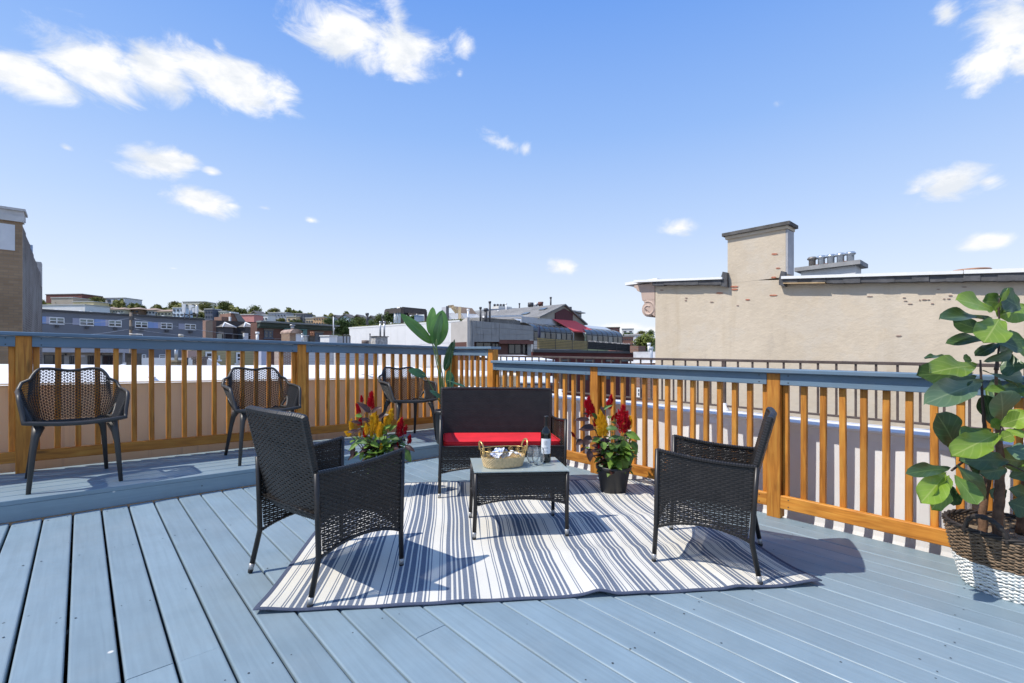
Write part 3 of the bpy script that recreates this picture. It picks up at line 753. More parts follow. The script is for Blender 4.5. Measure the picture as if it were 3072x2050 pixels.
def tumbler(pos, label):
    mb = MB()
    outer = [(.004, 0), (.020, .0005), (.026, .004), (.034, .018), (.0395, .036), (.0405, .050), (.038, .072), (.0335, .098), (.0315, .108)]
    inner = [(.0300, .108), (.0322, .098), (.0367, .072), (.0392, .050), (.0380, .036), (.031, .018), (.020, .008), (.003, .007)]
    mb.lathe(outer + inner, 30, capt=True)
    o = mb.build('wine_glass', M['clear'], None, True, world=tabM @ Matrix.Translation((*pos, TOPZ))); tag(o, label, 'glass', 'stemless glasses on the table')
tumbler((-.105, -.035), 'stemless wine glass beside the wine bottle, farther from the table front'); tumbler((-.128, .035), 'stemless wine glass in front of the wine bottle, nearer the table front')
# ---- gold basket
M['gold'] = plain('gold_wire', (.62, .42, .16), .32, .12, 30, metal=.75)
M['goldw'] = plain('gold_wicker', (.62, .47, .26), .42, .22, 60, spec=.5)
basM = tabM @ Matrix.Translation((.10, .045, TOPZ)) @ Matrix.Rotation(R(16), 4, 'Z')
bas = thing('gold_basket', 'gold wicker basket with wire flower rim and two loop handles on the table', 'basket', basM)
BX, BY = .142, .088
def oval(a, k=1.0): 
    ce = lambda x, e: math.copysign(abs(x) ** e, x)
    return Vector((BX * k * ce(math.cos(a), .8), BY * k * ce(math.sin(a), .8), 0))
mb = MB(); NR = 9
for r in range(NR):
    z = .006 + r * .0068; k = .86 + .12 * r / NR
    pts = []
    for i in range(132):
        a = 2 * math.pi * i / 132
        pts.append(oval(a, k + .018 * math.sin(33 * a + math.pi * r)) + EZ * z)
    mb.tube(pts, .0036, 6, closed=True)
for i in range(33):
    a = 2 * math.pi * (i + .5) / 33
    mb.tube([oval(a, .86) + EZ * .002, oval(a, .985) + EZ * .068], .002, 5)
mb.build('woven_body', M['goldw'], bas, True)
mb = MB(); mb.add([oval(2 * math.pi * i / 40, .86) + EZ * .003 for i in range(40)], [tuple(range(40))]); mb.build('base', M['goldw'], bas)
mb = MB()
for (z, k, r) in ((.068, .99, .0022), (.106, 1.04, .0026)):
    mb.tube([oval(2 * math.pi * i / 80, k) + EZ * z for i in range(80)], r, 6, closed=True)
mb.build('rim_wire', M['gold'], bas, True)
for i in range(14):
    a = 2 * math.pi * i / 14 + .12; c = oval(a, 1.015) + EZ * .087; tg = (oval(a + .02) - oval(a - .02)).normalized()
    f = MB()
    for k in range(6):
        b = 2 * math.pi * k / 6; cc = c + tg * (.0098 * math.cos(b)) + EZ * (.0098 * math.sin(b))
        f.tube([cc + tg * (.0055 * math.cos(t)) + EZ * (.0055 * math.sin(t)) for t in [2 * math.pi * j / 10 for j in range(10)]], .0011, 4, closed=True)
    f.build('wire_flower', M['gold'], bas, True)
for sg in (-1, 1):
    h = MB(); b0 = Vector((sg * BX * 1.02, 0, .105))
    pts = [b0 + Vector((0, -.038 * math.cos(t), 0)) + EZ * (.056 * math.sin(t) ** .7 if math.sin(t) > 0 else 0) + Vector((sg * .012 * math.sin(t), 0, 0)) for t in [math.pi * j / 22 for j in range(23)]]
    pts += [pts[-1] + Vector((0, -.010 + .010 * math.cos(t), -.012 * math.sin(t))) * 1.2 for t in [.4 * j for j in range(1, 12)]]
    h.tube(pts, .0052, 7); h.build('handle', M['gold'], bas, True)
# napkins in the basket
m, n, l, bs = new_mat('blue_print_cloth'); f = noise(n, l, 60, 5, .6); l.new(ramp(n, l, f, [(.45, (.75, .76, .78)), (.56, (.13, .21, .45))]), bs.inputs['Base Color']); bs.inputs['Roughness'].default_value = .8
M['bluecloth'] = m
M['whitecloth'] = plain('white_cloth', (.74, .75, .77), .85, .06, 40, .2, 90)
def napkin(mat, base, w, d, pk, rz, label):
    rn = random.Random(int(w * 1000))
    def f(u, v):
        x = (u - .5) * w; y = (v - .5) * d
        z = pk * max(0, 1 - abs(u - .4) * 2.0) * (.6 + .4 * v) + .006 * math.sin(u * 19 + v * 5) + .004 * math.sin(v * 23)
        return Vector((x, y, z))
    mb = MB(); mb.grid(f, 14, 10); mb.grid(lambda u, v: f(u, v) - EZ * .003, 14, 10, flip=True)
    o = mb.build('folded_napkin', mat, None, True, world=basM @ Matrix.Translation(base) @ Matrix.Rotation(R(rz), 4, 'Z')); tag(o, label, 'napkin')
napkin(M['bluecloth'], (.03, .0, .068), .10, .09, .056, 20, 'blue and white patterned napkin standing peaked in the gold basket')
napkin(M['whitecloth'], (-.045, .012, .062), .125, .085, .036, -12, 'white napkin folded flat in the gold basket')
# ---- charcoal net armchairs
def net_chair(name, label, world, group):
    t = thing(name, label, 'armchair', world, group)
    def uplan(s, hw, yb, yf):       # horseshoe in plan, s from 0 (front of one arm) round the back to 1
        rr = min(hw, .17); Ls = yf - (yb + rr); La = math.pi / 2 * rr; Lb = 2 * (hw - rr)
        tot = 2 * Ls + 2 * La + Lb; d = s * tot
        if d < Ls: return Vector((-hw, yf - d, 0))
        d -= Ls
        if d < La: a = d / rr; return Vector((-hw + rr - rr * math.cos(a), yb + rr - rr * math.sin(a), 0))
        d -= La
        if d < Lb: return Vector((-hw + rr + d, yb, 0))
        d -= Lb
        if d < La: a = d / rr; return Vector((hw - rr + rr * math.sin(a), yb + rr - rr * math.cos(a), 0))
        d -= La
        return Vector((hw, yb + rr + d, 0))
    def sm(x, a, b): k = max(0, min(1, (x - a) / (b - a))); return k * k * (3 - 2 * k)
    def ztop(s):
        e = min(s, 1 - s)
        z = .46 + .175 * sm(e, 0, .075) ** .8 + .012 * sm(e, .06, .2)
        z += .155 * sm(e, .25, .375)
        z -= .016 * sm(e, .40, .5)
        return z
    def pos(s, tt):
        pb = uplan(s, .205, -.205, .215); pt = uplan(s, .285, -.285, .235)
        e = min(s, 1 - s)
        zb = .425 + .018 * sm(e, .12, 0)
        k = tt ** .85
        p = pb.lerp(pt, k * (.72 + .28 * sm(ztop(s), .46, .64)))
        # the back is narrower at the top than the arms
        if s > .3 and s < .7: p.x *= 1 - .13 * sm(tt, .45, 1)
        return Vector((p.x, p.y, zb + (ztop(s) - zb) * tt))
    NS, NT = 76, 17
    def lat(i, j):
        s = i / NS; tt = (j + .5 * (i % 2)) / NT
        return pos(s, max(0, min(1, tt)))
    mb = MB(); idx = {}
    for i in range(NS + 1):
        for j in range(NT + 1): idx[i, j] = len(mb.v); mb.v.append(tuple(lat(i, j)))
    def hole(i, j):
        s = i / NS; tt = j / NT; e = min(s, 1 - s)
        return abs(e - .235) < .052 - .06 * max(0, tt - .1) and .06 < tt < .52
    for i in range(NS):
        for j in range(NT):
            if i % 2 == 0: tris = [(idx[i, j], idx[i + 1, j], idx[i, j + 1]), (idx[i, j + 1], idx[i + 1, j], idx[i + 1, j + 1])]
            else: tris = [(idx[i, j], idx[i + 1, j], idx[i + 1, j + 1]), (idx[i, j], idx[i + 1, j + 1], idx[i, j + 1])]
            if hole(i + .5, j + .5): continue
            for tr in tris: mb.f.append(tr); mb.m.append(0)
    o = mb.build('net_shell', M['net'], t)
    md = o.modifiers.new('net', 'WIREFRAME'); md.thickness = .0084; md.use_replace = True; md.use_even_offset = False
    # seat lattice
    mb = MB(); NX, NY = 26, 22; idx = {}
    for j in range(NY + 1):
        y = -.19 + (.245 + .19) * j / NY
        hw = .205 if y > -.035 else .035 + math.sqrt(max(0, .17 ** 2 - (y + .035) ** 2))
        for i in range(NX + 1):
            x = -hw + 2 * hw * max(0, min(1, (i + (.5 if j % 2 else 0)) / NX)); idx[i, j] = len(mb.v)
            mb.v.append((x, y, .427 - .012 * (1 - (x / .21) ** 2) * (1 - (y / .25) ** 2) + .01 * sm(y, .1, .245)))
    for j in range(NY):
        for i in range(NX):
            if j % 2 == 0: tris = [(idx[i, j], idx[i + 1, j], idx[i, j + 1]), (idx[i + 1, j], idx[i + 1, j + 1], idx[i, j + 1])]
            else: tris = [(idx[i, j], idx[i + 1, j], idx[i + 1, j + 1]), (idx[i, j], idx[i + 1, j + 1], idx[i, j + 1])]
            for tr in tris: mb.f.append(tr); mb.m.append(0)
    o = mb.build('seat', M['net'], t)
    md = o.modifiers.new('net', 'WIREFRAME'); md.thickness = .008; md.use_replace = True; md.use_even_offset = False
    # rim, all round: arms, back and the front lip of the seat
    rim = [pos(i / 80, 1.0) for i in range(81)]
    a, b = rim[-1], rim[0]
    lip = [a.lerp(b, k / 16) + Vector((0, .035 * math.sin(math.pi * k / 16), -.018 * math.sin(math.pi * k / 16))) for k in range(1, 16)]
    mb = MB(); mb.tube(rim + lip, .011, 8, closed=True, flat=1.3); mb.build('rim', M['net'], t, True)
    for side in (0, 1):
        cs = [(.185, .08), (.285, .08), (.262, .3), (.235, .5), (.205, .3)]
        ring = []
        for k in range(len(cs)):
            s0, t0 = cs[k]; s1, t1 = cs[(k + 1) % len(cs)]
            for z in range(5): ss = s0 + (s1 - s0) * z / 5; ring.append(pos(ss if side == 0 else 1 - ss, t0 + (t1 - t0) * z / 5))
        mb = MB(); mb.tube(ring, .011, 6, closed=True); mb.build('hand_hole', M['net'], t, True)
    for sx in (-1, 1):
        mb = MB(); mb.tube([(sx * .19, .19, .425), (sx * .205, .215, .36), (sx * .215, .235, .28), (sx * .235, .272, 0)], [.033, .022, .0175, .0125], 10); mb.build('leg', M['net'], t, True)
        mb = MB(); mb.tube([(sx * .165, -.15, .425), (sx * .185, -.185, .36), (sx * .195, -.205, .28), (sx * .222, -.27, 0)], [.033, .022, .0175, .0125], 10); mb.build('leg', M['net'], t, True)
    return t
GN = 'charcoal net armchairs on the platform'
nc = net_chair('net_armchair', 'charcoal perforated plastic armchair on the platform beside the leftmost railing post', place_m(-3.20, 3.425, STEP, Vector((.74, -.67))), GN)
for (x, y, f, lb) in ((-2.298, 4.30, (.687, -.727), 'charcoal perforated plastic armchair on the platform, middle one of three, behind the wicker chair back'),
                      (-1.205, 5.395, (.60, -.80), 'charcoal perforated plastic armchair on the platform beside the tall potted plant, farthest of three')):
    c = copy_tree(nc); c.matrix_basis = place_m(x, y, STEP, Vector(f)); c['label'] = lb
# ---- the rug
m1, n, l, bs = new_mat('rug_cream')
def rugmat(name, c1, c2):
    m, n, l, bs = new_mat(name)
    f = noise(n, l, 9, 6, .8, (40, 22, 1)); f2 = noise(n, l, 2.5, 4, .5)
    o = ramp(n, l, f, [(.38, c1), (.62, c2)]); o = mixc(n, l, 1.0, o, ramp(n, l, f2, [(.3, .92), (.7, 1.04)]), 'MULTIPLY')
    l.new(o, bs.inputs['Base Color']); bs.inputs['Roughness'].default_value = .92; bs.inputs['Specular IOR Level'].default_value = .15
    tc = n.new('ShaderNodeTexCoord'); w = n.new('ShaderNodeTexWave'); w.bands_direction = 'Y'; w.inputs['Scale'].default_value = 70; l.new(tc.outputs['Object'], w.inputs['Vector'])
    bump(n, l, bs, w.outputs['Fac'], .35, .002); return m
rugm = [rugmat('rug_cream2', (.64, .61, .53), (.82, .79, .70)), rugmat('rug_blue', (.085, .11, .16), (.24, .275, .335)), rugmat('rug_navy', (.045, .06, .10), (.11, .13, .19))]
bpy.data.materials.remove(m1)
RL, RW = 2.63, 2.0
rnr = random.Random(21)
seq = []          # (width, colour)
motifs = [[(.040, 0), (.006, 1), (.010, 0), (.006, 1), (.026, 0)], [(.030, 1), (.011, 0), (.034, 1), (.012, 0), (.009, 1), (.011, 0)], [(.034, 1), (.010, 0), (.012, 1), (.014, 0), (.007, 1), (.012, 0)], [(.024, 0), (.007, 1), (.008, 0), (.007, 1), (.022, 0), (.022, 1), (.012, 0)], [(.055, 0), (.007, 1), (.014, 0)], [(.030, 1), (.014, 0), (.018, 1), (.013, 0), (.018, 1), (.013, 0)]]
x = .022; seq.append((.022, 2))
order = [0, 3, 1, 0, 2, 5, 4, 3, 1, 2, 0, 5, 1, 4, 0, 1, 3, 2, 5, 0, 4, 1, 2, 3, 5, 0, 1, 4, 2, 3, 0, 5]
k = 0
while x < RL - .03:
    for (w, c) in motifs[order[k % len(order)]]:
        w *= .78 if c else .72
        if x + w > RL - .022: break
        seq.append((w, c)); x += w
    else:
        k += 1; continue
    break
seq.append((RL - .022 - x, 0)); seq.append((.022, 2))
NV = 60
ys = [0, .018] + [.018 + (RW - .036) * i / NV for i in range(1, NV)] + [RW - .018, RW]
def rz(x, y):
    h = .0
    for (yc, w, a) in ((.50, .05, .010), (1.02, .05, .009), (1.5, .05, .008)):          # fold lines across
        if x > .5: h += a * math.exp(-((y - yc - .03 * math.sin(x * 3)) / w) ** 2) * min(1, (x - .5) * 1.2)
    h += .020 * math.exp(-((x - 1.50 - .25 * y) / .06) ** 2) * math.exp(-(y / .55) ** 2)
    h += .008 * math.exp(-((x - 2.18 - .1 * y) / .05) ** 2) * math.exp(-(y / .5) ** 2)
    h += .0016 * (1 + math.sin(x * 9 + y * 4)) + .0018 * (1 + math.sin(x * 23 + 3 * math.sin(y * 5))) * math.exp(-(y / .12) ** 2)
    h += .022 * math.exp(-((x - RL) ** 2 + y ** 2) / .018) + .012 * math.exp(-(x ** 2 + y ** 2) / .01)
    return h
mb = MB(); xs = [0]; cc = []
for (w, c) in seq:
    nsub = 2 if w > .03 else 1
    for s in range(nsub): xs.append(xs[-1] + w / nsub); cc.append(c)
def rshift(x, y):   # the stripes waver where the folds are
    return x + .010 * math.sin(y * 6 + x * 1.5) * min(1, y) * (1 if x > 1 else .4)
for y in ys:
    for x in xs:
        xx = rshift(x, y) if 0 < y < RW else x
        mb.v.append((xx, y, RUG_T + rz(x, y)))
nx = len(xs)
for j in range(len(ys) - 1):
    for i in range(nx - 1):
        a = j * nx + i; mb.f.append((a, a + 1, a + nx + 1, a + nx))
        mb.m.append(2 if j in (0, len(ys) - 2) else cc[i])
base = len(mb.v)
edge = [i for i in range(nx)] + [j * nx + nx - 1 for j in range(1, len(ys))] + [(len(ys) - 1) * nx + i for i in range(nx - 2, -1, -1)] + [j * nx for j in range(len(ys) - 2, 0, -1)]
for e in edge: v = mb.v[e]; mb.v.append((v[0], v[1], v[2] - .005))
ne = len(edge)
for i in range(ne): mb.f.append((edge[i], base + i, base + (i + 1) % ne, edge[(i + 1) % ne])); mb.m.append(2)
rv = Vector((2.603, .350)).normalized()
ang = math.atan2(rv.y, rv.x)
rugM = Matrix.Translation((-1.082, 1.962, dz(-1.082, 0, .0015))) @ TILT @ Matrix.Rotation(ang, 4, 'Z')
rug = mb.build('striped_rug', rugm, None, True, world=rugM); tag(rug, 'cream and navy striped flatweave rug with folds lying on the deck', 'rug')
# ================================================================ PLANTS
def leaf_mat(name, dark, light, vein, rough=.38, nv=7.0, vein_amt=.6, rnd_amt=.35, trans=.0, back=None):
    m, n, l, bs = new_mat(name)
    uv = n.new('ShaderNodeUVMap'); uv.uv_map = 'UVMap'
    sx = n.new('ShaderNodeSeparateXYZ'); l.new(uv.outputs[0], sx.inputs[0])
    def math_(op, a, b=None):
        k = n.new('ShaderNodeMath'); k.operation = op
        for i, x in enumerate((a, b)):
            if x is None: continue
            if isinstance(x, (int, float)): k.inputs[i].default_value = x
            else: l.new(x, k.inputs[i])
        return k.outputs[0]
    ay = math_('ABSOLUTE', sx.outputs['Y'])
    mid = ramp(n, l, ay, [(.0, 1.0), (.035, .8), (.07, 0.0)])
    ph = math_('SUBTRACT', sx.outputs['X'], math_('MULTIPLY', ay, .34))
    fr = math_('FRACT', math_('MULTIPLY', ph, nv))
    side = ramp(n, l, math_('ABSOLUTE', math_('SUBTRACT', fr, .5)), [(.0, .42), (.07, .2), (.12, 0.0)])
    v = math_('MAXIMUM', mid, side)
    f = noise(n, l, 5, 4, .6)
    base = ramp(n, l, f, [(.3, dark), (.7, light)])
    oi = n.new('ShaderNodeObjectInfo')
    base = mixc(n, l, 1.0, base, ramp(n, l, oi.outputs['Random'], [(0, 1 - rnd_amt), (1, 1.05)]), 'MULTIPLY')
    o = mixc(n, l, math_('MULTIPLY', v, vein_amt), base, vein)
    l.new(o, bs.inputs['Base Color']); bs.inputs['Roughness'].default_value = rough; bs.inputs['Specular IOR Level'].default_value = .5
    if trans:
        out = n['Material Output']; tr = n.new('ShaderNodeBsdfTranslucent'); l.new(o, tr.inputs['Color'])
        ms = n.new('ShaderNodeMixShader'); ms.inputs[0].default_value = trans; l.new(bs.outputs[0], ms.inputs[1]); l.new(tr.outputs[0], ms.inputs[2]); l.new(ms.outputs[0], out.inputs['Surface'])
    bump(n, l, bs, v, -.35, .004)
    return m
def leaf_mesh(name, mat, L, Wd, shape, droop=.1, cup=.15, wave=.0, nl=12, nw=6, seed=0, fold=0.0, waven=4):
    rn = random.Random(seed); ph = rn.uniform(0, 6)
    mb = MB()
    def prof(t):
        if shape == 'fiddle':
            if t > .6: return max(0, 1 - ((t - .6) / .4) ** 2.3) ** .5
            k = t / .6; return (.16 + .84 * (k * k * (3 - 2 * k)) ** .8) * (1 - .10 * math.exp(-((t - .36) / .12) ** 2)) * min(1, t * 14)
        if shape == 'lance': return max(0, math.sin(math.pi * t ** .8)) ** .9
        if shape == 'paddle': return max(0, math.sin(math.pi * t ** .92)) ** .62
        return math.sin(math.pi * t)
    uvs = []
    for j in range(nl + 1):
        t = j / nl
        w = Wd / 2 * prof(t) + .0008
        for i in range(nw + 1):
            s = -1 + 2 * i / nw
            z = -droop * L * t * t + cup * w * s * s * 1.0 + fold * w * abs(s) + wave * Wd * math.sin(t * waven * math.pi + ph + (1.5 if s > 0 else 0)) * s * s
            mb.v.append((L * t, w * s, z)); uvs.append((t, s))
    for j in range(nl):
        for i in range(nw):
            a = j * (nw + 1) + i; mb.f.append((a, a + 1, a + nw + 2, a + nw + 1)); mb.m.append(0)
    me = mb.mesh(name, mat, True)
    uv = me.uv_layers.new(name='UVMap')
    for lp in me.loops: uv.data[lp.index].uv = uvs[lp.vertex_index]
    return me
def leaf_place(me, base, tip, nrm, parent, L0, name='leaf', wscale=1.0):
    base, tip = Vector(base), Vector(tip)
    x = tip - base; L = x.length; x.normalize(); z = Vector(nrm); z = (z - x * z.dot(x)).normalized(); y = z.cross(x)
    m = Matrix((x * (L / L0), y * (L / L0) * wscale, z * (L / L0))).transposed().to_4x4(); m.translation = base
    return link(name, me, parent, m)
# ---------------------------------------------------------------- fiddle leaf fig in its basket
FX, FY = 2.475, 2.315
bkM = place_m(FX, FY, 0, Vector((0, 1)))
bk = thing('planter_basket', 'round two tone willow basket, brown above and white below, holding the fig tree', 'basket', bkM)
M['willow'] = plain('brown_willow', (.17, .115, .07), .6, .5, 25, spec=.4)
M['willow_w'] = plain('white_willow', (.78, .74, .69), .6, .10, 25)
M['willow_d'] = plain('dark_willow', (.028, .022, .018), .6, .4, 25)
def bprof(z): t = z / .30; return .182 + .078 * t ** .85 
def wov(z0, z1, mat, name, seed):
    mb = MB(); rn = random.Random(seed); z = z0; r = 0
    while z < z1:
        rad = rn.uniform(.0046, .0062); amp = .0065; pts = []; n0 = 34; o = rn.uniform(-.3, .3) * .2; wob = rn.uniform(0, 6)
        for i in range(n0 * 4):
            a = 2 * math.pi * i / (n0 * 4); rr = bprof(z) + amp * math.sin(n0 * a + math.pi * r)
            pts.append((rr * math.cos(a), rr * math.sin(a), z + .0028 * math.sin(3 * a + wob) + .0016 * math.sin(n0 * a * .5)))
        mb.tube(pts, rad, 6, closed=True); z += rad * 1.5; r += 1
    return mb.build(name, mat, bk, True)
wov(.006, .142, M['willow_w'], 'white_weave', 2); wov(.146, .292, M['willow'], 'brown_weave', 3)
mb = MB()
for i in range(34):
    a = 2 * math.pi * (i + .5) / 34
    mb.tube([((bprof(z) - .003) * math.cos(a), (bprof(z) - .003) * math.sin(a), z) for z in (.003, .1, .2, .302)], .004, 5)
mb.build('upright_rod', M['willow'], bk, True)
mb = MB()
for ph in (0, 2.1, 4.2):
    mb.tube([((bprof(.30) + .007 * math.cos(11 * a + ph)) * math.cos(a), (bprof(.30) + .007 * math.cos(11 * a + ph)) * math.sin(a), .302 + .007 * math.sin(11 * a + ph)) for a in [2 * math.pi * i / 120 for i in range(120)]], .0062, 6, closed=True)
mb.build('rim', M['willow_d'], bk, True)
mb = MB(); mb.lathe([(.215, .145), (.250, .285), (.254, .30)], 40, capb=False); mb.build('liner', M['willow_d'], bk, True)
mb = MB(); mb.lathe([(.178, .004), (.198, .07), (.2149, .1449)], 40, capb=True); mb.build('white_liner', M['willow_w'], bk, True)
for a0 in (R(200), R(20)):
    mb = MB()
    for ph in (0, math.pi):
        pts = []
        for k in range(25):
            t = math.pi * k / 24; a = a0 + .30 * math.cos(t); rr = .262 + .015 * math.sin(t)
            pts.append(Vector((rr * math.cos(a), rr * math.sin(a), .285 + .10 * math.sin(t))) + Vector((.005 * math.cos(9 * t + ph), 0, .005 * math.sin(9 * t + ph))))
        mb.tube(pts, .0085, 7)
    mb.build('handle', M['willow_d'], bk, True)
fig = thing('fig_tree', 'artificial fiddle leaf fig with broad glossy leaves standing in the willow basket', 'potted plant', bkM)
mb = MB()
def soilf(u, v):
    a = 2 * math.pi * u; r = .238 * v
    return Vector((r * math.cos(a), r * math.sin(a), .235 + .012 * math.sin(9 * a) * v * (1 - v) + .02 * (1 - v) + .004 * math.sin(r * 140 + a * 7)))
mb.grid(soilf, 40, 9, flip=True); mb.build('coir_soil', M['soil'], fig, True)
def trunkpts(pxs): return [PX(u, v, y) for (u, v, y) in pxs]
def woodtube(pts, rads, name, mat=None, n=9):
    mb = MB(); P = [Vector(p) for p in pts]; out = []; rr = []; rn = random.Random(len(pts) * 7 + int(P[0].x * 100))
    for i in range(len(P) - 1):
        for k in range(6):
            t = k / 6; out.append(P[i].lerp(P[i + 1], t) + Vector((rn.uniform(-1, 1), rn.uniform(-1, 1), 0)) * rads[i] * .12); rr.append((rads[i] * (1 - t) + rads[i + 1] * t) * rn.uniform(.92, 1.06))
    out.append(P[-1]); rr.append(rads[-1])
    mb.tube(out, rr, n); return mb.build(name, mat or M['bark'], fig, True, world=Matrix())
woodtube(trunkpts([(2996, 1640, 2.28), (2994, 1560, 2.29), (2999, 1470, 2.31), (3002, 1390, 2.32), (2990, 1250, 2.34), (2988, 1110, 2.35)]), [.027, .021, .020, .017, .009, .006], 'trunk')
woodtube(trunkpts([(2948, 1618, 2.36), (2948, 1540, 2.37), (2962, 1440, 2.38), (2975, 1380, 2.38)]), [.019, .017, .016, .012], 'trunk')
woodtube(trunkpts([(3060, 1600, 2.40), (3075, 1450, 2.40), (3085, 1300, 2.42)]), [.018, .015, .01], 'trunk')
M['stem'] = plain('fig_stem', (.05, .03, .022), .6, .2, 20)
woodtube(trunkpts([(2955, 1290, 2.30), (2948, 1210, 2.29), (2943, 1130, 2.28), (2941, 1080, 2.28)]), [.009, .006, .005, .004], 'stem', M['stem'], 6)
woodtube(trunkpts([(2988, 1110, 2.35), (2995, 1060, 2.35), (3000, 1000, 2.35), (2996, 930, 2.34), (2999, 895, 2.34)]), [.010, .0045, .004, .004, .003], 'stem', M['stem'], 6)
woodtube(trunkpts([(2975, 1400, 2.37), (2925, 1380, 2.33), (2890, 1385, 2.28), (2855, 1412, 2.22)]), [.009, .007, .006, .005], 'stem', M['stem'], 6)
woodtube(trunkpts([(3000, 1392, 2.32), (3030, 1395, 2.30), (3072, 1415, 2.28)]), [.006, .004, .003], 'stem', M['stem'], 6)
woodtube(trunkpts([(2990, 1250, 2.34), (3010, 1290, 2.30), (3002, 1300, 2.27)]), [.006, .004, .003], 'stem', M['stem'], 6)
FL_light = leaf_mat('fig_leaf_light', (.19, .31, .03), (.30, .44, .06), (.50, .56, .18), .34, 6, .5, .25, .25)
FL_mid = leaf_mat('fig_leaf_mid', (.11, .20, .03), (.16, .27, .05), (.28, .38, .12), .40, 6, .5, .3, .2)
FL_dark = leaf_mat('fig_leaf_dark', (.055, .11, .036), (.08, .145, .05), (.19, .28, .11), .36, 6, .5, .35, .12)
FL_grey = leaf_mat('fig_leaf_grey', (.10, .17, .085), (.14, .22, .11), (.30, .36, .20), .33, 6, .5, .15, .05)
fmesh = {}
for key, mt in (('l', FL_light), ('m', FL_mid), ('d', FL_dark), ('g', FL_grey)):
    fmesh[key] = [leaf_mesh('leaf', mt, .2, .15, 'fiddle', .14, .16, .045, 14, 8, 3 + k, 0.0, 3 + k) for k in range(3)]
def z7(x, y): return 2740 + x * .2933, 840 + y * .2933
def z8(x, y): return 2720 + x * .2296, 1200 + y * .2296
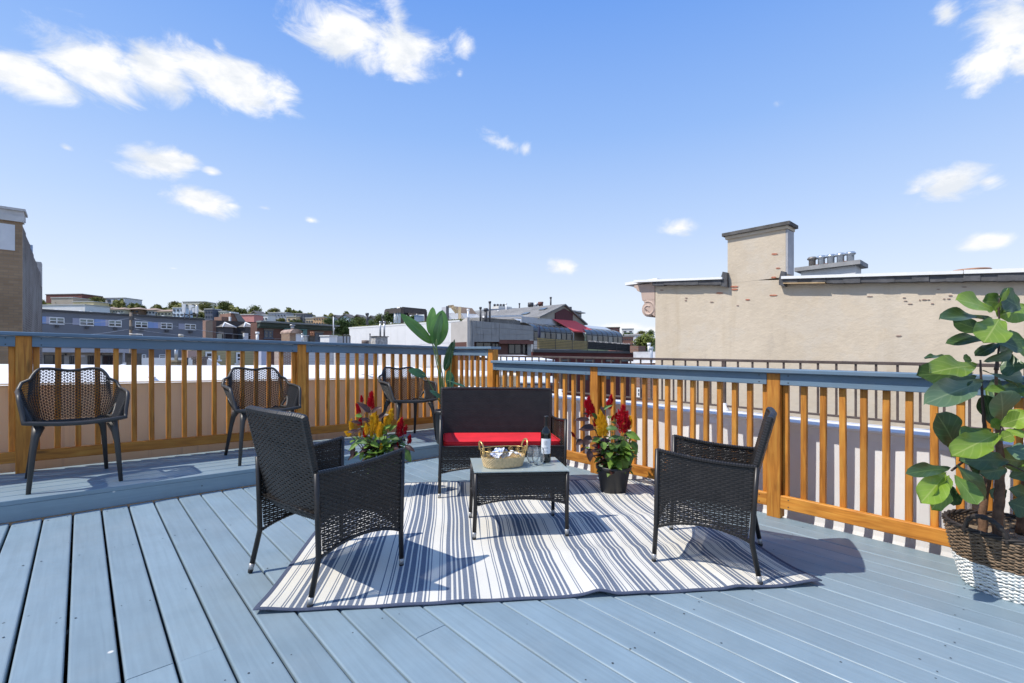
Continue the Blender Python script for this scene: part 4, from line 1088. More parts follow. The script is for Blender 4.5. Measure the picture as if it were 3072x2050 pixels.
# base, tip, width in the same zoomed units, depth at base and tip, kind, normal
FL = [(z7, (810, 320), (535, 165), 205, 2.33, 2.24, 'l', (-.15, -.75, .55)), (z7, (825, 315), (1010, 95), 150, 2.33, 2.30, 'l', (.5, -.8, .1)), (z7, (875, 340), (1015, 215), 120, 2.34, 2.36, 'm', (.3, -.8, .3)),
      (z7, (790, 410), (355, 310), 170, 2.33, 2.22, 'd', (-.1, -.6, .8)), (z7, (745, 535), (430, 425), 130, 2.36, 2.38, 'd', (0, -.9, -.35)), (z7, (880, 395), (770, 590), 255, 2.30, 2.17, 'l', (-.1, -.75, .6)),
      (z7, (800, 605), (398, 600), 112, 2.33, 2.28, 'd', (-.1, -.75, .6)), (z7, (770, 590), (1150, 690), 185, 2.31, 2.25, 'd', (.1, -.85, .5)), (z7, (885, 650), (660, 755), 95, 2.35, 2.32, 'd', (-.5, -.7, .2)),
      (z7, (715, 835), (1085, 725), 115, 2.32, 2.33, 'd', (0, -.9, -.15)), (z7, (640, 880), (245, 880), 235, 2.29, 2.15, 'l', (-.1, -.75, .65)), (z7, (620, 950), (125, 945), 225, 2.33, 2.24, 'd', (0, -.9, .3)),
      (z7, (700, 1050), (240, 1175), 245, 2.28, 2.10, 'g', (-.12, -.75, .65)), (z7, (640, 990), (360, 1070), 130, 2.29, 2.22, 'd', (-.1, -.7, .6)), (z7, (380, 790), (130, 765), 40, 2.34, 2.30, 'd', (0, -.3, .95)),  # dark green on the second leaf here stands in for shadow on it
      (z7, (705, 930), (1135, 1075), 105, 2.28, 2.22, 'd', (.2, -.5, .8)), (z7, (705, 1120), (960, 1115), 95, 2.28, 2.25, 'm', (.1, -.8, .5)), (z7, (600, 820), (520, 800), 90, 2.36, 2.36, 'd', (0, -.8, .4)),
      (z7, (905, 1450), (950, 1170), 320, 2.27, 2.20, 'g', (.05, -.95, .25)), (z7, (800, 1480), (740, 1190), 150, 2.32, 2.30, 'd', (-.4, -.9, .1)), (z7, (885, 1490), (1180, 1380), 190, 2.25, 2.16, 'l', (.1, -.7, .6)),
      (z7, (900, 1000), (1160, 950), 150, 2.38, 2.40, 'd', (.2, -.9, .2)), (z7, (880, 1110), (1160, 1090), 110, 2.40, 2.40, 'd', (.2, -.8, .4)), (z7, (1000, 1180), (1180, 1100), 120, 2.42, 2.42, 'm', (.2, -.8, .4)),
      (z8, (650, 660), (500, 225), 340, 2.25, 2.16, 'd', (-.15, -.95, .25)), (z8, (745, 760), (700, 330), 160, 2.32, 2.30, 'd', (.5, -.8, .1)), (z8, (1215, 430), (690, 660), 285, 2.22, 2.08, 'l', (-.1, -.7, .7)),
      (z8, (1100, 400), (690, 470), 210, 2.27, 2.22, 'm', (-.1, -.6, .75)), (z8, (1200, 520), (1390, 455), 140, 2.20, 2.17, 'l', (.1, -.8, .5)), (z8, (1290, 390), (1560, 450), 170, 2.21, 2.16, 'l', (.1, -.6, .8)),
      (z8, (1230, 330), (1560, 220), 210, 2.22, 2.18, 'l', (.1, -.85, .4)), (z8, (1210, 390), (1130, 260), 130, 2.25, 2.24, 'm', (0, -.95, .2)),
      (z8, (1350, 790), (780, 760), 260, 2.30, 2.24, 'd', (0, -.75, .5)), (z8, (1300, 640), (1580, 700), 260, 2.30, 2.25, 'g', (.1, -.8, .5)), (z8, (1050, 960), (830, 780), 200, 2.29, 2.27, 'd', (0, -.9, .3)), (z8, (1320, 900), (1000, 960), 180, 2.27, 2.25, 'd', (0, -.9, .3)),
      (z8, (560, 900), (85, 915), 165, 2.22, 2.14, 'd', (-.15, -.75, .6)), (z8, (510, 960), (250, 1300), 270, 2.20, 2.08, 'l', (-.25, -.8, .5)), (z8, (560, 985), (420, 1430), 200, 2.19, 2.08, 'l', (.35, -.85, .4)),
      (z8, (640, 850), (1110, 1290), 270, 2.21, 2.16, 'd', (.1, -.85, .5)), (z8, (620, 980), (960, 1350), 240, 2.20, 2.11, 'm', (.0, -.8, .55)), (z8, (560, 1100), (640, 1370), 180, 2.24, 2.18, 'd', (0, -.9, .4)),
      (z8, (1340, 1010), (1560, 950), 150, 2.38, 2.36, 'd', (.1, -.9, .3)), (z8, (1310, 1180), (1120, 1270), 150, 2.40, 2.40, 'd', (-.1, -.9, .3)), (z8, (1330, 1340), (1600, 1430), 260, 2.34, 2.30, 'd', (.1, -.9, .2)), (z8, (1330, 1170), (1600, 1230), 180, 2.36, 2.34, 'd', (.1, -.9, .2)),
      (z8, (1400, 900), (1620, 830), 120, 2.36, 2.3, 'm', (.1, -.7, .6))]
frn = random.Random(2)
for k in range(12):
    vv = frn.uniform(900, 1440); uu = frn.uniform(2985, 3120) if vv < 1100 else frn.uniform(2930, 3130); a_ = frn.uniform(-.5, 3.6); Lp = frn.uniform(60, 95)
    zi = lambda u, v: (u, v)
    FL.append((zi, (uu, vv), (uu + Lp * math.cos(a_) * .9, vv - Lp * math.sin(a_) * .6), Lp * frn.uniform(.65, .9) / .2296, 2.36 + frn.uniform(-.04, .06), 2.34 + frn.uniform(-.06, .08), frn.choice('mdlmgd'), (frn.uniform(-.4, .4), -.8, frn.uniform(.1, .7))))
for i, (zf, b, t, w, yb, yt, kd, nr) in enumerate(FL):
    pb = PX(*zf(*b), yb); pt = PX(*zf(*t), yt); sc_ = (.2933 if zf is z7 else .2296)
    wm = w * sc_ / FPX * (yb + yt) / 2 * 1.15; L = (pt - pb).length
    o = leaf_place(fmesh[kd][i % 3], pb, pt, Vector(nr) + Vector((frn.uniform(-.12, .12), 0, frn.uniform(-.1, .1))), fig, .2, 'leaf', wscale=min(2.2, max(.35, wm / (.15 * L / .2))))
# ---------------------------------------------------------------- celosia pots
CG = leaf_mat('celosia_green', (.15, .28, .035), (.25, .40, .065), (.34, .46, .14), .5, 9, .35, .35, .3)
CD = leaf_mat('celosia_green_dark', (.07, .155, .025), (.11, .21, .04), (.18, .28, .08), .45, 9, .35, .4, .15)
CP = leaf_mat('celosia_purple', (.055, .022, .02), (.10, .045, .035), (.16, .09, .05), .42, 9, .3, .4, .12)
cel = {k: [leaf_mesh('leaf', mt, .1, .052, 'lance', .25, .18, .05, 10, 4, s, .1) for s in (1, 2, 3)] for k, mt in (('g', CG), ('d', CD), ('p', CP))}
M['celstem'] = plain('celosia_stem', (.14, .09, .05), .6, .3, 20)
def plume_mat(name, c): 
    m, n, l, bs = new_mat(name); f = noise(n, l, 60, 3, .6); o = ramp(n, l, f, [(.3, tuple(x * .85 for x in c)), (.7, c)]); l.new(o, bs.inputs['Base Color']); bs.inputs['Roughness'].default_value = .8
    tr = n.new('ShaderNodeBsdfTranslucent'); l.new(o, tr.inputs['Color']); ms = n.new('ShaderNodeMixShader'); ms.inputs[0].default_value = .5; l.new(bs.outputs[0], ms.inputs[1]); l.new(tr.outputs[0], ms.inputs[2]); l.new(ms.outputs[0], n['Material Output'].inputs['Surface'])
    bs.inputs['Sheen Weight'].default_value = .0; return m
PR = plume_mat('plume_red', (.72, .012, .04)); PY = plume_mat('plume_yellow', (1.0, .72, .05)); PS = plume_mat('plume_scarlet', (.72, .025, .018))
def plume_mesh(mat, seed, fat=1.0):
    rn = random.Random(seed); mb = MB(); H = .1
    lobes = [(Vector((0, 0, 0)), H, .021 * fat)]
    for k in range(8):
        a = rn.uniform(0, 6.28); lobes.append((Vector((.013 * math.cos(a), .013 * math.sin(a), H * rn.uniform(-.05, .45))), H * rn.uniform(.25, .5), rn.uniform(.007, .012) * fat))
    for (o, h, r) in lobes:
        n = int(330 * (h / H) * (r / .02))
        for k in range(n):
            t = rn.random() ** .8; a = rn.uniform(0, 6.28); rr = r * (1 - t) ** .6 * (.55 + .45 * min(1, t * 5)) * rn.uniform(.55, 1.0)
            p = o + Vector((rr * math.cos(a), rr * math.sin(a), h * t * .92))
            d = Vector((math.cos(a) * .75, math.sin(a) * .75, .85 + t)).normalized() * rn.uniform(.007, .018)
            s = Vector((-math.sin(a), math.cos(a), 0)) * .0022; u = d.cross(s).normalized() * .0018
            mb.add([p - s, p + s, p + u, p + d], [(0, 1, 3), (1, 2, 3), (2, 0, 3)])
    return mb.mesh('plume', mat)
plm = {k: [plume_mesh(mt, s, ft) for s, ft in ((1, 1.0), (2, .8), (3, 1.15))] for k, mt in (('r', PR), ('y', PY), ('s', PS))}
def celosia(name, label, pot_xyh, specs, leaves, seed, yd, soil_z=.20):
    x, y, h = pot_xyh; Mw = place_m(x, y, h, Vector((0, 1)))
    t = thing(name, label, 'potted plant', Mw)
    mb = MB(); mb.lathe([(.098, 0), (.102, .004), (.132, .185), (.144, .19), (.146, .215), (.139, .217), (.133, .19), (.128, .185)], 36); mb.build('pot', M['pot'], t, True)
    mb = MB(); mb.lathe([(.129, soil_z - .004), (.07, soil_z), (.001, soil_z + .006)], 24, capb=False); mb.build('soil', plain('potting_soil', (.03, .022, .016), .95, .3, 60, .8, 90), t, True)
    rn = random.Random(seed)
    base = Mw @ Vector((0, 0, soil_z))
    mb = MB()
    for (u, v, kind, hpx, lean, ddy) in specs:      # plumes: place of the foot, height in picture pixels
        yy = yd + ddy; p = PX(u, v + hpx * .06, yy); hm = hpx / FPX * yy * 1.12
        d = Vector((lean, rn.uniform(-.1, .1), 1)).normalized()
        sd = p - base
        mid = base + sd * .5 + Vector((sd.x * .15, 0, .02))
        root = base + Vector((sd.x * .25, sd.y * .25 + rn.uniform(-.03, .03), 0))
        mb.tube([root, mid, p + d * hm * .1], [.0045, .0038, .003], 5)
        z = d; xx = Vector((1, 0, 0)); xx = (xx - z * xx.dot(z)).normalized(); yv = z.cross(xx); k = hm / .1
        wk = 1.05 if hm > .07 else 1.25
        mm = Matrix((xx * k * wk, yv * k * wk, z * k)).transposed().to_4x4() @ Matrix.Rotation(rn.uniform(0, 6), 4, 'Z'); mm.translation = p
        link('plume', plm[kind][rn.randrange(3)], t, mm)
        for q in range(3):                            # small leaves up the flower stem
            c = root.lerp(p, rn.uniform(.55, .95)); a = rn.uniform(0, 6.28)
            tip = c + Vector((math.cos(a), math.sin(a), rn.uniform(-.2, .6))) * rn.uniform(.04, .07)
            leaf_place(cel['p' if kind == 'r' and rn.random() < .75 else 'g'][rn.randrange(3)], c, tip, Vector((rn.uniform(-.3, .3), -.3, 1)), t, .1, 'leaf')
    mb.build('stem', M['celstem'], t, True, world=Matrix())
    for (b, tp, w, dy0, dy1, kd) in leaves:
        pb = PX(*b, yd + dy0); pt = PX(*tp, yd + dy1); L = (pt - pb).length; wm = w / FPX * yd
        leaf_place(cel[kd][rn.randrange(3)], pb, pt, Vector((rn.uniform(-.3, .3), -.8, .7)), t, .1, 'leaf', wscale=min(2.2, max(.5, wm / (.052 * L / .1))))
    for k in range(150):                               # the leafy mass
        a = rn.uniform(0, 6.28); r0 = rn.uniform(.01, .10); zz = rn.uniform(.0, .21)
        c = base + Vector((r0 * math.cos(a), r0 * math.sin(a), zz))
        L = rn.uniform(.075, .13); a2 = a + rn.uniform(-.6, .6)
        tip = c + Vector((math.cos(a2), math.sin(a2), rn.uniform(-.55, .45) + (.25 if zz > .1 else 0))).normalized() * L
        left = math.cos(a) < -.35
        kd = ('p' if left and rn.random() < .55 else ('d' if rn.random() < .4 else 'g'))
        leaf_place(cel[kd][rn.randrange(3)], c, tip, Vector((rn.uniform(-.4, .4), rn.uniform(-.5, .1), 1)), t, .1, 'leaf')
    return t
def z11(x, y): return 1700 + x * .2105, 1160 + y * .2105
def z10(x, y): return 1000 + x * .1594, 1150 + y * .1594
def spec(zf, k, lst): return [(*zf(x, y), kd, h * k, ln, dy) for (x, y, kd, h, ln, dy) in lst]
sp2 = spec(z11, .2105, [(345, 420, 'r', 265, -.12, 0), (600, 305, 'r', 185, .2, .03), (800, 640, 'r', 365, .02, -.08), (400, 560, 'r', 110, .0, .0), (110, 715, 'r', 75, -.6, -.02), (640, 480, 's', 80, .4, .03), (700, 460, 's', 85, .1, .04), (860, 600, 'r', 130, .2, -.06), (520, 690, 'y', 320, -.08, -.06), (470, 430, 'y', 95, .1, .02), (880, 600, 'y', 180, .1, 0), (455, 880, 'r', 55, 0, -.1), (890, 790, 'y', 60, .3, -.08)])
Lv2 = []
for (b, tp, w, kd) in (((840, 660), (1060, 740), 110, 'g'), ((800, 760), (860, 1010), 130, 'g'), ((790, 1010), (860, 1240), 130, 'g'), ((520, 790), (540, 890), 90, 'g'), ((470, 740), (370, 770), 80, 'g'), ((590, 750), (780, 690), 60, 'd'), ((650, 830), (720, 920), 110, 'd'), ((580, 900), (620, 1110), 100, 'd'), ((870, 860), (930, 1130), 120, 'd'), ((560, 600), (720, 580), 90, 'd'), ((930, 770), (1015, 970), 100, 'd'),
                        ((390, 590), (190, 590), 110, 'p'), ((330, 480), (125, 450), 70, 'p'), ((340, 700), (240, 850), 110, 'p'), ((230, 760), (140, 820), 90, 'p'), ((320, 900), (340, 1070), 90, 'p'), ((480, 280), (560, 400), 60, 'p'), ((500, 340), (640, 250), 45, 'd'), ((300, 400), (250, 375), 40, 'p'), ((430, 460), (380, 380), 70, 'd')):
    Lv2.append((z11(*b), z11(*tp), w * .2105, -.1, -.14, kd))
celosia('celosia_pot', 'black pot of red and yellow plumed celosia on the rug beside the loveseat', (.832, 3.87, RUG_T), sp2, Lv2, 5, 3.87)
sp1 = spec(z10, .1594, [(540, 350, 'r', 120, -.1, .02), (700, 470, 'r', 300, .05, 0), (490, 560, 'r', 180, -.35, 0), (490, 780, 'r', 165, .2, -.02), (600, 1010, 's', 170, -.05, -.08), (1230, 990, 'r', 330, .15, -.02), (1330, 960, 'r', 180, .25, -.02), (1430, 1130, 'r', 160, .1, -.02), (770, 930, 'y', 400, -.02, -.06), (960, 850, 'y', 370, .35, -.03), (335, 880, 'y', 200, -.02, -.02), (640, 960, 'y', 200, -.1, -.1), (860, 1000, 'y', 260, .1, -.1), (1010, 780, 'y', 220, .3, -.08), (500, 1010, 'y', 90, -.1, -.05), (330, 980, 'y', 130, -1.6, -.02), (720, 1020, 'y', 110, 0, -.08), (1210, 780, 'y', 120, .4, .03), (900, 1240, 'y', 110, .05, -.1), (1200, 1190, 'r', 80, .1, -.05)])
Lv1 = []
for (b, tp, w, kd) in (((700, 560), (480, 340), 110, 'p'), ((720, 560), (860, 430), 90, 'p'), ((850, 650), (1000, 560), 120, 'p'), ((540, 620), (420, 600), 90, 'g'), ((470, 900), (260, 900), 80, 'p'), ((520, 760), (340, 700), 70, 'p'), ((700, 720), (530, 650), 90, 'p'), ((480, 1120), (270, 1250), 90, 'g'), ((400, 1180), (320, 1400), 90, 'p'), ((460, 1280), (260, 1440), 70, 'p'), ((700, 1120), (850, 1180), 100, 'g'), ((760, 1080), (960, 880), 100, 'g'), ((880, 950), (1040, 760), 100, 'g'), ((900, 1150), (1000, 1050), 120, 'd'), ((1050, 900), (1160, 780), 80, 'g'), ((620, 1350), (600, 1460), 90, 'g'), ((560, 1280), (500, 1440), 80, 'g'), ((760, 1300), (640, 1400), 120, 'g'), ((860, 1330), (940, 1200), 100, 'd'), ((1060, 1010), (1220, 1030), 110, 'd'), ((1300, 1230), (1460, 1470), 150, 'd'), ((1350, 1180), (1520, 1260), 90, 'p'), ((1080, 1180), (1220, 1230), 120, 'p'), ((420, 1100), (620, 1100), 90, 'd'), ((350, 1400), (450, 1300), 100, 'g')):
    Lv1.append((z10(*b), z10(*tp), w * .1594, -.08, -.12, kd))
celosia('celosia_pot', 'red and yellow plumed celosia half hidden behind the near wicker armchair', (-1.02, 3.72, 0), sp1, Lv1, 9, 3.72)
# ---------------------------------------------------------------- bird of paradise in the corner
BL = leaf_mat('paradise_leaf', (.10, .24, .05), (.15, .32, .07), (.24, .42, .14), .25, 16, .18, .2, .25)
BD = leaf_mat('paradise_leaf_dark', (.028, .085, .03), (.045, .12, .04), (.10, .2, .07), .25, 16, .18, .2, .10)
bX, bY = PX(1338, 1300, 5.15).x, 5.15
bop = thing('paradise_plant', 'tall artificial bird of paradise plant with paddle leaves in a black pot behind the loveseat', 'potted plant', place_m(bX, bY, STEP, Vector((0, 1))))
mb = MB(); mb.lathe([(.10, 0), (.105, .01), (.125, .32), (.138, .325), (.138, .36), (.128, .362), (.122, .33)], 28); mb.build('pot', M['pot'], bop, True)
mb = MB(); mb.lathe([(.121, .325), (.001, .34)], 20, capb=False); mb.build('soil', M['soil'], bop, True)
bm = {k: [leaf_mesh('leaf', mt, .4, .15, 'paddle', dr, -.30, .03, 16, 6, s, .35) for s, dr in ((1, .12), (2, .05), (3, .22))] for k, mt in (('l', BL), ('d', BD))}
def zb(x, y): return 1180 + x * .2233, 900 + y * .2233
root = Vector((bX, bY, dz(bX, bY, STEP + .33)))
M['bstem'] = plain('paradise_stem', (.11, .17, .05), .5, .2, 20)
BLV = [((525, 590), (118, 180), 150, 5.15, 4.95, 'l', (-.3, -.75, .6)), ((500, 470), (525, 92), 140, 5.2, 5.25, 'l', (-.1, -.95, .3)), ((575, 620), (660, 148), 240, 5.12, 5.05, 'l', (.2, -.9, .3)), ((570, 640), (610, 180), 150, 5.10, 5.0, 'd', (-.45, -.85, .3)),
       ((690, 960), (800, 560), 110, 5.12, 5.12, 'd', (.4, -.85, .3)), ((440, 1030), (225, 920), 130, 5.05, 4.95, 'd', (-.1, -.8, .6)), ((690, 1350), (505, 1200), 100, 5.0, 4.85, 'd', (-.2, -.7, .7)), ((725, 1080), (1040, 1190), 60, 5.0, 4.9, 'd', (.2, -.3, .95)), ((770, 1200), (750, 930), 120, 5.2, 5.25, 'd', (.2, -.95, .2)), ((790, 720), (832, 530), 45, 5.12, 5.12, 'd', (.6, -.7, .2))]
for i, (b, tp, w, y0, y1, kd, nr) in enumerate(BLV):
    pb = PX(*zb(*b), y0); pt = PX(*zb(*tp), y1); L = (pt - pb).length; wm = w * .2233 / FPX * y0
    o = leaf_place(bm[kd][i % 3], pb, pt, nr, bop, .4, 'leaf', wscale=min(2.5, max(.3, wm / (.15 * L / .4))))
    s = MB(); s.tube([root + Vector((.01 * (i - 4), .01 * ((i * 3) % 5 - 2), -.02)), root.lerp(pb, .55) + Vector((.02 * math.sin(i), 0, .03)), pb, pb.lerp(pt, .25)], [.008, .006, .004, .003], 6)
    s.build('leaf_stalk', M['bstem'], bop, True, world=Matrix())
# ================================================================ ROOFS AND HOUSES AROUND
def ray_at(u, o, d):
    """where the upright plane through o along d is seen at picture column u -> distance y"""
    r = Vector(((u - CXP) / FPX, 1.0)); den = r.x * d.y - r.y * d.x
    return (o.x * d.y - o.y * d.x) / den
class Facade:
    """an upright face given by two upright edges: (column u, distance y)"""
    def __init__(s, uL, yL, uR, yR):
        a = PX(uL, CYP, yL); b = PX(uR, CYP, yR)
        s.a = Vector((a.x, a.y)); s.d = (Vector((b.x, b.y)) - s.a).normalized(); s.n = Vector((s.d.y, -s.d.x))
        s.L = (Vector((b.x, b.y)) - s.a).length
        if s.n.dot(-s.a) < 0: s.n = -s.n
        s.d3 = Vector((s.d.x, s.d.y, 0)); s.n3 = Vector((s.n.x, s.n.y, 0))
    def y(s, u): return ray_at(u, s.a, s.d)
    def p(s, u, v): return PX(u, v, s.y(u))
    def z(s, u, v): return s.p(u, v).z
def slab(mb, f, u0, u1, v0, v1, thick, out=0.0, m=0, v1b=None, v0b=None):
    """box on a facade between picture columns u0..u1 and rows v0 (top)..v1 (bottom); thick goes outwards from 'out'"""
    a0 = f.p(u0, v1); a1 = f.p(u0, v0); b0 = f.p(u1, v1b if v1b is not None else v1); b1 = f.p(u1, v0b if v0b is not None else v0)
    if v1b is None: b0.z = a0.z
    if v0b is None: b1.z = a1.z
    o = f.n3 * out; mb.prism([a0 + o, b0 + o, b1 + o, a1 + o], f.n3 * thick, m)
def mesh_part(mb, name, mat, parent, smooth=False, uv=True):
    me = mb.mesh(name, mat, smooth)
    if uv: uvmap(me)
    return link(name, me, parent, Matrix())
def block(name, label, cat, f, uL, uR, vt, depth, mat, vtR=None, zb=-12.9, group=None, roofmat=None, thingo=None, wall='wall', zbase=None):
    """a building body behind facade f"""
    t = thingo or thing(name, label, cat, Vector((f.p((uL + uR) / 2, CYP).x, f.p((uL + uR) / 2, CYP).y, zb)), group)
    a1 = f.p(uL, vt); b1 = f.p(uR, vtR if vtR is not None else vt)
    if vtR is None: b1.z = a1.z
    a0 = a1.copy(); a0.z = zb; b0 = b1.copy(); b0.z = zb
    mb = MB(); mb.prism([a0, b0, b1, a1], -f.n3 * depth); w = mesh_part(mb, wall, mat, t)
    if roofmat:
        mb = MB(); e = EZ * .03; mb.quad(a1 + e, b1 + e, b1 - f.n3 * depth + e, a1 - f.n3 * depth + e); mesh_part(mb, 'roof', roofmat, t)
    return t
def window(t, f, u0, u1, v0, v1, frame=None, pane=None, fw=None, mull=1, rail=True, out=.04, sill=False):
    frame = frame or M['frame_white']; pane = pane or M['glass_dark']
    ym = f.y((u0 + u1) / 2); px = ym / FPX
    fw = fw or max(.05, (u1 - u0) * px * .055)
    w = MB(); slab(w, f, u0, u1, v0, v1, .02, .012); o = mesh_part(w, 'window', pane, t)
    fr = MB(); dv = fw / px; du = dv * .9
    slab(fr, f, u0, u1, v0, v0 + dv, out + .02, .012); slab(fr, f, u0, u1, v1 - dv, v1, out + .03, .012)
    slab(fr, f, u0, u0 + du, v0 + dv, v1 - dv, out + .02, .012); slab(fr, f, u1 - du, u1, v0 + dv, v1 - dv, out + .02, .012)
    for k in range(1, mull + 1):
        if mull == 0: break
        uc = u0 + (u1 - u0) * k / (mull + 1); slab(fr, f, uc - du * .6, uc + du * .6, v0 + dv, v1 - dv, out + .025, .012)
    if rail: vm = (v0 + v1) / 2; slab(fr, f, u0 + du, u1 - du, vm - dv * .35, vm + dv * .35, out + .012, .012)
    mesh_part(fr, 'window_frame', frame, o)
    if sill: sb = MB(); slab(sb, f, u0 - du, u1 + du, v1, v1 + dv, .12, .0); mesh_part(sb, 'window_sill', frame, o)
    return o
def pipe(name, label, cat, u, v0, v1, y, r, mat, cap=True, group=None, parent=None):
    a = PX(u, v1, y); b = PX(u, v0, y)
    mb = MB(); mb.tube([a, b], r, 10)
    if cap: mb.tube([b - EZ * r * .6, b + EZ * r * 1.2], r * 1.35, 10)
    if parent: return mesh_part(mb, name, mat, parent, True, False)
    o = mb.build(name, mat, None, True, world=Matrix()); return tag(o, label, cat, group)

# ---------------------------------------------------------------- far left: tan brick house
f = Facade(-260, 14.65, 66, 20.0)
f.__init__(66, 20.0, 66, 20.0) if False else None
c0 = PX(66, CYP, 20.0); d3 = EB
pL = c0 - EB * 6.0
fB = Facade.__new__(Facade); fB.a = Vector((pL.x, pL.y)); fB.d = Vector((EB.x, EB.y)); fB.n = Vector((-EA.x, -EA.y)); fB.d3 = EB; fB.n3 = -EA; fB.L = 6
fA = Facade.__new__(Facade); fA.a = Vector((c0.x, c0.y)); fA.d = Vector((EA.x, EA.y)); fA.n = Vector((EB.x, EB.y)); fA.d3 = EA; fA.n3 = EB; fA.L = 14
M['tan_brick'] = brick_mat('tan_brick', (.40, .27, .16), (.32, .21, .12), (.30, .22, .15), .30, .11, .012)
M['greybrown_brick'] = brick_mat('greybrown_brick', (.17, .12, .10), (.12, .09, .08), (.24, .22, .20), .30, .11, .016, wash=(.28, .26, .24))  # side wall brick, darker and greyer than the front
tb = thing('brick_house', 'tall tan brick house with whitewashed patch and dark side wall at the left edge', 'house', Vector((c0.x, c0.y, -12.9)))
zt = PX(66, 668, 20.0).z; z2 = fA.z(128, 838)
mb = MB(); a = pL.copy(); b = c0.copy(); a.z = b.z = -12.9; mb.prism([a, b, Vector((b.x, b.y, zt)), Vector((a.x, a.y, zt))], EA * .35); mesh_part(mb, 'front_wall', M['tan_brick'], tb)
e = c0 + EA * 14.2
mb = MB(); steps = 26; pts = []
P0 = c0 + EA * .35; P0.z = -12.9; P1 = e.copy(); P1.z = -12.9
pts = [P0, P1]
for k in range(steps):
    t = 1 - k / steps; q = P0.lerp(P1, t); zz = zt + (z2 - zt) * min(1, (t ** .8)); zz = round(zz / .11) * .11; q2 = P0.lerp(P1, t - 1 / steps)
    pts.append(Vector((q.x, q.y, zz))); pts.append(Vector((q2.x, q2.y, zz)))
pts.append(Vector((P0.x, P0.y, zt)))
mb.prism(pts, -EB * .35); mesh_part(mb, 'side_wall', M['greybrown_brick'], tb)
mb = MB(); o = Vector((pL.x, pL.y, zt)) - EA * .08; mb.obox(o, EB * 6.05, EA * .5, EZ * .22); mesh_part(mb, 'coping', plain('pale_coping', (.55, .53, .5), .8, .1, 3), tb)
mb = MB(); o = Vector((c0.x, c0.y, zt + .2)) - EB * .75 - EA * .05; mb.obox(o, EB * .8, EA * 1.1, EZ * .26); mb.obox(o - EB * .06 - EA * .06 + EZ * .26, EB * .92, EA * 1.22, EZ * .10); mesh_part(mb, 'chimney', plain('white_brick', (.52, .50, .48), .85, .12, 4, .4, 20), tb)
mb = MB(); slab(mb, fB, -60, 45, 662, 742, .03, .004); mesh_part(mb, 'whitewash_patch', plain('whitewash', (.66, .66, .66), .8, .05, 3), tb)
mb = MB(); q = c0 + EA * 9.5 - EB * .3; q.z = PX(112, 790, 27).z; mb.tube([q - EZ * .6, q + EZ * 1.0], .12, 8); mesh_part(mb, 'vent_pipe', M['metal_grey'], tb, True, False)
mb = MB(); q = c0 + EA * 12.0 - EB * .45; q.z = PX(122, 812, 29).z; mb.obox(q - EZ * 1.0, EB * .5, EA * 1.0, EZ * 1.5); mesh_part(mb, 'rear_chimney', plain('white_brick2', (.42, .40, .38), .85, .12, 4, .4, 20), tb)

# ---------------------------------------------------------------- long grey-blue block
M['bluegrey'] = plain('bluegrey_stucco', (.165, .175, .20), .8, .06, .6)
f = Facade(90, 58.0, 609, 74.5)
gb = block('apartment_block', 'long blue grey flat roofed block with pastel panels beside its windows', 'building', f, 80, 609, 927, 16, M['bluegrey'], vtR=958, roofmat=M['white_mem'])
mb = MB(); slab(mb, f, 80, 609.5, 925, 930, .25, 0, v0b=955.5, v1b=960); mesh_part(mb, 'roof_edge', M['metal_dark'], gb)
lav = plain('panel_lavender', (.34, .34, .42), .7, .03); sky_p = plain('panel_blue', (.24, .34, .58), .7, .03); per = plain('panel_periwinkle', (.28, .35, .60), .7, .03); pink = plain('panel_pale', (.46, .43, .50), .7, .03)
def zA(x, y): return 100 + x * .2298, 860 + y * .2298
def wz(x): t = (x - 300) / (2045 - 300); return 395 + t * 90, 492 + t * 73
for (x0, x1, mt) in ((95, 165, sky_p), (165, 205, pink), (510, 598, lav), (795, 880, sky_p), (880, 940, per), (940, 975, pink), (1497, 1570, sky_p), (1570, 1625, per), (1625, 1658, pink), (1895, 1970, lav)):
    a, b = wz((x0 + x1) / 2); u0, v0 = zA(x0, a + 3); u1, v1 = zA(x1, b - 3)
    mb = MB(); slab(mb, f, u0, u1, v0, v1, .05, .0); mesh_part(mb, 'colour_panel', mt, gb)
blind = glass_mat('window_blind', (.20, .24, .22), .25)
for (x0, x1) in ((205, 405), (600, 790), (978, 1152), (1325, 1493), (1660, 1815), (1973, 2121)):
    a, b = wz((x0 + x1) / 2); u0, v0 = zA(x0, a); u1, v1 = zA(x1, b)
    window(gb, f, u0, u1, v0, v1, pane=M['glass_dark'], fw=.13, mull=1)
    if x0 < 1600:
        mb = MB(); slab(mb, f, u0 + 1.5, (u0 + u1) / 2 - 1, v0 + 1.5, (v0 + v1) / 2 - .5, .012, .034); slab(mb, f, (u0 + u1) / 2 + 1, u1 - 1.5, v0 + 1.5, (v0 + v1) / 2 - .5, .012, .034); mesh_part(mb, 'blind', blind, gb)
    mb = MB(); um = (u0 + u1) / 2; slab(mb, f, um - 5, um + 5, v1 + 2.5, v1 + 9, .3, .0); mesh_part(mb, 'window_unit', M['metal_dark'], gb)
for (u0, u1, v0, v1) in ((425, 438, 1064, 1078), (477, 497, 1064, 1077)): window(gb, f, u0, u1, v0, v1, mull=0, fw=.12)
vent = MB(); vent.lathe([(.25, 0), (.25, .35), (.62, .38), (.66, .5), (.5, .62), (.5, .75), (.62, .78), (.4, .95), (.02, 1.02)], 14)
vent_me = vent.mesh('roof_ventilator', plain('vent_white', (.68, .68, .67), .5, .08, 5), True)
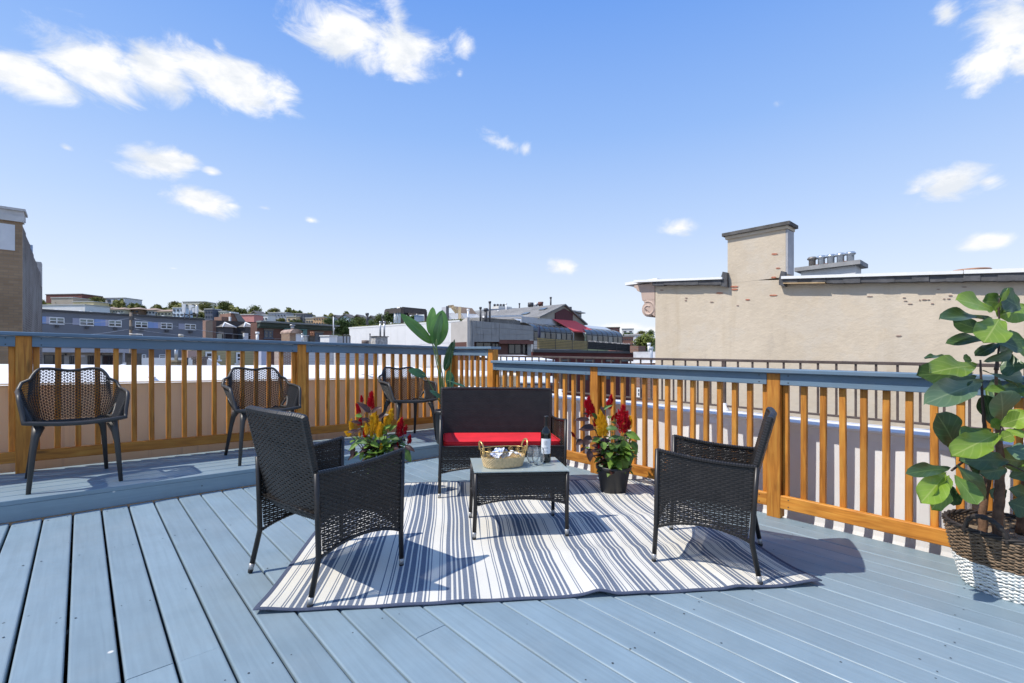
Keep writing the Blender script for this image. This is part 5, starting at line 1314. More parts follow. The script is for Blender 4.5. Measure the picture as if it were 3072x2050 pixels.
for i, (x, y, s) in enumerate(((305, 300, 1.0), (620, 312, 1.0), (752, 333, .85), (838, 340, .75), (1035, 350, .6), (1115, 350, 1.0), (1362, 364, .85), (1490, 374, .55), (1640, 382, .5), (1695, 380, 1.05), (1835, 393, .45), (1930, 396, 1.0))):
    u, v = zA(x, y); yy = f.y(u) + .8; p = PX(u, v, yy); p.z = f.z(u, 929 + (u - 80) / 529 * 31) + .0
    o = link('roof_ventilator', vent_me, None, Matrix.Translation(p) @ Matrix.Scale(s * .36, 4)); tag(o, 'white spun metal ventilator on the blue grey roof, %s from the left' % ['first', 'second', 'third', 'fourth', 'fifth', 'sixth', 'seventh', 'eighth', 'ninth', 'tenth', 'eleventh', 'twelfth'][i], 'ventilator', 'ventilators on the blue grey roof')
# porch house below, left
f = Facade(110, 40, 385, 46)
M['palegrey'] = plain('pale_trim', (.50, .50, .52), .7, .06)
ph_ = block('porch_house', 'pale house with deep porch and dark doorways seen between the left balusters', 'house', f, 70, 384, 1046, 3, plain('porch_stucco', (.36, .34, .31), .8, .1), roofmat=M['palegrey'])
mb = MB(); slab(mb, f, 66, 386, 1044, 1057, .5, 0); mesh_part(mb, 'porch_cornice', M['palegrey'], ph_)
for (u0, u1, v0, v1) in ((132, 190, 1065, 1104), (208, 222, 1068, 1104), (263, 281, 1067, 1104), (307, 345, 1066, 1104)): window(ph_, f, u0, u1, v0, v1, frame=M['frame_dark'], fw=.06, mull=1, rail=False)
for u in (362, 374): mb = MB(); slab(mb, f, u, u + 4, 1058, 1110, .3, .2); mesh_part(mb, 'column', M['palegrey'], ph_)
mb = MB(); slab(mb, f, 238, 254, 1065, 1072, .05, 0); mesh_part(mb, 'wall_plaque', M['palegrey'], ph_)
for u in (196, 300): mb = MB(); slab(mb, f, u - 2, u + 2, 1061, 1067, .2, .0); mesh_part(mb, 'wall_lamp', M['metal_dark'], ph_)
# utility pole and its wires
M['polewood'] = plain('pole_wood', (.20, .16, .125), .9, .2, 10)
pole = thing('utility_pole', 'weathered grey wooden utility pole in front of the blue grey block', 'pole', PX(393, 1350, 38))
mb = MB(); mb.tube([PX(391.5, 1350, 38), PX(393, 938, 38)], [.14, .10], 10); mesh_part(mb, 'shaft', M['polewood'], pole, True, False)
mb = MB(); mb.tube([PX(388, 1002, 37.8), PX(428, 1003.5, 37.8), PX(427, 1008, 37.8)], .035, 6); mesh_part(mb, 'lamp_arm', M['frame_white'], pole, True, False)
for dv in (955, 985): mb = MB(); mb.cbox(PX(395, dv, 37.8), (.25, .2, .3)); mesh_part(mb, 'fitting', M['metal_dark'], pole)
def wire(u0, v0, y0, u1, v1, y1, sag, label):
    a, b = PX(u0, v0, y0), PX(u1, v1, y1); mb = MB(); mb.tube([a.lerp(b, k / 16) - EZ * sag * math.sin(math.pi * k / 16) for k in range(17)], .016, 5)
    o = mb.build('power_line', M['metal_grey'], None, True, world=Matrix()); tag(o, label, 'power line')
wire(392, 955, 38, 60, 962, 30, .3, 'thin power line running left from the pole at window height')
wire(392, 987, 38, 70, 998, 28, .3, 'thin power line running left from the pole just above the railing')
wire(393, 955, 38, 930, 1010, 48, .5, 'thin power line running right from the pole past the bay windows')
wire(393, 987, 38, 870, 1016, 45, .4, 'lower thin power line running right from the pole to the brick chimney')

# ---------------------------------------------------------------- brown house with two bays
def zB(x, y): return 600 + x * .2298, 860 + y * .2298
M['brown_wall'] = plain('brown_stucco', (.060, .050, .048), .85, .12, 1.0)
M['rust_brick'] = brick_mat('rust_brick', (.30, .15, .10), (.24, .11, .075), (.24, .2, .17), .24, .085, .012)
f = Facade(638, 47.0, 770, 50.5); fs = Facade(608, 52, 638, 47.0)
bh = block('bay_house', 'dark brown flat roofed house with two bay windows under faceted metal hoods', 'house', f, 638, 770, 962, 1.6, M['brown_wall'], vtR=968, roofmat=M['metal_dark'])
mb = MB(); a1 = fs.p(608, 962); b1 = fs.p(638, 961.5); a0 = a1.copy(); b0 = b1.copy(); a0.z = b0.z = -12.9; mb.prism([a0, b0, b1, a1], -fs.n3 * .3); mesh_part(mb, 'side_wall', M['rust_brick'], bh)
M['bay_grey'] = plain('bay_grey', (.075, .07, .072), .75, .1)
M['hood'] = plain('hood_metal', (.20, .18, .16), .5, .25, 3)
for (xc, xw) in ((320, 115), (590, 105)):
    u0, u1 = zB(xc - xw, 0)[0], zB(xc + xw, 0)[0]; uc = (u0 + u1) / 2
    vt = zB(0, 530)[1]; vp = zB(0, 470)[1]; vb = 1060
    L, C1, C2, Rr = f.p(u0, vt), f.p(uc - (u1 - u0) * .26, vt) + f.n3 * .9, f.p(uc + (u1 - u0) * .26, vt) + f.n3 * .9, f.p(u1, vt)
    for q in (C1, C2, Rr): q.z = L.z
    zb_ = f.z(uc, vb); mb = MB()
    pts = [L, C1, C2, Rr]; mb.prism([Vector((q.x, q.y, zb_)) for q in pts], EZ * (L.z - zb_)); bay = mesh_part(mb, 'bay', M['bay_grey'], bh)
    mb = MB(); top = f.p(uc, vp) + f.n3 * .05; ov = 1.12
    base = [f.p(u0 - 4, vt) , C1 + f.n3 * .2 - f.d3 * .2, C2 + f.n3 * .2 + f.d3 * .2, f.p(u1 + 4, vt)]
    for q in base: q.z = L.z
    mb.add(base + [top], [(0, 1, 4), (1, 2, 4), (2, 3, 4)]); mesh_part(mb, 'bay_hood', M['hood'], bay)
    mb = MB()
    for q in (C1 + f.n3 * .2 - f.d3 * .2, C2 + f.n3 * .2 + f.d3 * .2): mb.tube([q, top], .07, 5)
    mesh_part(mb, 'hood_ridge', M['frame_white'], bay, True, False)
    for (A, B, mt) in ((L, C1, M['glass_sky']), (C1, C2, M['glass_dark']), (C2, Rr, M['glass_dark'])):
        d = (B - A); nn = Vector((d.y, -d.x, 0)).normalized(); nn = nn if nn.dot(f.n3) > 0 else -nn
        mb = MB(); o_ = A + d * .18 + nn * .02; o_.z = L.z - 2.9; mb.obox(o_, d * .64, nn * .04, EZ * 2.2); mesh_part(mb, 'window', mt, bay)
mb = MB(); slab(mb, f, 712, 724, 1001, 1030, .3, 1.2); mesh_part(mb, 'white_flue', M['frame_white'], bh)
# ---------------------------------------------------------------- brick house with green cornice
M['red_brick'] = brick_mat('red_brick', (.20, .075, .05), (.15, .055, .04), (.16, .12, .10), .24, .085, .012)
M['verdigris'] = plain('dark_green_cornice', (.045, .065, .055), .7, .2, 1.5)
M['teal'] = plain('teal_trim', (.10, .20, .20), .7, .1)
f = Facade(771, 43.0, 1003, 49.5)
cb = block('cornice_house', 'red brick house with long dark green cornice behind the brick chimney', 'house', f, 771, 995, 968, 1.2, M['red_brick'], vtR=983, roofmat=M['metal_dark'])
mb = MB(); slab(mb, f, 769, 1004, 963, 968, .9, 0, v0b=977, v1b=981); mesh_part(mb, 'cornice_cap', plain('cap_grey', (.20, .21, .20), .7, .15), cb)
mb = MB(); slab(mb, f, 772, 998, 968, 980, .5, 0, v0b=981, v1b=990); mesh_part(mb, 'cornice', M['verdigris'], cb)
mb = MB(); slab(mb, f, 772, 994, 980, 984, .2, 0, v0b=990, v1b=993); mesh_part(mb, 'frieze', plain('frieze_green', (.06, .10, .085), .7, .15), cb)
for (x0, x1, y0, y1) in ((835, 950, 572, 672), (1500, 1602, 605, 710)):
    u0, v0 = zB(x0, y0); u1, v1 = zB(x1, y1); window(cb, f, u0, u1, v0, v1, frame=plain('frame_blue', (.07, .09, .13), .5, .05), pane=M['glass_sky'], fw=.1, sill=True)
    mb = MB(); slab(mb, f, u0 - 2, u1 + 2, v0 - 5, v0, .12, 0); mesh_part(mb, 'lintel', plain('lintel_stone', (.16, .14, .12), .8, .1), cb)
u0, v0 = zB(1085, 560); u1, v1 = zB(1380, 720)
for (a, b) in ((u0, u0 + 6), (u1 - 12, u1)): mb = MB(); slab(mb, f, a, b, v0, v1, .25, 0); mesh_part(mb, 'pilaster', M['teal'], cb)
mb = MB(); slab(mb, f, u0, u1, v0 - 4, v0, .3, 0); mesh_part(mb, 'lintel', M['teal'], cb)
window(cb, f, u0 + 7, u1 - 14, v0, v1, frame=M['teal'], fw=.1, mull=2)
# ---------------------------------------------------------------- yellow clapboard house and its neighbours, seen between the balusters
M['yellow_siding'] = siding_mat('yellow_siding', (.42, .35, .19), .16)
M['white_siding'] = siding_mat('white_siding', (.52, .54, .58), .16)
f = Facade(575, 27.0, 772, 30.0)
yh = block('clapboard_house', 'yellow clapboard house with white framed windows seen between the balusters', 'house', f, 573, 768, 1035, .8, M['yellow_siding'], roofmat=M['metal_dark'])
for (x0, x1, y0, y1) in ((65, 165, 850, 990), (465, 548, 858, 1000), (232, 255, 900, 955)):
    u0, v0 = zB(x0, y0); u1, v1 = zB(x1, y1); window(yh, f, u0, u1, v0, v1, fw=.10, mull=0, sill=True)
mb = MB(); slab(mb, f, zB(485, 0)[0], zB(525, 0)[0], zB(0, 962)[1], zB(0, 995)[1], .3, .02); mesh_part(mb, 'window_unit', M['frame_white'], yh)
mb = MB(); slab(mb, f, 766, 771, 1034, 1104, .12, 0); mesh_part(mb, 'corner_board', M['frame_white'], yh)
mb = MB(); slab(mb, f, 560, 590, 1052, 1080, .15, 0); mesh_part(mb, 'pink_shutter', plain('pink_panel', (.45, .30, .25), .8, .1), yh)
f = Facade(772, 25.0, 1000, 26.5)
wh = block('white_sided_house', 'pale grey clapboard house just right of the middle railing post', 'house', f, 862, 1012, 1040, 1.5, M['white_siding'], roofmat=M['metal_dark'])
for (u0, u1, v0, v1) in ((953, 966, 1092, 1104),): window(wh, f, u0, u1, v0, v1, fw=.08, mull=0, rail=False)
mb = MB(); slab(mb, f, 1003, 1037, 1080, 1087, .3, 0); mesh_part(mb, 'awning', M['metal_dark'], wh)
mb = MB(); slab(mb, f, 1016, 1024, 1090, 1104, .2, 0); mesh_part(mb, 'brown_vent', M['bark'], wh)
f = Facade(1012, 23.5, 1120, 24.2)
w2 = block('white_sided_house', 'pale clapboard house with grey door panel below the white clad building', 'house', f, 1012, 1135, 1045, 6, siding_mat('white_siding2', (.60, .61, .63), .13), roofmat=M['metal_dark'])
mb = MB(); slab(mb, f, 1083, 1118, 1062, 1100, .08, 0); mesh_part(mb, 'grey_panel', M['white_siding'], w2)
f = Facade(768, 20.0, 810, 20.6)
lv = block('lavender_shed', 'small pale lavender stair shed beside the brick chimney', 'shed', f, 784, 812, 1044, .4, plain('lavender', (.44, .46, .56), .7, .06), roofmat=M['metal_dark'], zb=-3)
# ---------------------------------------------------------------- chimneys and pipes on the near roofs
zroof = DP(11.5, 0, NBT).z
def chim(name, label, u0, u1, vt, vb, y, mat, cap=None, ddepth=.6, flue=None, capv=3):
    f = Facade(u0, y, u1, y * 1.02); t = thing(name, label, 'chimney', PX((u0 + u1) / 2, vb, y))
    mb = MB(); a = f.p(u0, vb); b = f.p(u1, vb); b.z = a.z; h = (vb - vt) / FPX * y; mb.obox(a, b - a, -f.n3 * ddepth, EZ * h); mesh_part(mb, 'stack', mat, t)
    if cap:
        w = (b - a).length; mb = MB(); ex = (b - a).normalized(); mb.obox(a + EZ * h - ex * w * .08 + f.n3 * w * .08, ex * w * 1.16, -f.n3 * (ddepth + w * .16), EZ * capv / FPX * y); mesh_part(mb, 'cap', cap, t)
    if flue:
        m = (a + b) / 2 - f.n3 * ddepth / 2 + EZ * (h + capv / FPX * y); fl = flue / FPX * y
        mb = MB(); mb.tube([m, m + EZ * fl], (b - a).length * .17, 8); mb.tube([m + EZ * fl, m + EZ * fl * 1.12], (b - a).length * .28, 8); mesh_part(mb, 'flue', M['metal_grey'], t, True, False)
    return t, f
M['mixed_brick'] = brick_mat('mixed_brick', (.33, .20, .10), (.24, .10, .06), (.38, .33, .27), .10, .033, .006)
M['dark_brick'] = brick_mat('dark_brick', (.15, .07, .05), (.10, .05, .04), (.36, .33, .30), .10, .035, .007)
M['sooty'] = plain('sooty_render', (.10, .085, .07), .9, .45, 6, .5, 20)
chim('chimney_stack', 'narrow sooty chimney on the white roof left of the second group of balusters', 411, 425, 1062, 1104, 13.0, M['sooty'], M['metal_dark'], .25, 16, 2)
chim('chimney_stack', 'squat tan chimney with metal flue on the white roof', 531, 552, 1086, 1105, 13.0, plain('tan_render', (.26, .21, .14), .9, .3, 8), plain('tan_cap', (.30, .25, .17), .9, .2), .25, 36, 5)
chim('chimney_stack', 'squat dark brick chimney on the white roof beside a white lump of flashing', 607, 621, 1079, 1105, 13.0, M['dark_brick'], M['dark_brick'], .25, None, 9)
pipe('vent_pipe', 'thin black vent pipe on the white roof between two squat chimneys', 'pipe', 562, 1076, 1104, 13.2, .022, M['metal_dark'])
f = Facade(380, 14.0, 640, 14.6); wall_ = thing('low_white_wall', 'low white painted roof wall behind the three squat chimneys', 'wall', f.p(500, 1104)); mb = MB(); slab(mb, f, 384, 600, 1074, 1106, -.3, 0); slab(mb, f, 384, 401, 1088, 1106, .3, 0); mesh_part(mb, 'wall', M['white_mem'], wall_)
mb = MB(); P = f.p(600, 1078); mb.add([f.p(600, 1106), f.p(660, 1106), f.p(628, 1078), f.p(600, 1074), f.p(600, 1106) - f.n3 * .4, f.p(660, 1106) - f.n3 * .4, f.p(628, 1078) - f.n3 * .4, f.p(600, 1074) - f.n3 * .4], [(0, 1, 2, 3), (4, 7, 6, 5), (1, 5, 6, 2), (2, 6, 7, 3)]); mesh_part(mb, 'flashing', M['white_mem'], wall_)
# the brick chimney with a metal hood by the middle post
tch, fch = chim('chimney_stack', 'tall brick chimney, half whitewashed, with rusty tin hood above the railing', 869, 904, 1000, 1104, 13.5, M['mixed_brick'], None, .5)
a = fch.p(887, 1000); mb = MB(); slab(mb, fch, 887, 904.5, 999.5, 1026, .02, .0); mesh_part(mb, 'whitewash', plain('chimney_white', (.60, .62, .66), .8, .08, 5), tch)
mb = MB(); y_ = 13.5; A0 = fch.p(868, 1000); B0 = fch.p(906, 1000); B0.z = A0.z; w_ = (B0 - A0)
prof_ = []
for k in range(9): t = math.pi * k / 8; prof_.append(A0 + w_ * (.5 - .5 * math.cos(t)) + EZ * (.13 * math.sin(t)) + fch.n3 * .06)
mb.prism(prof_, -fch.n3 * .62); mesh_part(mb, 'tin_hood', plain('rusty_tin', (.30, .21, .16), .55, .5, 5, metal=.3), tch)
mb = MB(); q = fch.p(890, 988) - fch.n3 * .25; mb.tube([q, q + EZ * .11], .045, 10); mb.tube([q + EZ * .11, q + EZ * .14], .075, 10); mesh_part(mb, 'flue', M['metal_grey'], tch, True, False)
fb = Facade(836, 13.2, 872, 13.4); b2 = thing('brick_stack_base', 'lower red brick stack in front of the tall chimney, seen between balusters', 'chimney', fb.p(855, 1104))
mb = MB(); slab(mb, fb, 836, 874, 1050, 1104, -.5, 0); mesh_part(mb, 'stack', brick_mat('white_joint_brick', (.20, .075, .055), (.26, .12, .09), (.55, .52, .48), .10, .035, .008), b2)
pipe('vent_pipe', 'galvanised vent pipe just right of the hooded brick chimney', 'pipe', 907, 1004, 1040, 13.4, .022, M['metal_grey'])
chim('chimney_stack', 'small grey roof box right of the hooded brick chimney', 911, 931, 1008, 1040, 15.0, M['metal_grey'], M['frame_white'], .3, None, 2)
chim('chimney_stack', 'short dark chimney with two terracotta pots beyond the railing', 930, 946, 1009, 1040, 15.2, M['sooty'], M['metal_dark'], .3, None, 2)
for u in (934.5, 940.5): pipe('chimney_pot', ('left' if u < 937 else 'right') + ' terracotta chimney pot of the pair on the short dark chimney', 'chimney pot', u, 999, 1009, 15.2, .028, plain('terracotta', (.38, .18, .10), .8, .2), group='terracotta pot pair')
tm, fm = chim('mast_base', 'white chimney block carrying a tall pole and two dark flues near the white clad building', 988, 1010, 1009, 1050, 16.0, M['white_mem'], M['frame_white'], .4, None, 3)
mb = MB(); mb.tube([PX(1000.5, 1010, 15.8), PX(1000.5, 951, 15.8)], .018, 6); mb.tube([PX(1000.5, 996, 15.8), PX(1004, 984, 15.8)], .01, 5); mesh_part(mb, 'mast', M['frame_white'], tm, True, False)
f = Facade(1010, 16.5, 1050, 16.8); pw = thing('roof_hut', 'low pale roof hut with bent ladder rails left of the white clad building', 'roof hut', f.p(1030, 1050)); mb = MB(); slab(mb, f, 1011, 1050, 1009, 1050, -1.5, 0); mesh_part(mb, 'wall', plain('hut_grey', (.46, .46, .47), .8, .08), pw)
for u in (1030, 1040):
    mb = MB(); P = [PX(u, 1040, 16.2), PX(u, 1010, 16.2)] + [PX(u + 5 - 5 * math.cos(t), 1010 - 5 * math.sin(t), 16.2) for t in (.6, 1.2, 1.8, 2.4, 3.0)] + [PX(u + 10, 1040, 16.2)]
    mb.tube(P, .018, 6); mesh_part(mb, 'ladder_rail', M['metal_dark'], pw, True, False)
pipe('vent_flue', 'small white roof flue above the cap rail left of the bay windows', 'pipe', 772, 1001, 1035, 14.0, .04, M['frame_white'])
pipe('vent_flue', 'tan mushroom vent just above the cap rail below the blue grey block', 'pipe', 543, 1009, 1035, 14.0, .05, plain('vent_tan', (.45, .42, .36), .6, .1))
KD = 3.0
def PXk(u, v, y): return PX(u, v, y * KD)
def pipek(name, label, cat, u, v0, v1, y, r, mat, **kw): return pipe(name, label, cat, u, v0, v1, y * KD, r * KD, mat, **kw)
def chimk(name, label, u0, u1, vt, vb, y, mat, cap=None, ddepth=.6, flue=None, capv=3): return chim(name, label, u0, u1, vt, vb, y * KD, mat, cap, ddepth * 2, flue, capv)
def bark_(name, a, b, w, h, mat, parent=None, **kw): return bar(name, a, b, w * 2.4, h * 2.4, mat, parent, **kw)
# ---------------------------------------------------------------- white clad building with the planted roof
def zC(x, y): return 1040 + x * .1872, 860 + y * .1872
f = Facade(1048, 61.5, 1379, 48)
cw = thing('clad_building', 'white panel clad building with planted roof edge behind the tall corner plant', 'building', Vector((f.p(1200, 1070).x, f.p(1200, 1070).y, -12.9)))
a1 = f.p(1048, 986); b1 = f.p(1379, 964); a0 = a1.copy(); b0 = b1.copy(); a0.z = b0.z = -12.9
mb = MB(); mb.prism([a0, b0, b1, a1], -f.n3 * 6); mesh_part(mb, 'wall', plain('clad_core', (.70, .71, .72), .5, .04), cw)
M['cladding'] = plain('white_cladding', (.80, .80, .80), .38, .03, .8, rnd_amt=.05)
xs_ = [45, 137, 230, 325, 420, 515, 610, 708, 822, 942, 1064, 1195, 1330, 1480, 1635, 1805]
for i in range(len(xs_) - 1):
    u0 = zC(xs_[i], 0)[0] + .25; u1 = zC(xs_[i + 1], 0)[0] - .05
    vt0 = 986.5 - (u0 - 1048) / 331 * 22; vt1 = 986.5 - (u1 - 1048) / 331 * 22
    for (va, vb_) in ((0, 62), (63, 130)):
        mb = MB(); A = [f.p(u0, vt0 + va + 1), f.p(u1, vt1 + va + 1), f.p(u1, vt1 + vb_), f.p(u0, vt0 + vb_)]
        mb.prism(A, f.n3 * .03); mesh_part(mb, 'cladding_panel', M['cladding'], cw)
mb = MB(); slab(mb, f, 1047, 1380, 982.5, 987, .06, .0, v0b=960.5, v1b=965); mesh_part(mb, 'roof_edge', M['frame_white'], cw)
def scatter_tris(mb, fn, n, size, rn):
    for _ in range(n):
        p = fn(rn); a = rn.uniform(0, 6.28); t = rn.uniform(-1, 1); d = Vector((math.cos(a) * math.cos(t), math.sin(a) * math.cos(t), math.sin(t))) * size * rn.uniform(.6, 1.4); e = d.orthogonal().normalized() * size * rn.uniform(.4, .9)
        mb.add([p - d * .5, p + e * .5, p + d * .5, p - e * .5], [(0, 1, 2, 3)])
M['sedum'] = plain('sedum', (.12, .13, .03), .9, .5, 3)
mb = MB(); rn = random.Random(8)
def sed(rn):
    t = rn.random(); u = 1049 + 329 * t; p = f.p(u, 983 - t * 22 - rn.uniform(-.5, 4.5)); return p - f.n3 * rn.uniform(.2, 1.2)
scatter_tris(mb, sed, 3000, .16, rn); o = mb.build('roof_planting', M['sedum'], None, world=Matrix()); tag(o, 'low mossy green planting along the white building roof edge', 'planting', kind='stuff')
# pergola
M['perg'] = plain('pergola_wood', (.055, .045, .04), .8, .2)
py_ = 19.5
pg = thing('roof_pergola', 'dark timber pergola with glass screens on the white building roof', 'pergola', PXk(1215, 968, py_))
tp = {'a': PXk(1157, 931, 20.5), 'b': PXk(1207, 925, 18.3), 'c': PXk(1277, 931.5, 19.5), 'd': PXk(1225, 935, 22.0)}
for k, (i, j) in enumerate((('a', 'b'), ('b', 'c'), ('c', 'd'), ('d', 'a'))):
    bark_('beam', tp[i] - EZ * .24, tp[j] - EZ * .24, .12, .22, M['perg'], pg)
for k in range(8):
    bark_('rafter', tp['a'].lerp(tp['b'], k / 7) + EZ * .06, tp['d'].lerp(tp['c'], k / 7) + EZ * .06, .05, .08, M['perg'], pg)
for i in 'abcd':
    bark_('post', Vector((tp[i].x, tp[i].y, PXk(0, 972, tp[i].y / KD).z)), tp[i] - EZ * .18, .13, .13, M['perg'], pg, up=Vector((1, 0, 0)))
for (i, j) in (('a', 'b'), ('b', 'c')):
    A = tp[i].lerp(tp[j], .5); B = tp[i].lerp(tp[j], .92); mb = MB(); A.z = B.z = tp[i].z - 2.0; mb.prism([A - EZ * .2, B - EZ * .2, B + EZ * 1.4, A + EZ * 1.4], Vector((0, .02, 0))); mesh_part(mb, 'glass_screen', glass_mat('screen_glass', (.25, .32, .40), .05), pg)
for u in (1186.5, 1251.5): pipek('vent_pipe', None, None, u, 930 if u > 1200 else 939, 968, 19.2, .045, M['frame_white'], parent=pg)
for u in (1196, 1200): pipek('steel_flue', None, None, u, 928, 968, 18.9, .06, M['metal_grey'], parent=pg)
pipek('vent_pipe', 'dark vent pipe on a white foot at the left end of the planted roof', 'pipe', 1101.5, 944, 976, 20.6, .055, M['metal_dark'])
pipek('vent_pipe', 'short dark vent pipe on the planted roof just left of the pergola', 'pipe', 1150, 952, 973, 20.2, .06, M['metal_dark'])
tflue, ff = chimk('flue_block', 'sooty white chimney block with two steel flues in front of the white cladding', 1126, 1163, 1010, 1060, 15.0, plain('stained_white', (.42, .41, .39), .85, .55, 5), M['metal_dark'], .45, None, 1.5)
for u in (1141, 1153): pipek('steel_flue', None, None, u, 968, 1009, 14.85, .028, M['metal_grey'], parent=tflue)
pv = pipek('antenna_post', 'thin black braced post left of the sooty chimney block', 'post', 1110, 1003, 1045, 15.5, .018, M['metal_dark'])
pipek('dome_vent', 'low brown domed vent peeking over the cap rail', 'vent', 1096, 1031, 1050, 15.0, .085, plain('vent_brown', (.16, .12, .10), .7, .2))
# timber stair shed on the same roof
f = Facade(1326, 55.5, 1432, 60)
sh = thing('timber_shed', 'half built timber stair shed with sloping brown roof on the white building', 'shed', PXk(1370, 962, 18.8))
M['raw_timber'] = plain('raw_timber', (.50, .38, .22), .8, .15, 5); M['brown_board'] = plain('brown_board', (.19, .13, .085), .8, .2, 4)
def poly(parent, name, mat, pts, th=.06): 
    mb = MB(); mb.prism(pts, Vector((0, th * 3, 0))); return mesh_part(mb, name, mat, parent)
poly(sh, 'sloped_roof', M['brown_board'], [PXk(1361, 919, 19.6), PXk(1416, 925, 20.4), PXk(1431, 943, 20.0), PXk(1376, 940, 18.9)])
poly(sh, 'side_panel', plain('shed_grey', (.40, .40, .42), .7, .08), [PXk(1325, 922, 18.8), PXk(1342, 921, 18.6), PXk(1342, 962, 18.6), PXk(1325, 962, 18.8)])
for (u0, v0, u1, v1) in ((1344, 920.5, 1361, 919), (1361, 921, 1375, 938), (1356, 922, 1370, 939)): bark_('rafter', PXk(u0, v0, 18.5), PXk(u1, v1, 18.6), .07, .13, M['raw_timber'], sh)
for (u, v0, mt) in ((1342.5, 919, M['metal_dark']), (1379.5, 921, M['raw_timber'])): bark_('stud', PXk(u, 962, 18.4), PXk(u, v0, 18.4), .10, .13, mt, sh, up=Vector((1, 0, 0)))
poly(sh, 'white_panel', M['frame_white'], [PXk(1346, 940, 18.9), PXk(1374, 937, 18.9), PXk(1374, 960, 18.9), PXk(1346, 960, 18.9)])
poly(sh, 'ramp_sheet', plain('grey_sheet', (.55, .53, .50), .7, .1), [PXk(1382, 940, 18.7), PXk(1430, 943, 19.6), PXk(1456, 965, 19.4), PXk(1400, 963, 18.6)])
pipek('white_vent', 'white vent pipe in front of the timber shed ramp', 'pipe', 1404.5, 931, 962, 17.6, .04, M['frame_white'])
# ---------------------------------------------------------------- concrete building
M['conc'] = plain('concrete', (.30, .29, .275), .85, .12, 1.2, .2, 20); streakm = M['conc']
nt = streakm.node_tree; fno = noise(nt.nodes, nt.links, 1.6, 6, .6, (2.5, 2.5, .25)); bs = nt.nodes['Principled BSDF']; src = bs.inputs['Base Color'].links[0].from_socket
nt.links.new(mixc(nt.nodes, nt.links, ramp(nt.nodes, nt.links, fno, [(.56, 0.0), (.70, .6)]), src, (.10, .10, .10)), bs.inputs['Base Color'])
M['conc_l'] = plain('concrete_light', (.46, .43, .40), .85, .08, 1.2)
f = Facade(1409, 40.8, 1600, 45.6); fl = Facade(1379, 47.4, 1409, 40.8)
cc_ = thing('concrete_building', 'grey concrete panel building with red brown window recess beyond the end post', 'building', Vector((f.p(1500, 1070).x, f.p(1500, 1070).y, -12.9)))
a1 = f.p(1409, 963); b1 = f.p(1599, 981); a0 = a1.copy(); b0 = b1.copy(); a0.z = f.z(1409, 1026); b0.z = f.z(1599, 1019.5)
mb = MB(); mb.prism([a0, b0, b1, a1], -f.n3 * 3.0); mesh_part(mb, 'upper_core', M['conc_l'], cc_)
mb = MB(); A = f.p(1409, 1028); A.z = -12.9; B = f.p(1599, 1028); B.z = -12.9; C = f.p(1599, 1019.5); Dd = f.p(1409, 1026); mb.prism([A - f.n3 * .5, B - f.n3 * .5, C - f.n3 * .5, Dd - f.n3 * .5], -f.n3 * 2.5); mesh_part(mb, 'recessed_wall', plain('oxblood', (.11, .05, .04), .8, .1), cc_)
def panel4(u0, u1, v0L, v0R, v1L, v1R, mt=None):
    mb = MB(); mb.prism([f.p(u0, v1L), f.p(u1, v1R), f.p(u1, v0R), f.p(u0, v0L)], f.n3 * .06); mesh_part(mb, 'concrete_panel', mt or M['conc'], cc_)
def vtop(u): return 961.5 + (u - 1409) / 190 * 17.5
us = [1409.5, 1452, 1496.6, 1497.4, 1548, 1599]
for (u0, u1) in ((1409.5, 1496.6), (1497.4, 1599)):
    for (k0, k1) in ((0, .31), (.325, .64), (.655, 1.0)):
        hb = 1026 if u0 < 1450 else 1020
        L0 = vtop(u0) + (hb - vtop(u0)) * k0; L1 = vtop(u0) + (hb - vtop(u0)) * k1; R0 = vtop(u1) + (hb - vtop(u1)) * k0; R1 = vtop(u1) + (hb - vtop(u1)) * k1
        panel4(u0, u1, L0, R0, L1, R1)
mb = MB(); slab(mb, f, 1409, 1424, 1026, 1200, .04, -.3); mesh_part(mb, 'pier', M['conc_l'], cc_)
mb = MB(); slab(mb, f, 1588, 1599, 1030, 1200, .04, -.3); mesh_part(mb, 'pier', M['conc'], cc_)
mb = MB(); slab(mb, f, 1497, 1600, 1019, 1031, .12, -.1); mesh_part(mb, 'rust_lintel', plain('rust_lintel', (.16, .06, .045), .7, .2), cc_)
for (u0, u1, v0, v1) in ((1427, 1473, 1027, 1062), (1475, 1496, 1029, 1062), (1525, 1563, 1033, 1062), (1566, 1588, 1033, 1062)):
    fr_ = Facade.__new__(Facade); fr_.__dict__.update(f.__dict__); fr_.a = f.a - f.n * .48
    window(cc_, fr_, u0, u1, v0, v1, frame=M['frame_dark'], pane=M['glass_dark'], fw=.05, mull=1, rail=False)
mb = MB(); a1 = fl.p(1379, 963.5); b1 = fl.p(1409, 962.5); a0 = a1.copy(); b0 = b1.copy(); a0.z = b0.z = -12.9; mb.prism([a0, b0, b1, a1], -fl.n3 * .4); mesh_part(mb, 'return_wall', M['conc'], cc_)
mb = MB(); slab(mb, fl, 1393, 1409, 961, 1200, .2, 0); mesh_part(mb, 'pier', M['conc_l'], cc_)
for (u, v0, y, lb) in ((1441.5, 925, 16.2, 'thin grey vent pipe on the concrete building, leftmost'), (1457.5, 931, 16.0, 'brown vent pipe on the concrete building, shortest and thickest'), (1469.5, 908, 16.0, 'tallest thin dark vent pipe on the concrete building')):
    pipek('vent_pipe', lb, 'pipe', u, v0, 975, y, .035 if u != 1457.5 else .055, M['metal_dark'])
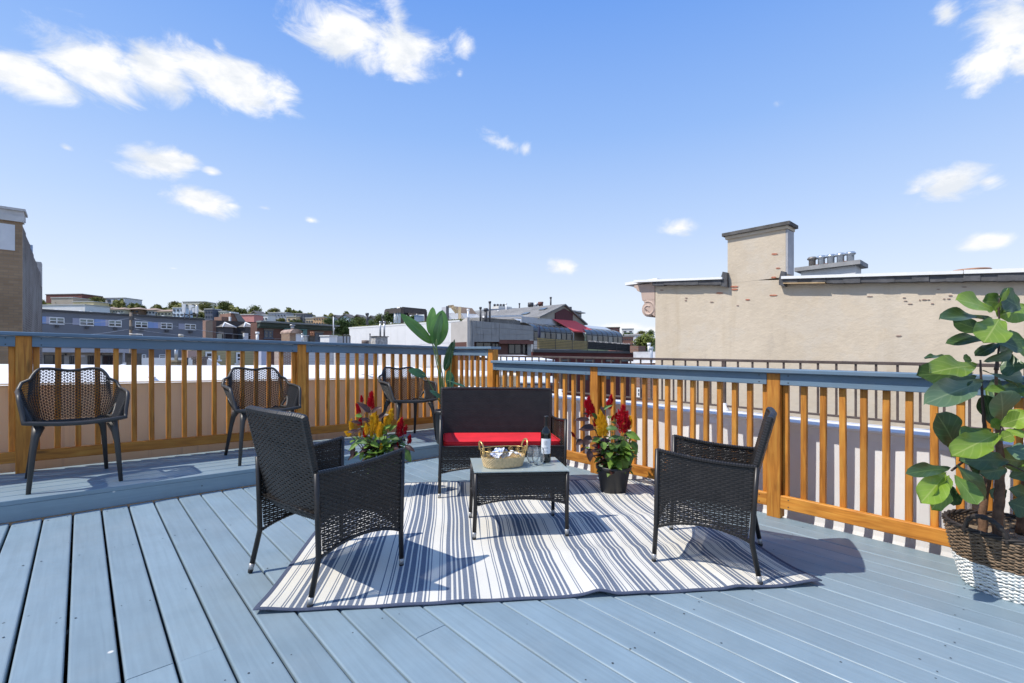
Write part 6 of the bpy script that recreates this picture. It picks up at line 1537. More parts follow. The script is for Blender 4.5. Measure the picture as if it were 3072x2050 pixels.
# ---------------------------------------------------------------- gabled roof-top house with the red awning
def zD(x, y): return 1400 + x * .2553, 860 + y * .2553
gh = thing('gabled_penthouse', 'rooftop house with grey shingle gable, maroon panel and curved glass conservatories', 'house', PX(1690, 1060, 66))
M['shingle'] = brick_mat('grey_shingle', (.30, .29, .27), (.23, .22, .205), (.15, .145, .14), .35, .22, .012)
M['beige'] = plain('beige_render', (.36, .32, .26), .85, .08, 1)
M['maroon'] = plain('maroon_panel', (.085, .018, .022), .7, .08)
yG = 33.0
def GP(x, y, d): u, v = zD(x, y); return PX(u, v, d)
fG = Facade(1600, 62.0, 1760, 72.0)
def gp(x, y): return fG.p(*zD(x, y))
peak = gp(1140, 222); eL = gp(855, 362); eR = gp(1385, 440)
back = -fG.n3 * 24
mb = MB(); bl = eL.copy(); br = eR.copy(); bl.z = br.z = gp(1100, 740).z; mb.prism([bl, br, eR, peak, eL], -fG.n3 * .4); mesh_part(mb, 'gable_wall', M['beige'], gh)
mb = MB(); o_ = fG.n3 * .35; e_ = EZ * .12
pl, pr, pk = eL + (eL - peak).normalized() * .4 + o_, eR + (eR - peak).normalized() * .4 + o_, peak + o_
mb.prism([pl, pk, pk + e_ * 1.6, pl + e_ * 1.6], back); mesh_part(mb, 'roof', M['shingle'], gh)
mb = MB(); mb.prism([pk, pr, pr + e_ * 1.6, pk + e_ * 1.6], back); mesh_part(mb, 'roof', M['shingle'], gh)
mb = MB(); a = gp(1035, 405); b = gp(1240, 425); c = gp(1240, 318); d = gp(1140, 258); e = gp(1035, 312); mb.prism([a, b, c, d, e], fG.n3 * .12); mesh_part(mb, 'maroon_panel', M['maroon'], gh)
# lower white parapet and mansard, left
mb = MB(); slab(mb, fG, zD(180, 0)[0], zD(632, 0)[0], zD(0, 335)[1] + 3, zD(0, 335)[1] + 8, .3, .1, v0b=zD(0, 335)[1], v1b=zD(0, 335)[1] + 5); mesh_part(mb, 'white_parapet', M['frame_white'], gh)
mb = MB(); slab(mb, fG, zD(180, 0)[0], zD(632, 0)[0], zD(0, 360)[1], 1000, -2.0, 0); mesh_part(mb, 'mansard', M['shingle'], gh)
# conservatories: curved glazing on ribs
M['consglass'] = glass_mat('conservatory_glass', (.045, .055, .065), .06)
def conserv(x0, x1, ytop, yshoulder, ybot, nrib, name):
    A0 = fG.p(*zD(x0, ybot)); B0 = fG.p(*zD(x1, ybot)); B0.z = A0.z
    zt = fG.z(*zD(x0, ytop)); zs_ = fG.z(*zD(x0, yshoulder)); dep = 2.0
    def curve(t):      # from the wall at the top, out and down to the sill
        if t < .6: a = t / .6 * math.pi / 2; return dep * math.sin(a), zs_ + (zt - zs_) * math.cos(a)
        k = (t - .6) / .4; return dep, zs_ + (A0.z - zs_) * k
    def gf(u, v): o, z = curve(v); p = A0.lerp(B0, u) + fG.n3 * o; p.z = z; return p
    mb = MB(); mb.grid(gf, nrib, 12); o = mesh_part(mb, 'conservatory_glass', M['consglass'], gh, True)
    for k in range(nrib + 1):
        mb = MB(); mb.tube([gf(k / nrib, j / 12) + fG.n3 * .02 for j in range(13)], .04, 5); mesh_part(mb, 'glazing_rib', M['frame_dark'], o, True, False)
    for v in (.6,): mb = MB(); mb.tube([gf(u / 8, v) for u in range(9)], .05, 5); mesh_part(mb, 'glazing_rail', M['frame_dark'], o, True, False)
    mb = MB(); mb.prism([gf(1, 0)] + [gf(1, j / 10) for j in range(1, 11)] + [B0], fG.d3 * .05); mesh_part(mb, 'end_panel', M['consglass'], o)
    mb = MB(); top = [gf(0, 0), gf(1, 0)]; mb.prism([top[0], top[1], top[1] - fG.n3 * 1.2 + EZ * .55, top[0] - fG.n3 * 1.2 + EZ * .55], EZ * .06); mesh_part(mb, 'roof_light', plain('pale_glass', (.45, .46, .46), .25, .05), o)
    for k in range(nrib):
        q0 = gf((k + .12) / nrib, .66); q1 = gf((k + .88) / nrib, .66); z1 = gf(0, .98).z; 
        mb = MB(); mb.prism([Vector((q0.x, q0.y, z1)), Vector((q1.x, q1.y, z1)), q1, q0], fG.n3 * .03); mesh_part(mb, 'window', M['glass_sky'] if k % 3 == 1 else M['glass_dark'], o)
conserv(640, 1090, 425, 530, 640, 7, 'left'); conserv(1270, 1700, 480, 570, 650, 7, 'right')
mb = MB(); slab(mb, fG, zD(640, 0)[0], zD(1060, 0)[0], zD(0, 350)[1], zD(0, 425)[1], .05, .0); mesh_part(mb, 'pale_band', plain('band', (.50, .50, .50), .5, .08), gh)
for (x, y0, y1, r, mt) in ((465, 205, 350, .10, M['frame_white']), (620, 205, 290, .10, M['metal_dark']), (868, 210, 320, .28, plain('rust_flue', (.12, .045, .035), .7, .3)), (888, 192, 300, .12, M['metal_dark']), (988, 135, 235, .12, M['metal_dark']), (372, 290, 370, .1, M['frame_white']), (820, 215, 265, .16, M['metal_grey']), (803, 225, 265, .14, M['frame_white']), (752, 222, 275, .45, M['metal_dark']), (1215, 258, 300, .2, M['metal_dark'])):
    yy = 74 if x < 1000 else 80
    pipe('roof_flue', None, None, *zD(x, y0), zD(0, y1)[1] + 4, yy, min(.35, r * 1.1), mt, parent=gh)
for (x, y) in ((725, 320), (925, 295)):
    mb = MB(); q = fG.p(*zD(x, y)); nrm = (peak - eL).normalized(); mb.obox(pl.lerp(pk, .25 if x < 800 else .55) - fG.n3 * (3.5 if x < 800 else 1.8) + EZ * .25, -fG.n3 * 1.0, (pk - pl).normalized() * .9, EZ * .1); mesh_part(mb, 'skylight', M['glass_sky'], gh)
aw = thing('red_awning', 'faded red retractable awning on white arms under the gable', 'awning', gp(1140, 640))
A, B = gp(1000, 385), gp(1265, 408); Cc, Dd = gp(1525, 540), gp(1245, 522)
A, B = A + fG.n3 * .15, B + fG.n3 * .15; Cc = GP(1525, 540, fG.y(1789) - 3.2); Dd = GP(1248, 522, fG.y(1718) - 3.2)
mb = MB(); mb.prism([A, B, Cc, Dd], EZ * .05); mesh_part(mb, 'canopy', plain('awning_red', (.66, .085, .085), .8, .06, 3), aw)
mb = MB(); mb.prism([Dd, Cc, Cc - EZ * .14, Dd - EZ * .14], fG.n3 * .03); mesh_part(mb, 'valance', plain('awning_red2', (.60, .075, .075), .8, .05, 3), aw)
for (x, y) in ((1265, 525), (1400, 535), (1545, 545)):
    t = (x - 1265) / 280; p0 = Dd.lerp(Cc, t); mb = MB(); mb.tube([p0 - fG.d3 * .6, p0 + fG.d3 * .2 - EZ * .3, p0 + fG.d3 * .15 - EZ * 2.4], .05, 6); mb.tube([p0 - fG.d3 * .5 - EZ * .05, p0 + fG.d3 * .17 - EZ * 1.0], .035, 5); mesh_part(mb, 'arm', M['frame_white'], aw, True, False)
um = MB(); q0 = GP(852, 650, 58.0); um.tube([q0, q0 + EZ * .9, q0 + EZ * 1.7, q0 + EZ * 2.1], [.10, .20, .14, .02], 8); o = um.build('closed_parasol', plain('navy_cloth', (.03, .035, .07), .8, .1), None, True, world=Matrix()); tag(o, 'closed navy parasol on the terrace in front of the left conservatory', 'parasol')
# red brick terrace building
f = Facade(1598, 50.0, 1902, 61.0)
rb = block('terrace_building', 'deep red brick building under the boarded roof terrace, behind the iron railing', 'building', f, 1598, 1902, 1056, 12, brick_mat('deep_red_brick', (.155, .032, .028), (.12, .026, .024), (.10, .03, .028), .24, .085, .01), vtR=1058, roofmat=M['metal_dark'])
mb = MB(); slab(mb, f, 1597, 1904, 1048, 1057, .25, 0, v0b=1055, v1b=1061); mesh_part(mb, 'dark_coping', M['metal_dark'], rb)
for (u0, u1, v0, v1) in ((1684, 1710, 1078, 1085), (1749, 1783, 1079, 1086), (1816, 1842, 1079, 1086), (1858, 1886, 1079, 1086), (1749, 1764, 1098, 1142), (1800, 1830, 1100, 1140), (1860, 1868, 1178, 1200)): window(rb, f, u0, u1, v0, v1, frame=M['frame_dark'], pane=M['glass_sky'], fw=.08, mull=0, rail=False)
fe = thing('terrace_fence', 'golden board fence behind black rails on the roof terrace', 'fence', f.p(1680, 1050))
M['gold_board'] = plain('gold_board', (.47, .34, .13), .75, .12, 2)
def tv(u): return 1013 + (u - 1600) / 163 * 12, 1046 + (u - 1600) / 163 * 4
for k in range(7):
    mb = MB(); u0, u1 = 1613, 1763; a_, b_ = tv(u0); c_, d_ = tv(u1); t0, t1 = k / 7, (k + .86) / 7
    mb.prism([f.p(u0, a_ + (b_ - a_) * t1), f.p(u1, c_ + (d_ - c_) * t1), f.p(u1, c_ + (d_ - c_) * t0), f.p(u0, a_ + (b_ - a_) * t0)], f.n3 * .04); mesh_part(mb, 'board', M['gold_board'], fe)
tr = thing('terrace_rail', 'black metal terrace rail in front of the golden boards', 'railing', f.p(1680, 1050) + f.n3 * .4)
fr2 = Facade.__new__(Facade); fr2.__dict__.update(f.__dict__); fr2.a = f.a + f.n * .25
for u in (1601, 1612, 1666, 1717, 1762): a_, b_ = tv(u); bar('upright', fr2.p(u, b_ + 3), fr2.p(u, a_ - 1), .05, .05, M['frame_dark'], tr, up=Vector((1, 0, 0)))
for k in range(7):
    t0 = k / 6.2; bar('rail', fr2.p(1600, tv(1600)[0] + 33 * t0), fr2.p(1763, tv(1763)[0] + 25 * t0), .03, .035, M['frame_dark'], tr)
ms = thing('screened_fence', 'black mesh terrace fence with weathered top edge right of the golden boards', 'fence', f.p(1820, 1056))
mb = MB(); mb.prism([f.p(1763, 1047), f.p(1889, 1055), f.p(1889, 1033), f.p(1763, 1024)], f.n3 * .05)
mm_, n, l, bs = new_mat('black_mesh'); fno = noise(n, l, 14, 4, .7, (1, 1, 3)); l.new(ramp(n, l, fno, [(.45, (.012, .012, .013)), (.68, (.12, .12, .12))]), bs.inputs['Base Color']); bs.inputs['Roughness'].default_value = .8
mesh_part(mb, 'mesh_screen', mm_, ms)
for k in range(5): bar('rail', fr2.p(1764, 1027 + k * 5), fr2.p(1889, 1036 + k * 4.6), .03, .05, M['frame_dark'], ms)
for u in (1792, 1818, 1850, 1889): bar('upright', fr2.p(u, 1057), fr2.p(u, 1026 + (u - 1763) * .07), .05, .05, M['frame_dark'], ms, up=Vector((1, 0, 0)))
mb = MB(); rn = random.Random(3); scatter_tris(mb, lambda rn: f.p(1764 + 124 * (t := rn.random()), 1024 + 9 * t + rn.uniform(-1.5, 1.5)) + f.n3 * rn.uniform(0, .3), 500, .12, rn); mesh_part(mb, 'dry_twigs', plain('dry_twigs', (.30, .29, .28), .9, .3), ms, False, False)
# white roofed hut in the court below, brick end house
f = Facade(1515, 16.5, 1645, 18.0); hut = block('court_hut', 'small grey hut with white pitched roof in the court below the iron railing', 'hut', f, 1515, 1640, 1084, 3.5, plain('hut_grey2', (.42, .42, .44), .8, .08))
mb = MB(); A, B = f.p(1508, 1086), f.p(1650, 1086); B.z = A.z; P1, P2 = f.p(1528, 1070) - f.n3 * 1.8, f.p(1668, 1070) - f.n3 * 1.8; P2.z = P1.z; mb.prism([A + f.n3 * .25, B + f.n3 * .25, P2, P1], EZ * .06); mesh_part(mb, 'roof', M['white_mem'], hut)
for k in range(6):
    u0 = 1497 + k * 22; mb = MB(); mb.prism([f.p(u0 - 3, 1147) + f.n3 * .9, f.p(u0 + 17, 1147) + f.n3 * .9, f.p(u0 + 20, 1130) + f.n3 * .5, f.p(u0, 1130) + f.n3 * .5], EZ * .03); mesh_part(mb, 'tilted_panel', M['frame_white'], hut)
bar('balcony_bar', f.p(1495, 1150) + f.n3 * 1.0, f.p(1640, 1152) + f.n3 * 1.0, .04, .05, M['metal_dark'], hut)
f = Facade(1905, 22.0, 1970, 21.0); ev = block('brick_end_house', 'narrow brick rear wall with one window between the red building and the stucco wall', 'house', f, 1906, 1985, 1090, 4, M['rust_brick'], roofmat=M['white_mem'])
window(ev, f, 1913, 1925, 1163, 1192, mull=0, fw=.07)
f = Facade(1900, 24.0, 1970, 23.0); gpw = thing('rendered_parapet', 'patchy grey rendered parapet with pale ledge left of the stucco wall', 'parapet', f.p(1935, 1090)); mb = MB(); slab(mb, f, 1900, 1985, 1056, 1100, -.4, 0); mesh_part(mb, 'wall', plain('patchy_grey', (.44, .44, .45), .85, .2, 2), gpw); mb = MB(); slab(mb, f, 1899, 1985, 1084, 1090, .4, 0); mesh_part(mb, 'ledge', M['frame_white'], gpw)
chim('chimney_stack', 'small square red brick chimney in front of the bushy tree', 1915, 1937, 1038, 1058, 25.0, M['rust_brick'], None, .5)
pipe('vent_pipe', 'white vent pipe right of the small red brick chimney', 'pipe', 1947, 1034, 1060, 24.5, .07, M['frame_white']); pipe('vent_pipe', 'pale blue grey pipe against the stucco wall edge', 'pipe', 1954, 1046, 1086, 22.0, .07, plain('pipe_blue', (.38, .42, .47), .5, .1))
# far pale apartment block behind the gable
f = Facade(1445, 120, 1562, 128)
fa_ = block('far_apartments', 'distant pale grey apartment block left of the gable', 'building', f, 1446, 1700, 930, 30, plain('far_grey', (.36, .37, .38), .8, .05), vtR=922)
mb = MB(); slab(mb, f, 1446, 1562, 929, 932.5, 1, 0, v0b=925, v1b=928.5); mesh_part(mb, 'parapet', plain('far_band', (.30, .33, .37), .7, .05), fa_)
mb = MB(); slab(mb, f, 1516, 1556, 915, 928, 3, -6); mesh_part(mb, 'roof_house', plain('far_white', (.52, .50, .46), .8, .05), fa_)
for k in range(11): window(fa_, f, 1449 + k * 10, 1455 + k * 10, 936 - k * .5, 942 - k * .5, pane=M['glass_sky'], frame=plain('far_frame', (.4, .42, .44), .6, .02) if k == 0 else bpy.data.materials['far_frame'], mull=0, rail=False)
for k in range(4): o_ = MB(); o_.lathe([(.3, 0), (.3, .5), (.45, .6), (.15, .9)], 8, c=PX(1484 + k * 9, 922, 130)); mesh_part(o_, 'roof_vent', M['metal_dark'], fa_, True, False)
f = Facade(1712, 110, 1745, 116); fb_ = block('far_apartments', 'distant grey apartment tower with balconies right of the gable', 'building', f, 1708, 1744.5, 932, 20, plain('far_dark', (.22, .24, .27), .8, .05), vtR=933.5)
for k in range(3):
    for j in range(3): window(fb_, f, 1723 + k * 7, 1728 + k * 7, 936 + j * 7, 940.5 + j * 7, frame=bpy.data.materials['far_frame'], pane=M['glass_sky'], mull=0, rail=False)
mb = MB(); slab(mb, f, 1708, 1745, 931, 934, 1, 0); mesh_part(mb, 'parapet', bpy.data.materials['far_white'], fb_)

# ---------------------------------------------------------------- stucco wall building on the right
QT = 8.5
tw = thing('stucco_building', 'beige stucco party wall with tall rendered chimney and tarred coping on the right', 'building', EA * 3 + EB * QT + EZ * -12.9)
fT = Facade.__new__(Facade); o_ = EB * QT; fT.a = Vector((o_.x, o_.y)); fT.d = Vector((EA.x, EA.y)); fT.n = Vector((-EB.x, -EB.y)); fT.d3 = EA; fT.n3 = -EB; fT.L = 10
m, n, l, bs = new_mat('old_stucco'); M['stucco'] = m
f1 = noise(n, l, .55, 6, .6); f2 = noise(n, l, 5, 6, .65); f3 = noise(n, l, 1.2, 6, .6, (3, 3, .25)); f4 = noise(n, l, 2.4, 8, .62, (1, 1, 2.2), dist=.4)
c = ramp(n, l, f1, [(.3, (.57, .48, .365)), (.7, (.665, .57, .445))]); c = mixc(n, l, 1.0, c, ramp(n, l, f2, [(.3, .93), (.7, 1.03)]), 'MULTIPLY')
c = mixc(n, l, ramp(n, l, f3, [(.54, 0.0), (.72, .36)]), c, (.42, .32, .19))
f5 = noise(n, l, 1.7, 7, .7); c = mixc(n, l, ramp(n, l, f5, [(.52, 0.0), (.58, .35)]), c, (.60, .54, .455))
f6 = noise(n, l, .9, 9, .75, (1, 1, .5)); c = mixc(n, l, ramp(n, l, f6, [(.58, 0.0), (.72, .4)]), c, (.34, .30, .26))
c = mixc(n, l, ramp(n, l, f4, [(.765, 0.0), (.78, .8)]), c, (.27, .15, .11))
l.new(c, bs.inputs['Base Color']); bs.inputs['Roughness'].default_value = .9; bs.inputs['Specular IOR Level'].default_value = .2
ad = n.new('ShaderNodeMath'); ad.operation = 'ADD'; l.new(f2, ad.inputs[0]); l.new(noise(n, l, 14, 7, .65, (1, 1, 1.5)), ad.inputs[1]); bump(n, l, bs, ad.outputs[0], .30, .02)
def cop_t(u): return 843 - .034 * (u - 1910) if u < 2260 else 832 - .0305 * (u - 2351)
def cop_b(u): return cop_t(u) + (6.5 if u < 2260 else 8 + .004 * (u - 2351))
def fl_b(u): return 858 - .0118 * (u - 1966)
uL, uR = 1966, 3900
a1 = fT.p(uL, 848.5); b1 = fT.p(uR, 848.5 - .0225 * (uR - 1966)); a0 = a1.copy(); b0 = b1.copy(); a0.z = b0.z = -6
mb = MB(); NU, NVv = 40, 16
mb.prism([a0, b0, b1, a1], EB * .4); mesh_part(mb, 'wall', M['stucco'], tw)
rnT = random.Random(6)
M['tar'] = plain('tarred_felt', (.075, .075, .08), .75, .35, 6, .9, 14)
def tw_strip(name, mat, u0, u1, ft, fb_, th, out, seg=1, jit=0):
    for k in range(seg):
        a = u0 + (u1 - u0) * k / seg; b = u0 + (u1 - u0) * (k + 1) / seg - (.2 if seg > 1 else 0)
        mb = MB(); j = lambda: rnT.uniform(-jit, jit)
        va0, va1, vb0, vb1 = ft(a), fb_(a) + j(), ft(b), fb_(b) + j()
        mb.prism([fT.p(a, va1), fT.p((a + b) / 2, (va1 + vb1) / 2 + j()), fT.p(b, vb1), fT.p(b, vb0), fT.p(a, va0)], fT.n3 * (th + rnT.uniform(0, .02) * (jit > 0)), 0)
        if out: mb.v = [tuple(Vector(v) + fT.n3 * out) for v in mb.v]
        mesh_part(mb, name, mat, tw)
FT = lambda u: cop_b(u) - 2
tw_strip('tar_flashing', M['tar'], 1966, 2172, FT, fl_b, .10, .002, 6, 1.2); tw_strip('tar_flashing', M['tar'], 2356, 2484, FT, lambda u: fl_b(u) - 4, .10, .002, 3, 1.5); tw_strip('tar_flashing', M['tar'], 2485, 3300, FT, fl_b, .10, .002, 16, 1.2)
for (a_, b_) in ((1912, 2176), (2352, 2892), (2894, 3400)): tw_strip('metal_coping', M['frame_white'], a_, b_, lambda u: cop_t(u) - (1.5 if u > 2893 else 0), cop_b, .20, -.06)
mb = MB(); mb.prism([fT.p(2357, 854), fT.p(2482, 852.5), fT.p(2482, 849.5), fT.p(2357, 851)], fT.n3 * .13); mesh_part(mb, 'rotten_batten', plain('bare_batten', (.42, .30, .17), .8, .3, 10), tw)
# chimney breast
uc0, uc1 = 2183, 2357
pts = [fT.p(2183, 871), fT.p(2357, 866)]; zc = fT.z(2183, 719); zcr = fT.z(2357, 693)
P0, P1 = fT.p(2183, 846), fT.p(2357, 842); ztop_ = zc
mb = MB()
def cf(u, v):
    p = P0.lerp(P1, u); p.z = P0.z + (zc - P0.z) * v if True else 0
    return p
cw_ = (P1 - P0); cw_.z = 0
mb.obox(Vector((P0.x, P0.y, P0.z - .03)) + fT.n3 * .002, cw_, EB * .30, EZ * (zc - P0.z + .03)); mesh_part(mb, 'chimney_breast', M['stucco'], tw)
mb = MB(); mb.obox(Vector((P1.x, P1.y, P0.z + .02)) + fT.n3 * .001 + cw_.normalized() * .002, cw_.normalized() * .03, EB * .30, EZ * (zc - P0.z - .03)); mesh_part(mb, 'chimney_side', plain('side_shade_grey', (.36, .36, .37), .9, .1, 5, .4, 20), tw)  # shade of the chimney's right side, put on as a grey layer
ex = cw_.normalized()
mb = MB(); mb.obox(Vector((P0.x, P0.y, zc)) - ex * .03 + fT.n3 * .035, cw_ + ex * .07, EB * .36, EZ * .05); mesh_part(mb, 'chimney_neck', M['stucco'], tw)
mb = MB(); o_ = Vector((P0.x, P0.y, zc + .052)) - ex * .07 + fT.n3 * .08; mb.obox(o_, cw_ + ex * .15, EB * .44, EZ * .055); mesh_part(mb, 'chimney_cap', plain('sooty_cap', (.085, .08, .075), .85, .4, 7, .8, 16), tw)
for (uu, w) in ((2178, 10), (2352, 9)):
    mb = MB(); mb.prism([fT.p(uu - w, fl_b(uu) + 4), fT.p(uu + w, fl_b(uu) + 8), fT.p(uu + w * .9, fl_b(uu) - 36), fT.p(uu - w * .3, fl_b(uu) - 38), fT.p(uu - w, fl_b(uu) - 16)], fT.n3 * .10); mesh_part(mb, 'tar_patch', M['tar'], tw)
M['bare_brick'] = plain('bare_brick', (.40, .15, .09), .9, .25, 12, .5, 30)
def ze(x, y): return 1980 + x * .2638, 660 + y * .2638
for (x, y, w) in ((1305, 390, 72), (1345, 550, 50), (845, 760, 95), (850, 792, 70), (1295, 655, 60), (1290, 858, 90), (300, 890, 25), (590, 935, 40), (680, 832, 80), (998, 908, 50), (22, 800, 40), (295, 918, 22), (885, 975, 26)):
    u, v = ze(x, y); hw = w * .2638 / 2; mb = MB(); hv = 3.0
    hv = rnT.uniform(1.4, 2.6) * (1.0 if w > 40 else .7); pts_ = [(-hw, -hv * .3), (-hw * .6, -hv), (hw * .5, -hv * .9), (hw, -hv * .2), (hw * .8, hv * .8), (-hw * .2, hv), (-hw * .9, hv * .6)]
    mb.prism([fT.p(u + a, v + b - a * .03) for (a, b) in reversed(pts_)], fT.n3 * .010); mesh_part(mb, 'brick', M['bare_brick'] if w > 45 else plain('weathered_brick', (.24, .16, .13), .9, .2) if 'weathered_brick' not in bpy.data.materials else bpy.data.materials['weathered_brick'], tw)
def zf_(x, y): return 2480 + x * .2519, 780 + y * .2519
for (x, y, w) in ((515, 436, 70), (925, 452, 40), (940, 490, 45), (995, 525, 60), (1165, 475, 60), (1215, 475, 35), (1260, 522, 40), (1455, 464, 45), (1475, 425, 50), (860, 906, 70), (1330, 352, 45), (1640, 325, 70), (1110, 480, 20), (1400, 465, 30)):
    u, v = zf_(x, y); hw = w * .2519 / 2; hv = rnT.uniform(1.0, 2.0); pts_ = [(-hw, 0), (-hw * .5, -hv), (hw * .7, -hv * .7), (hw, hv * .2), (hw * .3, hv), (-hw * .6, hv * .7)]
    mb = MB(); mb.prism([fT.p(u + a, v + b - a * .03) for (a, b) in reversed(pts_)], fT.n3 * .010); mesh_part(mb, 'brick', bpy.data.materials['weathered_brick'], tw)
# cornice returning at the street end
M['cornice'] = plain('pink_cornice', (.44, .33, .27), .7, .08, 4)
A = fT.p(1964, 866); zc0 = fT.z(1966, 852)
prof_ = [(0, 0), (.95, 0), (.95, -.10), (.86, -.13), (.80, -.24), (.62, -.33), (.60, -.50), (.58, -.62), (.55, -.68), (0, -.68)]
mb = MB(); base = Vector((A.x, A.y, zc0 + .02)); k = .50
mb.prism([base + EA * (x * k) + EZ * (z * k) for (x, z) in prof_], EB * 6.0); mesh_part(mb, 'cornice', M['cornice'], tw)
mb = MB(); sp = []
for i in range(40): t = i / 39 * 4.6 * math.pi / 2; r = .30 * (1 - i / 39 * .62); sp.append(base + EA * ((.28 + r * math.cos(t + 1.2)) * k * 1.05) + EZ * ((-.98 + r * math.sin(t + 1.2)) * k * 1.05) + EB * .02)
mb.tube(sp, .035, 6)
disc = [base + EA * ((.28 + .30 * math.cos(t)) * k * 1.05) + EZ * ((-.98 + .30 * math.sin(t)) * k * 1.05) + EB * .02 for t in [2 * math.pi * i / 24 for i in range(24)]]
mb.prism(disc, EB * .25); mb.prism([base + EZ * (-.66 * k), base + EA * (.5 * k) + EZ * (-.66 * k), base + EA * (.42 * k) + EZ * (-1.0 * k), base + EZ * (-1.35 * k)], EB * .26); mesh_part(mb, 'bracket', M['cornice'], tw)
mb = MB(); mb.obox(base + EZ * .03 - EA * .05, EA * .75, EB * 6.1, EZ * .06); mesh_part(mb, 'cornice_sheet', M['frame_white'], tw)
# white chimney with five vents behind the wall
vc = thing('vent_chimney', 'low white chimney with five metal vent caps behind the stucco wall', 'chimney', EA * 3 + EB * 11.5)
fV = Facade.__new__(Facade); o_ = EB * 11.5; fV.__dict__.update(fT.__dict__); fV.a = Vector((o_.x, o_.y))
A, B = fV.p(2403, 845), fV.p(2566, 845); B.z = A.z; zt_ = (fV.z(2403, 812) + fV.z(2566, 800)) / 2; d_ = B - A
mb = MB(); mb.obox(A, d_, EB * .5, EZ * (zt_ - A.z)); mesh_part(mb, 'stack', plain('white_render', (.62, .62, .62), .85, .08, 5, .6, 14), vc)
mb = MB(); mb.obox(Vector((A.x, A.y, zt_ + .002)) - d_.normalized() * .1 - EB * .1, d_ + d_.normalized() * .2, EB * .7, EZ * .085); mesh_part(mb, 'cap', plain('grey_cap', (.27, .27, .27), .85, .2, 6), vc)
cap_me = MB(); cap_me.lathe([(.066, 0), (.066, .17), (.07, .175), (.096, .19), (.098, .21), (.07, .24), (.02, .245)], 14); cme = cap_me.mesh('vent_cap', plain('zinc', (.46, .50, .54), .32, .12, 5, metal=.75), True)
cme2 = cap_me.mesh('vent_cap', plain('dull_zinc', (.22, .20, .18), .5, .2, 5, metal=.5), True)
for k in range(5):
    p = A + d_ * (.15 + .178 * k) + EB * .25; p.z = zt_ + .087
    link('vent_cap', cme2 if k == 0 else cme, vc, Matrix.Translation(p))
    if k in (0, 1, 3): mb = MB(); q = p + d_ * .085; mb.obox(q - d_.normalized() * .06, d_.normalized() * .12, EB * .2, EZ * .07); mesh_part(mb, 'brick', M['bare_brick'], vc)
mb = MB(); mb.lathe([(.02, 0), (.38, -.02), (.40, -.06), (.3, -.09), (.12, -.4)], 16, capb=False); o = mb.build('roof_cowl', plain('terracotta_cowl', (.36, .19, .12), .7, .15), None, True, world=Matrix.Translation(PX(2909, 808.5, 11.5))); tag(o, 'low terracotta cowl peeking over the white coping of the stucco wall', 'cowl')

# ---------------------------------------------------------------- the hillside
M['hill'] = plain('hill_ground', (.045, .06, .022), .95, .4, .05)
hl = [(-200, 940), (60, 930), (150, 925), (300, 925), (480, 938), (620, 945), (760, 950), (900, 958), (1000, 965), (1100, 972), (1200, 985), (1400, 992), (1600, 1000), (1800, 1004), (1900, 1010), (2000, 1022), (2300, 1035)]
mb = MB(); nh = len(hl)
for (d0, dv) in ((150, 70), (200, 34), (255, 2), (420, -2)):
    for (u, v) in hl: mb.v.append(tuple(PX(u, v + dv, d0)))
for r in range(3):
    for i in range(nh - 1): a = r * nh + i; mb.f.append((a, a + 1, a + nh + 1, a + nh)); mb.m.append(0)
hill = mb.build('hill', M['hill'], None, True); tag(hill, None, kind='structure')
def tint(name, c): return bpy.data.materials.get(name) or plain(name, tuple(x * 1.3 for x in c), .8, .06, .4)
T = {'maroon': (.13, .05, .04), 'taupe': (.30, .26, .21), 'yellow': (.52, .43, .24), 'white': (.55, .55, .54), 'cream': (.48, .45, .36), 'grey': (.30, .31, .33), 'pgrey': (.42, .43, .45), 'dblue': (.07, .08, .11), 'pink': (.42, .18, .16), 'brick': (.28, .13, .09), 'olive': (.24, .23, .16), 'tan': (.40, .32, .21), 'orange': (.48, .30, .16), 'dgrey': (.11, .115, .13), 'blue': (.42, .48, .55), 'brown': (.14, .09, .06)}
groof = tint('roof_dark', (.10, .09, .085)); broof = tint('roof_brown', (.22, .16, .12))
HG = 'houses on the hillside'
